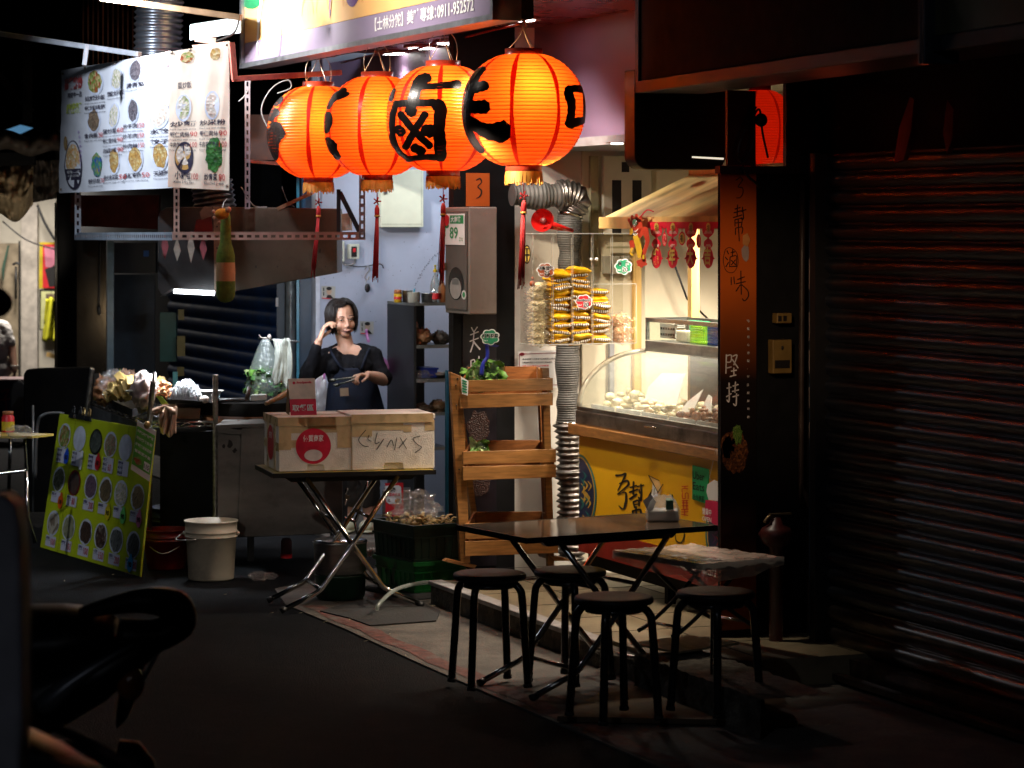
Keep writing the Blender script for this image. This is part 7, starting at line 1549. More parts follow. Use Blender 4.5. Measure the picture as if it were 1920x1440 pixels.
T=thing('plush_doll','small orange bodied doll clinging to the neck of the plush bottle','plush toy',onD(415,400,DPl-.06));g=B(mt('orange_plush',(.62,.22,.01),.9,bump=.4,bsc=150));g.ball(onD(416,401,DPl-.07),(.036,.040,.030),16,10);part(T,'body',g);g=B(mt('doll_skin',(.55,.28,.18),.7));g.ball(onD(428,393,DPl-.09),.017,12,8)
for x,y in((400,396),(401,408),(411,417),(404,402)):g.tube([onD(410,404,DPl-.07),onD(x,y,DPl-.08)],.006,6);g.ball(onD(x,y,DPl-.08),.009,8,6)
part(T,'head_and_limbs',g);g=B(wire);g.tube(smoothpath([onD(417,393,DPl-.05),onD(420,380,DPl-.03),onD(426,372,DPl-.02)],3),.002,5);part(T,'string',g)
# ================================================================= menu banner
T=thing('menu_banner','creased printed food menu banner, half white and half peach, tied to the slotted frame','menu banner',onD(322,352,15.1))
def ban(x0,x1,D0,D1,yl0,yr0,yl1,yr1,wr):
    """u 0..1 left to right, v 0 top .. 1 bottom"""
    a,b_,c_,d_=onD(x0,yl0,D0),onD(x1,yr0,D1),onD(x1,yr1,D1),onD(x0,yl1,D0)
    nrm=((b_-a).cross(d_-a)).normalized()
    if nrm.dot(FW)>0:nrm=-nrm
    def f(u,v,off=0):
        p=a.lerp(b_,u).lerp(d_.lerp(c_,u),v);n_=.016*math.sin(u*11+v*2)*(.3+.7*v)+.010*noise.noise(V((u*4,v*3,wr)))+.020*math.exp(-((u-.75-.25*(1-v))/.07)**2)*(1-.4*v)+.004*noise.noise(V((u*13,v*13,wr)))
        return p+nrm*(n_+off)
    return f
wcl=mt('white_banner_vinyl',(.74,.76,.82),.35,var=.03);pch=mt('peach_banner_vinyl',(.86,.70,.56),.35,var=.05)
fL=ban(115,326,17.2,15.25,132,96,362,352,1.3);fR=ban(317,430,15.08,15.0,97.5,78,351,357,7.7)
g=B(wcl);g.grid(lambda u,v:fL(u,v),60,30);part(T,'white_sheet',g);g=B(pch);g.grid(lambda u,v:fR(u,v),40,30);part(T,'peach_sheet',g)
def bw_(f):return lambda x,y,z=0:f(x,1-y,z+.004)
def bwl(f):return lambda x,y,z=0:f(min(.995,1.42*x-.16*x*x),1-y,z+.004)
palf=[food('print_a',(.25,.3,.12),(.7,.62,.5),(.5,.5,.55),70),food('print_b',(.03,.03,.04),(.12,.10,.12),(.2,.18,.2),90),food('print_c',(.5,.3,.08),(.35,.18,.05),(.6,.5,.25),60),food('print_d',(.02,.12,.02),(.05,.2,.04),(.01,.05,.01),60),food('print_e',(.05,.08,.4),(.05,.3,.1),(.35,.25,.1),45),food('print_f',(.3,.2,.12),(.10,.06,.04),(.2,.16,.10),80),food('print_g',(.55,.5,.45),(.75,.65,.55),(.45,.35,.3),60),food('print_h',(.4,.05,.03),(.15,.3,.05),(.6,.4,.2),50)]
plate=mt('plate_print',(.62,.66,.78),.4);lb=mt('print_dark_text',(.03,.025,.05),.5);rr2=mt('print_red_text',(.55,.05,.05),.5)
g=B(plate);g.warp=bwl(fL);tx=B(lb);tx.warp=bwl(fL)
def item(g,tx,cx,cy,rx,ry,fm,lines,pl=True,tw=.13):
    if pl:g.use(plate);g.disc(cx,cy,rx,ry,0,22)
    g.use(fm);g.disc(cx,cy+ry*.02,rx*.80,ry*.84,.0012,20,.10)
    for i,(s1,s2)in enumerate(lines):
        yy=cy-ry-.035-i*.075;tx.use(lb);tx.txt(s1,cx-tw/2,yy,.036,w=tw*(.72 if s2 else 1),z=.002,bold=.015);
        if s2:tx.use(rr2);tx.txt(s2,cx+tw*.25,yy,.036,w=tw*.30,z=.002,bold=.0)
        tx.use(lb);tx.txt('Fried rice with shrimp',cx-tw/2,yy-.026,.012,w=tw,z=.002)
item(g,tx,.235,.86,.05,.105,palf[7],[('招牌炒飯',''),('蝦仁炒飯烏龍湯麵','')]);item(g,tx,.38,.86,.045,.09,palf[0],[('蛋炒飯','')]);item(g,tx,.52,.90,.05,.09,palf[1],[('燙青菜','')]);item(g,tx,.75,.93,.06,.07,palf[1],[],False)
item(g,tx,.225,.56,.045,.10,palf[5],[('魯肉飯','30')],tw=.12);item(g,tx,.365,.58,.043,.10,palf[0],[('蛋炒飯','60'),('蝦仁蛋炒飯','90'),('肉絲蛋炒飯','90')],tw=.15);item(g,tx,.51,.60,.040,.10,palf[1],[('炒牛肉','150'),('炒羊肉','150'),('炒肉絲','150')],tw=.13)
item(g,tx,.68,.57,.062,.13,palf[6],[('水餃',''),('餃子','')],tw=.11);item(g,tx,.235,.21,.045,.11,palf[4],[('蚵仔煎','70')],False,tw=.12);item(g,tx,.375,.23,.045,.11,palf[2],[('脆皮臭豆腐','50')],tw=.16);item(g,tx,.52,.23,.050,.105,palf[2],[('香酥蝦捲','50')],tw=.15);item(g,tx,.68,.24,.055,.11,palf[2],[('天婦羅','')],tw=.11)
tx.use(rr2);tx.txt('高賓熱炒',.03,.83,.10,w=.13,z=.002,bold=.03);tx.use(lb);tx.txt('清燉牛一品',.05,.765,.04,w=.10,z=.002,bold=.02);yt=mt('print_lime',(.55,.65,.08),.5);tx.use(yt);tx.txt('鍋燒麵',.045,.64,.075,w=.10,z=.002,bold=.04)
g.use(lb);g.disc(.09,.22,.052,.20,0,26);g.use(wcl);g.disc(.09,.225,.045,.185,.0006,26);g.use(food('print_pasta',(.7,.6,.3),(.75,.35,.1),(.8,.75,.6),60));g.disc(.09,.27,.043,.12,.0012,22,.05);g.use(lb);g.rect(.047,.10,.133,.19,.0018);g.use(palf[2]);g.disc(.045,.40,.012,.06,.0014,12,.1)
g.use(whitep);g.txt('營業時間',.055,.155,.022,w=.07,z=.0026);g.txt('11:00-21:00',.055,.125,.018,w=.07,z=.0026);g.use(mt('print_violet',(.3,.15,.5),.5))
for k,ch in enumerate('歡迎外帶內用均可'):g.txt(ch,.125+.006*math.sin(k*.4),.47-.038*k,.022,w=.012,z=.002)
part(T,'food_print',g);part(T,'lettering',tx)
g=B(plate);g.warp=bw_(fR);tx=B(lb);tx.warp=bw_(fR)
item(g,tx,.30,.94,.13,.045,palf[7],[],False);item(g,tx,.78,.93,.11,.05,palf[2],[],False)
item(g,tx,.24,.58,.125,.10,palf[0],[('炒麵',''),('蝦仁肉絲','90'),('牛肉羊肉海鮮','100')],tw=.42);item(g,tx,.73,.58,.115,.10,palf[6],[('炒米粉',''),('蝦仁肉絲','90'),('牛肉羊肉海鮮','100')],tw=.42)
g.use(lb);g.disc(.25,.22,.155,.115,0,26);g.use(mt('bamboo_print',(.5,.28,.08),.5));g.disc(.245,.225,.14,.095,.0006,26);g.use(palf[6]);g.disc(.245,.24,.12,.075,.0012,22,.05);tx.use(lb);tx.txt('小籠包',.10,.065,.055,w=.26,z=.002,bold=.02);tx.use(rr2);tx.txt('100',.38,.065,.045,w=.12,z=.002);tx.use(lb);tx.txt('Xiao Long Bao',.08,.035,.02,w=.34,z=.002)
g.use(palf[3]);g.disc(.75,.24,.13,.12,.001,22,.14);tx.txt('炒青菜',.60,.065,.045,w=.20,z=.002,bold=.02);tx.use(rr2);tx.txt('80',.82,.065,.045,w=.10,z=.002);tx.use(lb);tx.txt('Blanched greens',.60,.035,.02,w=.30,z=.002)
tx.use(lb);tx.txt('蛋炒飯',.15,.72,.045,w=.22,z=.002,bold=.01);part(T,'food_print',g);part(T,'lettering',tx)
g=B(mt('eyelet',(.3,.25,.2),.4,.8))
for f_,u,v in((fL,.02,.03),(fL,.25,.015),(fL,.5,.015),(fL,.8,.015),(fL,.02,.97),(fR,.05,.01),(fR,.35,.01),(fR,.97,.02),(fR,.96,.97)):g.ball(f_(u,v,.005),.008,8,6)
part(T,'eyelet',g)
# ================================================================= things above: ducts, pipes, bars, AC box, tarpaulin
T=thing('ventilation_duct','fat ribbed silver duct rising behind the menu banner','duct',onD(300,100,16.8));gal=mt('galvanised_duct',(.34,.36,.40),.34,.9,var=.2,sc_=8)
g=B(gal);duct(g,[onD(296,150,16.8),onD(297,60,16.8),onD(300,-10,16.8),onD(300,-60,16.8)],.142,.036,.009,36);part(T,'body',g)
g=B(mt('black_ribbed_duct',(.02,.02,.022),.35,.3));duct(g,[onD(396,340,16.2),onD(405,400,16.2)],.12,.03,.007,30);tag(g.build('ventilation_duct'),'black ribbed duct stub below the menu banner above the hood','duct')
brp=mt('brown_painted_pipe',(.28,.17,.09),.4,var=.3);gyp=mt('grey_painted_beam',(.40,.42,.46),.4,.3,var=.2)
g=B(brp);g.beam(onD(190,-4,15.3),onD(452,33,15.0),.035,.034);tag(g.build('brown_beam',bevel=.003),'brown painted beam slanting across the top left above the duct','beam')
g=B(gyp);g.beam(onD(-10,62,16.6),onD(262,102,15.9),.034,.030);tag(g.build('grey_beam',bevel=.003),'grey steel beam at the top left behind the menu banner','beam')
g=B(gyp);g.beam(onD(163,84,15.8),onD(158,122,15.8),.03,.02);tag(g.build('banner_hanger'),'short grey strut tying the banner to the grey beam','strut')
t=thing('window_bars','row of thin rusty vertical bars behind the grey beam','window bars',onD(205,120,18.0));g=B(mt('rusty_bar',(.22,.11,.06),.5,.4))
for k in range(11):g.tube([onD(156+9.3*k,-20,18),onD(156+9.3*k,125,18)],.006,6)
part(t,'bars',g)
g=B(mt('pale_blue_sheet_metal',(.42,.52,.58),.4,.2));g.hexa([onD(x,y,16.0)for x,y in((356,76),(452,62),(452,30),(356,46))][:2]+[onD(452,62,16.4),onD(356,76,16.4),onD(356,46,16.0),onD(452,31,16.0),onD(452,31,16.4),onD(356,46,16.4)]);tag(g.build('outdoor_unit',bevel=.005),'pale blue sheet metal box at the left of the shop sign','sheet metal box')
g=B(black);g.tube(smoothpath([onD(448,36,15.6),onD(440,60,15.6),onD(420,72,15.6),onD(395,80,15.6)],5),.008,6);tag(g.build('roof_cable'),'black cable curving over the pale blue metal box','cable')
g=B(sa);g.slab([onD(x,y,15.4)for x,y in((366,67),(405,71),(404,82),(365,78))],FW*.003);g.slab([onD(x,y,15.5)for x,y in((360,85),(430,77),(430,80),(362,90))],FW*.02);tag(g.build('slotted_scrap'),'loose slotted steel pieces lying above the menu banner','steel piece')
rb_=mt('dark_red_angle',(.24,.06,.05),.4)
g=B(rb_);g.beam(onD(436,148,15.3),onD(640,136,15.6),.024,.03);g.beam(onD(434,80,15.3),onD(440,150,15.3),.03,.03);tag(g.build('red_angle_bar',bevel=.002),'dark red angle bar running under the left end of the sign','bar')
for i,(pts,m_,lab)in enumerate((([(470,152),(462,175),(448,190)],'white_cable','white cable end hanging right of the banner'),([(505,245),(490,205),(510,165),(540,150),(545,165),(520,175)],'white_cable','coiled grey cable in the dark above the hood'),([(452,350),(475,385),(500,388)],'white_cable','white cable lying on the hood top'),([(528,350),(540,380),(552,388)],'black_paint','dark cable on the hood top'))):
    g=B(MC[m_]);g.tube(smoothpath([onD(x,y,16.0)for x,y in pts],5),.004,6);tag(g.build('loose_cable'),lab,'cable')
g=B(brp);g.beam(onD(520,392,15.9),onD(585,362,15.9),.022,.02);tag(g.build('wooden_stick'),'brown stick slanting up behind the leftmost lantern','stick')
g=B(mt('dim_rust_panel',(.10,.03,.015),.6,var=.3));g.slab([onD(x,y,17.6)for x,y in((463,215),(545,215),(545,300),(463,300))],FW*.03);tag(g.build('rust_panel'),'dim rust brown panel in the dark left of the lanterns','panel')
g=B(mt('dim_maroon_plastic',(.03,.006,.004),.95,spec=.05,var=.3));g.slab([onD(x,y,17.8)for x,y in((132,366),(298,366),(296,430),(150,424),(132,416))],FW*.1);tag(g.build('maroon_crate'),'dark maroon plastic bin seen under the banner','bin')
g=B(dsteel);g.beam(onD(462,302,16.2),onD(720,322,16.4),.012,.02);tag(g.build('shelf_rail'),'thin steel rail behind the lanterns above the kitchen','rail')
g=B(bluep);g.beam(onD(569,330,17.2),onD(569,395,17.2),.02,.02);g.beam(onD(520,305,17.2),onD(560,330,17.2),.03,.02);tag(g.build('blue_bar'),'short blue bar behind the hood top','bar')
# tarpaulin and left beams
tarp=mt('tan_tarpaulin',(.42,.32,.20),.7,var=.35,sc_=6,bump=.6,bsc=12,dirt=.5)
g=B(tarp);
def tp(u,v):
    x=-30+92*u;y0=305+6*math.sin(u*5);y1=420-28*u-14*math.sin(u*7);y=y0+(y1-y0)*v
    return onD(x,y,19.5-.25*math.sin(v*3)+.14*noise.noise(V((u*5,v*4,1)))+.05*noise.noise(V((u*13,v*11,2))))
g.grid(tp,44,30);tag(g.build('tarpaulin',thick=.004),'crumpled tan tarpaulin sagging at the left edge','tarpaulin')
tarpd=mt('dark_tarpaulin',(.07,.055,.045),.7,var=.4,sc_=6,bump=.5,bsc=12)
g=B(tarpd);g.grid(lambda u,v:onD(62+52*u,300+80*v-10*u*v,19.6+.12*noise.noise(V((u*5,v*4,7)))),24,20);tag(g.build('tarpaulin',thick=.004),'darker fold of tarpaulin right of the tan one','tarpaulin')
g=B(tarpd);g.grid(lambda u,v:onD(-10+128*u,250+34*v-6*math.sin(u*9)+4*u,19.2-.1*math.sin(v*3)+.05*noise.noise(V((u*9,v*3,4)))),30,6);tag(g.build('rolled_awning',thick=.01),'dark rolled awning edge above the tarpaulin','awning')
g=B(emi('evening_gap',(.12,.32,.55),.55));g.slab([onD(x,y,26)for x,y in((-10,251),(38,234),(62,240),(40,250),(14,256))],FW*.01);struct('sky_gap',g)
g=B(voidm);g.beam(onD(-20,300,19.3),onD(66,297,19.3),.06,.09);g.beam(onD(50,60,20),onD(50,230,20),.07,.07);g.beam(onD(-20,120,20),onD(60,210,20),.05,.05);tag(g.build('dark_beams'),'dark structural beams in the upper left gloom','beam')
# ================================================================= far facade furniture
stp=mt('shiny_stained_steel',(.42,.35,.28),.24,1.0,var=.3,sc_=3,bump=.25,bsc=5,stretch=(1,1,.6),dirt=.3,dirtcol=(.12,.09,.06))
panD('steel_sheet','stained reflective steel sheet on the wall under the banner','steel sheet',144,199,442,700,18.2,stp,.01)
panD('blue_strip','dull blue vertical strip beside the steel sheet','strip',201,213,452,720,18.2,mt('dull_blue_strip',(.10,.16,.22),.4),.02)
g=B(black);g.tube(smoothpath([onD(188,452,18.1),onD(187,520,18.1),onD(185,575,18.1)],4),.006,6);g.ball(onD(186,583,18.1),(.012,.012,.03));tag(g.build('power_cable'),'black cord with a plug hanging before the steel sheet','cord')
point('small_warm_bulb',onD(192,600,17.6),2.0,(1,.8,.5),.03)
panD('dark_door','dark blue grey door panel behind the cart','door',214,290,515,760,19.6,mt('dark_blue_grey',(.022,.035,.05),.45,var=.2),.03)
panD('fan_box','black round fan housing above the dark door','fan',214,292,455,512,19.4,black,.1)
panD('blue_sticker','small blue sticker on the black fan housing','sticker',269,279,470,481,19.39,mt('blue_print',(.02,.12,.4),.4),.003)
panD('black_post','thick black post at the edge of the bright far shop','post',106,143,360,760,18.6,voidm,.2)
g=B(mt('steel_conduit',(.2,.19,.18),.4,.6));g.tube([onD(105,380,18.5),onD(105,700,18.5)],.010,8);tag(g.build('conduit'),'thin pale conduit running down the left edge of the black post','conduit')
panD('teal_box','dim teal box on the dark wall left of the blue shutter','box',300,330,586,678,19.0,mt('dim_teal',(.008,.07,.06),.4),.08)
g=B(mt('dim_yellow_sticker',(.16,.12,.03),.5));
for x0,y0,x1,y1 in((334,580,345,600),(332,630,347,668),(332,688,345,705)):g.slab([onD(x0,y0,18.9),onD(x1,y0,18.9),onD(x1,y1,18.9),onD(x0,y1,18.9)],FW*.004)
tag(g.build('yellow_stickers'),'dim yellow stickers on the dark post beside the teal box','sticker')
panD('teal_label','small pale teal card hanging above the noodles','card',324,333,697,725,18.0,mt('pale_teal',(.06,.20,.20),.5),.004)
# bright far shop
cw=mt('far_cream_wall',(.60,.55,.45),.6,var=.06);DF_=27
panD('far_shop_wall','cream wall of the bright shop at the left','wall',-60,110,330,830,DF_,cw,.05)
panD('far_door','brownish cream sliding door in the far shop','door',-30,36,456,800,DF_-.15,mt('far_door_paint',(.34,.27,.18),.5),.04)
panD('door_edge','black vertical edge of the far sliding door','door edge',34.5,37.5,452,800,DF_-.17,ink,.02)
panD('wall_pilaster','slightly warmer wall strip beside the far door','pilaster',40,70,380,800,DF_-.1,mt('far_wall_warm',(.55,.49,.42),.6),.05)
g=B(black);g.tube([onD(30,500,DF_-.3),onD(30,560,DF_-.3)],.012,6);g.tube(smoothpath([onD(24,497,DF_-.3),onD(30,493,DF_-.3),onD(38,497,DF_-.3)],3),.012,6);tag(g.build('door_handle_lock'),'black bar handle on the far door','handle')
g=B(mt('dark_green_umbrella',(.03,.08,.05),.6));g.slab([onD(x,y,DF_-.3)for x,y in((14,460),(17,460),(9,500),(6,528),(3,505))],FW*.02);tag(g.build('folded_umbrella'),'folded dark green umbrella on the far door','umbrella')
t=thing('framed_poster','red poster in a yellow frame on the far shop wall','poster',onD(90,540,DF_-.2));fp=lambda x,y,d=0:onD(x,y,DF_-.2-d)
g=B(mt('yellow_frame',(.60,.45,.02),.4));g.slab([fp(74,454),fp(108,454),fp(108,541),fp(73,541)],FW*.03);part(t,'frame',g);g=B(redp);g.slab([fp(80,458,.01),fp(108,458,.01),fp(108,540,.01),fp(80,540,.01)],FW*.005);g.use(mt('pink_print',(.6,.2,.28),.5));g.slab([fp(83,464,.015),fp(108,462,.015),fp(108,490,.015),fp(96,502,.015),fp(85,500,.015)],FW*.004);g.use(ink);g.slab([fp(84,505,.015),fp(108,495,.015),fp(108,536,.015),fp(92,538,.015)],FW*.004);part(t,'picture',g)
t=thing('framed_poster','pale yellow poster in a thin black frame below the red one','poster',onD(90,620,DF_-.2));g=B(ink);g.slab([fp(74,543),fp(108,543),fp(108,619),fp(74,619)],FW*.03);part(t,'frame',g);g=B(mt('pale_yellow_poster',(.60,.60,.28),.5));g.slab([fp(77,546,.01),fp(108,546,.01),fp(108,617,.01),fp(76,617,.01)],FW*.005);g.use(palf[5]);g.slab([fp(86,551,.015),fp(104,551,.015),fp(104,562,.015),fp(86,562,.015)],FW*.004);part(t,'picture',g)
T=thing('yellow_raincoat','yellow cloth hanging in front of the framed posters','cloth',onD(93,640,DF_-.6));g=B(mt('yellow_cloth',(.58,.56,.02),.7,var=.2));g.grid(lambda u,v:onD(80+23*u+8*(1-v)*(1-u),560+78*v+3*math.sin(u*9),DF_-.6+.08*math.sin(u*8+v*2)),14,12);part(T,'drape',g,thick=.02)
g=B(pine);g.beam(onD(88,664,DF_-.3),onD(108,670,DF_-.3),.05,.04);tag(g.build('small_wall_shelf'),'small pale wooden shelf end on the far wall','shelf')
g=B(black);g.tube(smoothpath([onD(70,385,DF_-.4),onD(85,420,DF_-.4),onD(103,450,DF_-.4)],5),.014,6);g.tube(smoothpath([onD(5,415,DF_-.4),onD(50,450,DF_-.4),onD(105,468,DF_-.4)],5),.008,6);tag(g.build('drooping_cables'),'black cables drooping over the far wall under the tarpaulin','cable')
T=thing('shop_counter','counter with a dark purple poster in front of the white shirted person','counter',onD(10,800,24));g=B(mt('dark_purple_poster',(.06,.035,.10),.4,var=.4,sc_=5));g.slab([onD(x,y,24)for x,y in((-60,714),(42,714),(42,812),(-60,812))],FW*.3);part(T,'front',g);g=B(mt('pink_counter_top',(.42,.25,.25),.4));g.slab([onD(x,y,23.95)for x,y in((-60,711),(43,711),(43,713.5),(-60,713.5))],FW*.4);part(T,'top',g);g=B(mt('crimson_brush',(.3,.02,.06),.5));g.warp=lambda x,y,z=0:onD(x,y,23.98);g.stroke([(2,735),(16,730),(8,748)],3,0);g.stroke([(0,750),(18,748)],3,0);g.stroke([(10,740),(12,770)],3,0);part(T,'brush_writing',g)
# ---- left table, chair, stove
T=thing('black_chair','black padded chair with a curved backrest at the left table','chair',onD(32,900,18));g=B(black)
g.slab([onD(x,y,18)for x,y in((18,810),(18,735),(22,720),(32,713),(45,716),(52,730),(52,810))],FW*.05);part(T,'backrest',g,bevel=.012);g=B(chrome);g.tube([onD(20,810,18),onD(16,935,18)],.012,8);g.tube([onD(50,810,18),onD(54,935,18)],.012,8);part(T,'leg',g)
T=thing('stove_cover','large black sheet metal screen behind the green menu board','metal screen',onD(100,860,17.6));g=B(mt('sooty_black_metal',(.004,.004,.004),.8,var=.6,sc_=3,spec=.1,dirt=.1,dirtcol=(.05,.03,.02)))
g.slab([onD(x,y,17.6)for x,y in((46,960),(44,702),(50,693),(70,691),(172,688),(172,960))],FW*.1);part(T,'panel',g,bevel=.008)
T=thing('dining_table','yellowish table on chrome legs at the left edge with a sauce jar','table',onD(40,990,15.8));zt=.72
g=B(ytop);cs=[onZ(-60,806,zt),onZ(-60,817,zt),onZ(60,817,zt),onZ(101,815,zt),onZ(60,806,zt)];g.slab([onZ(-70,808,zt),onZ(101,813,zt),onZ(60,818,zt),onZ(-70,818,zt)],(0,0,-.012));part(T,'top',g)
g=B(chrome);g.tube(smoothpath([onD(46,822,15.5),onD(49,870,15.5),onD(46,882,15.5),onD(-10,888,15.5)],4),.009,8);g.tube([onD(49,884,15.4),onD(52,970,15.4),onD(66,1018,15.4)],.011,8);g.tube([onD(40,996,15.4),onD(60,996,15.4)],.008,8);part(T,'leg',g)
T=thing('sauce_jar','red and yellow sauce jar on the left table','jar',onZ(15,809,zt));c=onZ(15,810,zt+.001);g=B(redp);g.lathe([(.001,0),(.034,0),(.036,.01),(.036,.085),(.028,.095),(.028,.1)],c,22);part(T,'body',g);g=B(mt('jar_yellow_label',(.55,.42,.03),.4));g.lathe([(.0365,.01),(.0365,.06)],c,22,cap=False);part(T,'label',g)
g=B(mt('jar_rust_lid',(.4,.15,.06),.5));g.lathe([(.03,.1),(.031,.118),(.001,.12)],c,20);part(T,'lid',g)
crumple('plastic_wrap','crumpled clear wrap on the left table beside the jar','plastic wrap',onZ(38,811,zt+.02),(.05,.07,.035),clearbag,41,.4)
g=B(mt('grey_tube',(.2,.2,.2),.4,.6));g.tube(smoothpath([onD(66,900,16.6),onD(70,800,16.6),onD(82,778,16.6),onD(108,774,16.6),onD(120,776,16.6)],5),.010,8);g.tube([onD(62,760,16.5),onD(62,960,16.5)],.007,6);tag(g.build('tube_frame'),'bent grey tube frame behind the green menu board','tube frame')
# ================================================================= food cart
DC=15.0
T=thing('food_cart','grimy stainless steel food cart standing behind the polystyrene boxes','cart',onD(520,1040,DC+.3))
g=B(mt('cart_panel_steel',(.10,.09,.08),.5,.6,var=.35,sc_=3,dirt=.55,dirtcol=(.05,.04,.035),stretch=(1,1,3)));g.slab([onD(x,y,DC)for x,y in((452,803),(642,797),(642,995),(600,1002),(445,1008))],FW*.03);part(T,'front_panel',g,bevel=.004)
g=B(MC['cart_panel_steel']);g.slab([onD(x,y,DC-.01)for x,y in((407,800),(452,806),(452,815),(407,812))],FW*.5);g.slab([onD(x,y,DC+.01)for x,y in((408,812),(451,816),(447,1000),(408,990))],FW*.02);part(T,'rusty_side_panel',g)
g=B(mt('rust_hole',(.012,.008,.006),.9));g.warp=lambda x,y,z=0:onD(x,y,DC+.005);g.disc(432,832,6,8,0,12,.35);g.disc(440,845,4,5,0,10,.4);g.disc(420,836,3,4,0,10,.3);part(T,'rust_hole',g)
g=B(voidm);a=onD(330,830,DC+.5);g.slab([onD(x,y,DC+.45)for x,y in((300,812),(642,800),(642,1000),(300,1000))],FW*.5);part(T,'body',g)
g=B(MC['cart_panel_steel']);g.slab([onD(x,y,DC)for x,y in((405,797),(650,789),(650,797),(405,803))],FW*.9);part(T,'top',g)
g=B(black)
for px in(470,625):g.beam(onD(px,995,DC+.05),onD(px,1052,DC+.05),.03,.03)
part(T,'leg',g)
# griddle
Dg=15.4;zg=zat(760,Dg);c=onD(478,760,Dg+.3);c.z=zg-.08
T=thing('griddle','large round black griddle pan on the food cart','griddle',c);g=B(mt('black_iron',(.018,.016,.015),.38,.5,var=.4));g.lathe([(.001,.01),(.26,.0),(.30,.02),(.31,.085),(.318,.09),(.305,.086),(.28,.05),(.001,.045)],c,44);part(T,'pan',g)
g=B(mt('rust_brown_ring',(.14,.055,.02),.55,.3,var=.5,dirt=.4));g.lathe([(.27,-.06),(.285,-.06),(.30,.015),(.28,.015)],c,40);part(T,'burner_ring',g)
g=B(black);g.tube([onD(408,752,Dg-.1),onD(455,750,Dg),onD(500,748,Dg+.1)],.012,8);part(T,'pan_handle',g)
T=thing('spatula_box','low white plastic tray with cups on the griddle edge','tray',onD(480,745,Dg-.05));g=B(mt('dull_white_plastic',(.42,.42,.38),.4));g.slab([onD(x,y,Dg-.05)for x,y in((470,741),(498,740),(499,751),(469,752))],FW*.08);part(T,'body',g,bevel=.003)
g=B(mt('dark_wood_handle',(.06,.035,.025),.5));g.tube([onD(462,750,Dg-.12),onD(468,726,Dg-.1)],.012,8);tag(g.build('knife_handle'),'dark tool handle leaning on the griddle under the green bag','tool')
g=B(mt('oily_wood',(.25,.13,.05),.4));g.tube([onD(498,757,Dg-.2),onD(518,748,Dg-.15),onD(540,736,Dg-.1)],[.012,.014,.022],8);tag(g.build('ladle_handle'),'wooden handled ladle lying on the griddle toward the pick-up card','ladle')
# wire rack on posts in front of the cart
T=thing('wire_rack','chromed wire shelf on threaded posts carrying trays of food','wire rack',onD(285,1060,15.4))
rp=mt('aged_post_steel',(.30,.27,.23),.35,.9,var=.4,sc_=30,bump=.3,bsc=120,dirt=.4);zS=zat(800,15.3)
c1=onZ(165,750,zS+.0);c1=onD(165,749,17.3);c1.z=zS;c2_=onD(285,802,15.3);c2_.z=zS;c3_=onD(404,802,15.35);c3_.z=zS
def post(a,py_t,py_b,D,px_t=None):
    p0=onD(a,py_b,D);p1=onD(px_t or a,py_t,D);L=int((p1-p0).length/.012);g=B(rp);g.tube([p0.lerp(p1,k/L)for k in range(L+1)],[.0145 if k%2 else.0160 for k in range(L+1)],10);part(T,'post',g)
post(279,715,806,15.25,287);post(404,702,975,15.3);post(160,690,790,17.1,173)
g=B(rp);g.tube([onD(283,806,15.3),onD(280,1040,15.4)],.013,8);part(T,'post',g)
g=B(rp);g.tube([onD(287,716,15.25),onD(289,697,15.25)],.006,8);g.lathe([(.014,0),(.02,.004),(.02,.018),(.014,.022)],onD(279,806,15.25),12);part(T,'bolt',g)
g=B(chrome);up_=V((0,0,.022))
for a,b_ in((c1,c2_),(c2_,c3_)):
    g.tube([a,b_],.004,6);g.tube([a+up_,b_+up_],.004,6);n=20 if a is c1 else 9
    for k in range(n):g.tube([a.lerp(b_,k/n)+up_*(k%2),a.lerp(b_,(k+1)/n)+up_*((k+1)%2)],.003,5)
for k in range(1,26):p=c1.lerp(c2_,k/26);g.tube([p+up_,p+up_+(c3_-c2_)],.002,4)
part(T,'shelf_wires',g)
g=B(mt('grey_pvc_sheet',(.07,.07,.07),.5));g.slab([c1+V((0,0,-.01)),c2_+V((0,0,-.01)),c2_+V((0,0,-.10)),c1+V((0,0,-.10))],FW*.01);part(T,'side_sheet',g)
zt=zS+.026
def onR(px,py):return onZ(px,py,zt)
trm=mt('dark_food_tray',(.03,.028,.028),.35,.3)
def tray(lab,pts,h=.045,m=trm):
    g=B(m);P=[V(p)for p in pts];c=sum(P,V())/4
    g.slab(P,(0,0,.006))
    for i in range(4):
        a,b_=P[i],P[(i+1)%4];ao=a+(a-c).normalized()*.02;bo=b_+(b_-c).normalized()*.02;u_=V((0,0,h));g.hexa([a,b_,b_.lerp(c,.03),a.lerp(c,.03),ao+u_,bo+u_,bo.lerp(c,.04)+u_,ao.lerp(c,.04)+u_])
    return tag(g.build('food_tray'),lab,'tray')
tray('black food tray on the street side of the wire rack',[onR(183,752),onR(248,782),onR(290,770),onR(236,745)])
tofu=mt('fried_tofu_yellow',(.62,.42,.14),.55,var=.25,sc_=40,bump=.3,bsc=80)
def heap(name,lab,cat,n,fn,shp,m,seed):
    random.seed(seed);g=B(m if not isinstance(m,list)else m[0])
    for k in range(n):
        if isinstance(m,list):g.use(random.choice(m))
        shp(g,fn())
    return tag(g.build(name,bevel=0),lab,cat,kind='stuff')
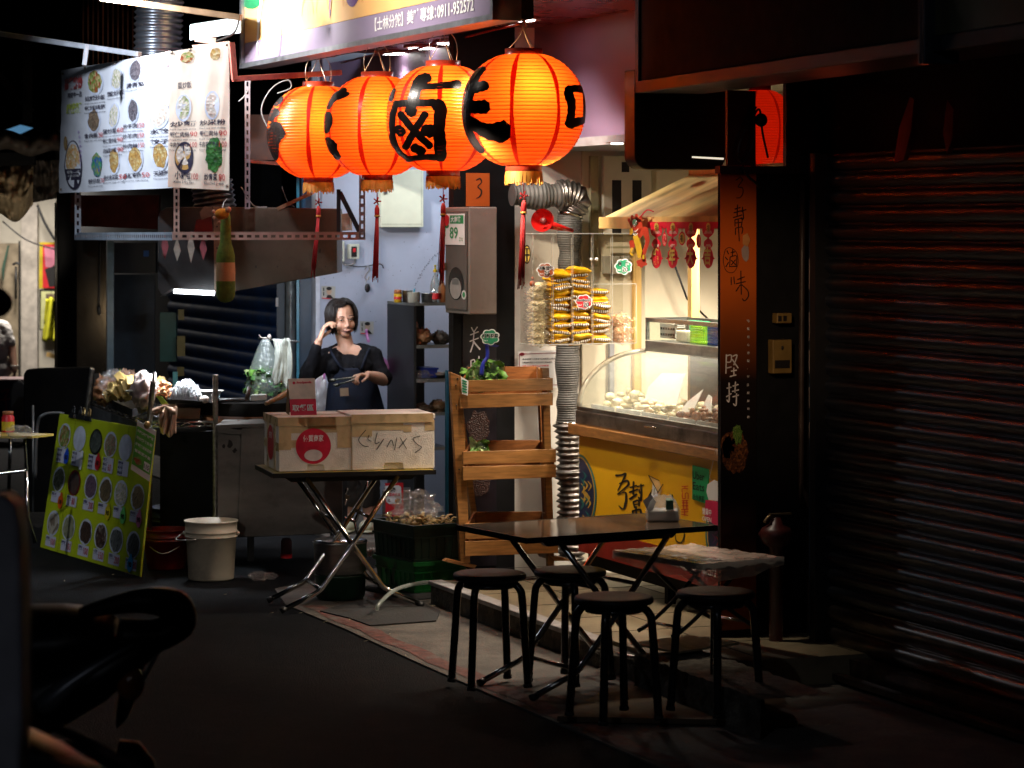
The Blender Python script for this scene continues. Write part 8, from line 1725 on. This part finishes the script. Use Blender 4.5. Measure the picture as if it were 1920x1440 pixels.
def cube_piece(s):
    def f(g,p):
        q=Mx.Rotation(random.uniform(0,6),3,V((random.uniform(-1,1),random.uniform(-1,1),random.uniform(.2,1))).normalized());a,b_,c_=s*random.uniform(.8,1.2),s*random.uniform(.7,1.1),s*random.uniform(.35,.6)
        g.hexa([p+q@V(v)for v in((-a,-b_,-c_),(a,-b_,-c_),(a,b_,-c_),(-a,b_,-c_),(-a*.9,-b_*.9,c_),(a*.9,-b_*.9,c_),(a*.9,b_*.9,c_),(-a*.9,b_*.9,c_))])
    return f
def inq(px0,px1,py,D0,D1,h,py1=None):
    def f():
        u=random.random();v=random.random();D=D0+(D1-D0)*v;px=px0+(px1-px0)*u;p=onD(px,py+((py1 or py)-py)*u,D);p.z+=h*random.random()*(1-abs(2*u-1)**2);return p
    return f
heap('tofu_cubes','heap of yellow fried tofu squares in the tray on the wire rack','fried tofu',46,inq(206,262,740,15.7,16.1,.10),cube_piece(.034),tofu,3)
heap('fish_cakes','yellowish dried bean curd pieces behind the tofu','bean curd',40,inq(252,318,727,15.8,16.2,.07,736),cube_piece(.028),[tofu,mt('dried_curd',(.55,.38,.18),.5,var=.3)],5)
shr=mt('orange_shrimp',(.60,.26,.10),.45,var=.4,sc_=40)
def curl_piece(g,p):
    q=random.uniform(0,6);g.tube([p+V((.02*math.cos(q+t_),.02*math.sin(q+t_),.008*math.sin(t_*2)))for t_ in(0,.6,1.2,1.9,2.6)],[.006,.009,.010,.008,.004],6)
heap('shrimp','orange shrimp like pieces heaped at the right of the rack corner','shrimp',60,inq(292,322,741,15.45,15.8,.10,748),curl_piece,shr,6)
nb=mt('glass_noodle_white',(.72,.74,.76),.3,var=.1)
random.seed(9);g=B(nb)
for k in range(230):
    c=onD(random.uniform(326,372),748,random.uniform(15.4,15.7));R_=random.uniform(.03,.07);tq=random.uniform(0,6);u_=abs((c-onD(349,748,15.55)).dot(RT))/.07;H_=.105*(1-.6*u_*u_)*random.uniform(.6,1.1)
    d=V((math.cos(tq),math.sin(tq),0));g.tube([c-d*R_*.7,c-d*R_*.4+V((0,0,H_*.7)),c+V((0,0,H_)),c+d*R_*.5+V((0,0,H_*.6)),c+d*R_*.7],.0022,4)
g.ball(onD(349,748,15.6),(.07,.07,.05),14,8)
tag(g.build('glass_noodles'),'mound of white glass noodles on the wire rack','noodles',kind='stuff')
tray('black shallow tray under the white glass noodles',[onD(318,755,15.3),onD(378,759,15.3),onD(378,752,15.8),onD(322,748,15.8)],.02)
g=B(mt('dark_wood_board',(.13,.055,.025),.5,var=.3));g.hexa([onD(302,784,15.4),onD(374,786,15.4),onD(374,782,15.8),onD(304,780,15.8),onD(302,762,15.4),onD(376,766,15.4),onD(376,760,15.8),onD(304,757,15.8)]);tag(g.build('wooden_box',bevel=.004),'reddish brown wooden box under the glass noodles','box')
# bagged foods
crumple('food_bag','clear bag of reddish brown food at the street end of the wire rack','bag',onD(196,733,16.3),(.10,.06,.075),mt('reddish_bagged_food',(.50,.22,.10),.25,var=.6,sc_=35,coat=.8),51,.4)
crumple('food_bag','shiny clear bag of pinkish food behind the tofu heap','bag',onD(235,722,16.4),(.14,.09,.075),mt('pinkish_bagged_food',(.55,.33,.22),.25,var=.5,sc_=30,coat=.8),52,.5)
crumple('food_bag','crinkled clear bag draped over the left of the tofu heap','bag',onD(212,720,16.0),(.09,.06,.07),clearbag,57,.7)
crumple('food_bag','white plastic bag with pinkish content beside the rack corner post','bag',onD(268,735,15.5),(.095,.06,.10),mt('milky_pink_bag',(.68,.52,.46),.25,var=.2,sc_=12,coat=.6),53,.35)
crumple('food_bag','top of the knotted white bag above the rack corner','bag',onD(276,722,15.55),(.09,.05,.055),crk,54,.6)
g=B(mt('red_chopstick',(.6,.02,.04),.35));g.tube([onD(246,727,15.8),onD(252,703,15.8)],.008,6);tag(g.build('red_tag_stick'),'red plastic stick poking out of the tofu heap','stick');g=B(mt('lime_tag',(.4,.5,.12),.4));g.slab([onD(x,y,15.9)for x,y in((221,712),(225,692),(226,700),(224,714))],FW*.004);tag(g.build('green_tag_stick'),'thin green and black tag standing in the food','tag')
g=B(mt('cream_spoon',(.6,.55,.45),.35));g.ball(onD(246,733,15.5),(.03,.035,.008),12,6);tag(g.build('spoon'),'small cream spoon lying on the food','spoon')
g=B(mt('lime_sticker',(.35,.55,.05),.4));g.slab([onD(x,y,15.2)for x,y in((293,743),(303,743),(315,757),(303,758))],FW*.004);tag(g.build('lime_packet'),'lime green packet hanging over the rack edge','packet')
c=onD(388,745,15.75);T=thing('steel_bowls','stack of white and steel bowls at the right of the noodles','bowl',c);g=B(mt('old_white_enamel',(.55,.53,.48),.3,dirt=.2));g.lathe([(.05,0),(.085,.05),(.10,.055),(.082,.047),(.04,.005)],c-V((0,0,.015)),26);part(T,'upper_bowl',g);g=B(mt('pinkish_enamel',(.32,.16,.16),.35));g.lathe([(.045,-.10),(.07,-.02),(.072,-.018),(.001,-.02)],c,24);part(T,'lower_bowl',g)
g=B(mt('egg_shell',(.65,.55,.47),.5));g.ball(onD(383,749,15.4),(.028,.028,.022),12,8);tag(g.build('egg'),'single pale egg beside the glass noodles','egg')
g=B(film('glass_cup',(.9,.95,.95),.2,.08));g.lathe([(.03,0),(.034,.07),(.036,.071),(.032,.066),(.028,.004)],onD(402,762,15.55),20);tag(g.build('glass_cup'),'clear glass cup next to the rack post','cup')
# beige cloth over the corner
clm=mt('beige_rag',(.48,.30,.20),.9,bump=.5,bsc=90,var=.15)
def cloth_(u,v):
    x0=296+26*u+3*math.sin(v*4);w_=1-.45*max(0,v-.5)*2*(1-u);y0=770+4*math.sin(u*12)+(50*v)*(1 if u>.3 else.55+u*1.5)-3*u
    return onD(300+31*u-(2*v),y0-2,15.22-.03*math.sin(u*16+v*3)-.03*math.sin(v*2))
g=B(clm);g.grid(cloth_,30,20);g.grid(lambda u,v:onD(285+44*u,768+7*math.sin(u*9)*v+6*v-6*math.sin(u*3),15.2-.05*math.sin(v*3.1)+.03*noise.noise(V((u*9,v*5,0)))),26,8);tag(g.build('cleaning_rag',thick=.008),'beige cleaning rag hanging over the wire rack corner','rag')
# ================================================================= green menu board leaning on the rack
T=thing('menu_board','lime green standing board with rows of food pictures and prices','menu board',onD(160,1050,15.6))
b1=onZ(262,1081,.004);b0=onZ(75,1026,.004)
t1=onD(290,806,depth(b1)+.25);t0=onD(112,775,depth(b0)+.25)
lime=mt('lime_board_print',(.52,.62,.015),.38,var=.12,sc_=4,dirt=.12,dirtcol=(.1,.12,.02))
nb_=((b1-b0).cross(t0-b0)).normalized()
if nb_.dot(FW)>0:nb_=-nb_
bf=lambda x,y,z=0:(b0.lerp(b1,x/1.6)).lerp(t0.lerp(t1,x/1.6),y/.79)+nb_*z
g=B(lime);g.slab([bf(0,0),bf(1.6,0),bf(1.6,.79),bf(0,.79)],nb_*-.012);part(T,'panel',g,bevel=.002)
g=B(mt('board_seam',(.2,.25,.01),.5));g.warp=bf;g.rect(.30,0,.304,.79,.0012);g.rect(1.20,0,1.204,.79,.0012);part(T,'seam',g)
cardm=mt('label_lilac_white',(.62,.62,.74),.5,var=.06)
names_=[['蚵仔煎','蚵仔湯','鴨血湯','蝦仁飯','蛤蜊湯','豬肝湯'],['炒雞肉','鳳爪湯','炒鱔魚','燙青菜','炒青菜','炒羊肉'],['小籠湯包','酸菜湯','滷豬腳','一口腸','生魚片','炒海菜']]
price=[['','','','60','',''],['','80','200','','',''],['100','100','100','150','200','180']]
pp=[[palf[7],plate,food('print_soup',(.06,.07,.06),(.10,.12,.10),(.04,.05,.04),30),food('print_shrimp',(.3,.12,.08),(.35,.3,.2),(.15,.2,.1),60),plate,plate],[food('print_clam',(.04,.05,.03),(.10,.11,.05),(.2,.2,.15),70),food('print_broth',(.05,.03,.03),(.09,.05,.04),(.06,.05,.04),20),food('print_mauve',(.12,.07,.12),(.18,.12,.16),(.1,.06,.1),60),food('print_mix',(.10,.08,.04),(.2,.14,.07),(.06,.05,.03),70),palf[0],food('print_fry',(.25,.18,.08),(.35,.25,.12),(.15,.1,.05),70)],[food('print_bun',(.45,.4,.32),(.55,.5,.4),(.15,.1,.06),26),food('print_veg',(.28,.28,.16),(.35,.34,.22),(.2,.22,.12),40),food('print_meat',(.03,.02,.015),(.08,.045,.03),(.05,.03,.02),60),food('print_sausage',(.10,.04,.03),(.04,.02,.015),(.3,.25,.2),60),food('print_fish',(.10,.11,.11),(.18,.19,.18),(.06,.07,.07),50),food('print_herb',(.08,.09,.08),(.14,.14,.13),(.05,.06,.05),60)]]
gp_=B(plate);gp_.warp=bf;gt=B(ink);gt.warp=bf;gc=B(cardm);gc.warp=bf
cen=[.155,.42,.70,.945,1.19,1.45];navy=mt('print_navy_text',(.02,.02,.10),.5)
for r_ in range(3):
    for k in range(6):
        cx=cen[k]+.01*(r_-1);cy=.665-.255*r_
        if r_==0 and k==5:continue
        gp_.use(plate if not(r_==0 and k==2)and not(r_==1 and k==1)else(ink if r_==0 else mt('bowl_red_print',(.18,.015,.015),.4)));gp_.disc(cx,cy,.104,.074,.0014,26);gp_.use(pp[r_][k]);gp_.disc(cx+.004,cy-.002,.088,.063,.0026,22,.09)
        hc=.085 if r_==0 else.062;y1=cy-.074
        gc.rect(cx-.085,y1-hc,cx+.085,y1,.002)
        gt.use(navy);nl=3 if r_==0 else 1
        for i in range(nl):gt.txt(names_[r_][k]if i==0 else names_[r_][(k+i*2)%6],cx-.078,y1-.022-.027*i,.016,w=.075 if price[r_][k]=='' else.06,z=.0035,bold=.02);gt.txt('Oyster omelette',cx-.078,y1-.030-.027*i,.005,w=.08,z=.0035)
        if price[r_][k]:gt.use(rr2);gt.txt(price[r_][k],cx+.008,y1-hc+.012,.038,w=.024*len(price[r_][k]),z=.0035,bold=.01)
part(T,'food_print',gp_);part(T,'card_print',gc);part(T,'lettering',gt)
for nm,m_,x,y,tx,lab in(('blue',mt('sticker_blue',(.01,.08,.6),.4),.24,.545,'80','blue round price sticker'),('red',MC['tag_red_print'],.775,.55,'100','red round price sticker'),('orange',mt('sticker_orange',(.75,.12,.01),.4),.245,.285,'130','orange round price sticker'),('yellow',mt('sticker_yellow',(.75,.6,.02),.4),1.03,.29,'90','yellow sticker reading 90'),('green',mt('sticker_green',(.15,.6,.15),.4),1.27,.29,'90','green sticker reading 90'),('pink',mt('sticker_pink',(.7,.2,.35),.4),1.515,.295,'90','pink sticker reading 90'),('azure',mt('sticker_azure',(.02,.35,.7),.4),1.455,.05,'90','light blue sticker at the board foot')):
    g=B(m_);g.warp=bf;g.disc(x,y,.042,.042,.006,18,.06);g.disc(x,y+.035,.02,.022,.0058,10);g.use(ink);g.txt(tx,x-.025,y-.014,.026,w=.05,z=.0075,bold=.03);o=part(T,'price_sticker',g);o['label']=lab
g=B(whitep);g.warp=bf;g.rect(.475,.49,.52,.60,.006);part(T,'paper_strip',g)
for i,x in enumerate((.12,.24,.30,.40)):
    t=thing('binder_clip',['black binder clip on the board, leftmost','black binder clip second on the board edge','brass coloured binder clip third on the board edge','brass coloured binder clip fourth on the board edge'][i],'clip',bf(x+.2,.79));g=B(black);x+=.12
    g.slab([bf(x-.05,.775,.01),bf(x+.05,.775,.01),bf(x+.04,.80,.012),bf(x-.04,.80,.012)],nb_*-.04);part(t,'body',g);g=B(black if i<2 else mt('brass_clip',(.45,.3,.12),.3,.8));g.tube(smoothpath([bf(x-.02,.80,0),bf(x-.012,.84,0),bf(x+.012,.84,0),bf(x+.02,.80,0)],3),.005,6);part(t,'clip_handle',g)
# green flyer hanging in front
T=thing('green_flyer','green and white printed flyer hung from the wire rack corner over the board','flyer',onD(268,900,15.05));fq=[onD(x,y,15.05)for x,y in((245,880),(280,903),(293,808),(258,788))]
ff=lambda x,y,z=0:fq[0].lerp(fq[1],x).lerp(fq[3].lerp(fq[2],x),y)-FW*z
g=B(whitep);g.slab([V(p)for p in fq],FW*.002);part(T,'sheet',g);g=B(mt('flyer_green',(.12,.45,.05),.4,var=.3,sc_=20));g.warp=ff;g.rect(.02,.12,.98,.90,.002);g.use(whitep)
for i,s_ in enumerate(('多種口味任你選擇','現炒熱食外帶','鮮蚵麵線臭豆腐','營業至凌晨')):g.txt(s_,.06,.78-.13*i,.06,w=.85,z=.004,bold=.02)
g.rect(.62,.16,.92,.32,.004);g.use(ink);g.txt('115',.64,.19,.09,w=.25,z=.006,bold=.02);g.use(palf[7]);g.disc(.3,.25,.2,.08,.004,14,.2);part(T,'print',g)
g=B(mt('brass_clip',(.45,.3,.12),.3,.8));g.ball(onD(276,797,15.0),(.014,.02,.022),8,6);part(T,'clip',g)
# a little chromed stool lying under the table, fire bottle under the cart
T=thing('folded_stool','chromed folding stool standing folded under the polystyrene box table','folding stool',onD(650,985,15.9));Dq=15.7;g=B(chrome);fd_=lambda x,y,d=0:onD(x,y,Dq+d)
g.tube(smoothpath([fd_(652,915),fd_(641,940),fd_(634,960),fd_(636,966),fd_(662,976),fd_(670,968),fd_(690,902)],4),.010,8);g.tube([fd_(650,936),fd_(640,962)],.008,8);g.tube([fd_(664,975),fd_(672,1010)],.008,8);part(T,'frame',g);g=B(mt('worn_cardboard',(.22,.15,.08),.7));g.slab([fd_(645,926),fd_(656,930),fd_(653,938),fd_(642,934)],FW*.01);part(T,'seat_edge',g)
T=thing('gas_bottle','small dim pink and red gas bottle under the food cart','bottle',onD(537,1040,15.5));g=B(mt('dim_pink_enamel',(.25,.08,.09),.45));c=onD(537,1046,15.5);g.lathe([(.001,0),(.03,0),(.031,.09),(.022,.11),(.001,.112)],c,16);part(T,'body',g);g=B(redp);g.lathe([(.032,.0),(.032,.025)],c,16,cap=False);part(T,'band',g)
g=B(dsteel);duct(g,[onD(688,1036,14.9),onD(710,1034,14.9),onD(735,1030,14.9)],.022,.016,.003,14);tag(g.build('gas_hose'),'short ribbed metal hose stub between the pot and the crates','hose')
# ================================================================= foreground: parked scooter and post (out of focus)
DS=7.6
T=thing('parked_scooter','black scooter tail with a grab rail in the dark foreground','scooter',onD(150,1700,DS));sb_=mt('scooter_black_gloss',(.004,.004,.005),.4,spec=.4);sgk=mt('scooter_silver_trim',(.22,.23,.25),.35,.6)
def sc_(x,y,d=0):return onD(x,y,DS+d)
g=B(sb_)
def loft(secs,n=20):
    vs=[]
    for(a,rx,rz,ry)in secs:
        for k in range(n):q=2*PI*k/n;vs.append(a+FW*rx*math.cos(q)+UP*rz*math.sin(q)+RT*ry*math.cos(q))
    return vs,[(i*n+k,i*n+(k+1)%n,(i+1)*n+(k+1)%n,(i+1)*n+k)for i in range(len(secs)-1)for k in range(n)]+[tuple(range(n)),tuple((len(secs)-1)*n+k for k in range(n))]
vs,fs=loft([(sc_(-120,1200),.16,.10,0),(sc_(20,1205),.17,.105,0),(sc_(120,1198),.165,.095,0),(sc_(180,1190),.14,.075,0),(sc_(215,1185),.09,.04,0)]);g.add(vs,fs,True);part(T,'seat',g)
g=B(sb_);vs,fs=loft([(sc_(-120,1330),.15,.16,0),(sc_(60,1310),.15,.13,0),(sc_(200,1255),.13,.085,0),(sc_(270,1215),.10,.05,0),(sc_(305,1200),.06,.03,0)]);g.add(vs,fs,True);vs,fs=loft([(sc_(230,1220),.08,.045,0),(sc_(250,1260),.075,.07,.02),(sc_(235,1310),.06,.06,.01),(sc_(220,1345),.03,.03,0)]);g.add(vs,fs,True);part(T,'tail_body',g)
g=B(sb_)
for s_ in(-1,1):g.tube(smoothpath([sc_(150,1150,s_*.13),sc_(215,1134,s_*.13),sc_(275,1126,s_*.12),sc_(325,1134,s_*.07),sc_(338,1155,s_*.03),sc_(332,1172,s_*.02),sc_(290,1192,s_*.04),sc_(225,1190,s_*.05)],5),[.016,.018,.020,.022,.024,.026,.028,.030,.032,.034,.036,.038,.04,.042,.043,.044,.045,.045,.045,.045,.045,.045,.045,.045,.045,.045,.045,.045,.045,.045,.045,.045,.045,.045,.045,.045][:36],12)
g.tube([sc_(335,1158,-.04),sc_(335,1158,.04)],.034,10);part(T,'grab_rail',g)
g=B(sgk);g.tube(smoothpath([sc_(75,1330,-.155),sc_(120,1290,-.16),sc_(170,1255,-.155),sc_(225,1222,-.13),sc_(250,1210,-.11)],4),[.024,.028,.03,.028,.026,.022,.018,.016,.014,.012,.010,.008,.007,.006,.006,.005,.004],8);g.tube([sc_(300,1205,-.02),sc_(290,1235,-.03),sc_(262,1285,-.05),sc_(236,1320,-.05)],.006,6);part(T,'side_trim',g)
g=B(mt('tail_lamp_amber',(.35,.10,.02),.2,coat=.8));g.ball(sc_(245,1280,-.06),(.03,.04,.05),12,8);part(T,'tail_lamp',g)
g=B(black);vs,fs=loft([(sc_(225,1400),.045,.02,0),(sc_(260,1430),.045,.06,0),(sc_(290,1480),.045,.08,0)]);g.add(vs,fs,True);
g.lathe([(.10,-.05),(.20,-.055),(.235,-.035),(.245,0),(.235,.035),(.20,.055),(.10,.05)],V((sc_(120,1600).x,sc_(120,1600).y,.245)),40,FW);part(T,'rear_wheel',g)
T=thing('parked_scooter','blurred silver blue scooter panel with a pinkish rim at the bottom left corner','scooter',onD(60,1800,5.6));g=B(mt('silver_blue_fairing',(.16,.20,.25),.6,.0,var=.5,sc_=5,stretch=(1,1,5)));Df=5.6
vs,fs=loft([(onD(-160,1520,Df),.2,.14,0),(onD(-40,1470,Df),.19,.11,0),(onD(60,1465,Df),.17,.085,0),(onD(160,1480,Df),.13,.055,0),(onD(250,1500,Df),.06,.03,0)]);g.add(vs,fs,True);part(T,'fairing',g)
g=B(mt('pinkish_trim',(.05,.03,.028),.9,spec=.1));g.tube(smoothpath([onD(-60,1290,Df-.02),onD(40,1335,Df-.05),onD(120,1372,Df-.08),onD(200,1410,Df-.08),onD(290,1460,Df-.05)],4),.010,8);g.use(sb_);vs,fs=loft([(onD(-120,1370,Df+.02),.12,.045,0),(onD(20,1392,Df+.02),.12,.04,0),(onD(110,1425,Df+.02),.1,.03,0),(onD(200,1470,Df+.02),.06,.02,0)]);g.add(vs,fs,True);part(T,'trim',g)
T=thing('grey_post','blurred pale grey rounded panel standing at the left edge of the picture','post',onD(-10,2200,4.6));g=B(mt('pale_grey_plastic',(.23,.23,.26),.5));Dp=4.6
cs=[onD(x,y,Dp)for x,y in((-120,2100),(-120,950),(-40,930),(0,930),(18,937),(30,955),(36,990),(40,1150),(42,1350),(36,1430),(30,2100))];g.slab(cs,FW*.10);part(T,'panel',g,bevel=.01)
T=thing('scooter_mirror','blurred dark blue mirror at the left edge, in front of the far person','mirror',onD(-10,600,6.0));g=B(mt('dark_blue_mirror_shell',(.02,.025,.05),.3));g.ball(onD(-14,568,6.0),(.03,.045,.035),18,12);g.tube([onD(-20,600,6.0),onD(-24,960,6.0)],.006,8);part(T,'shell',g)
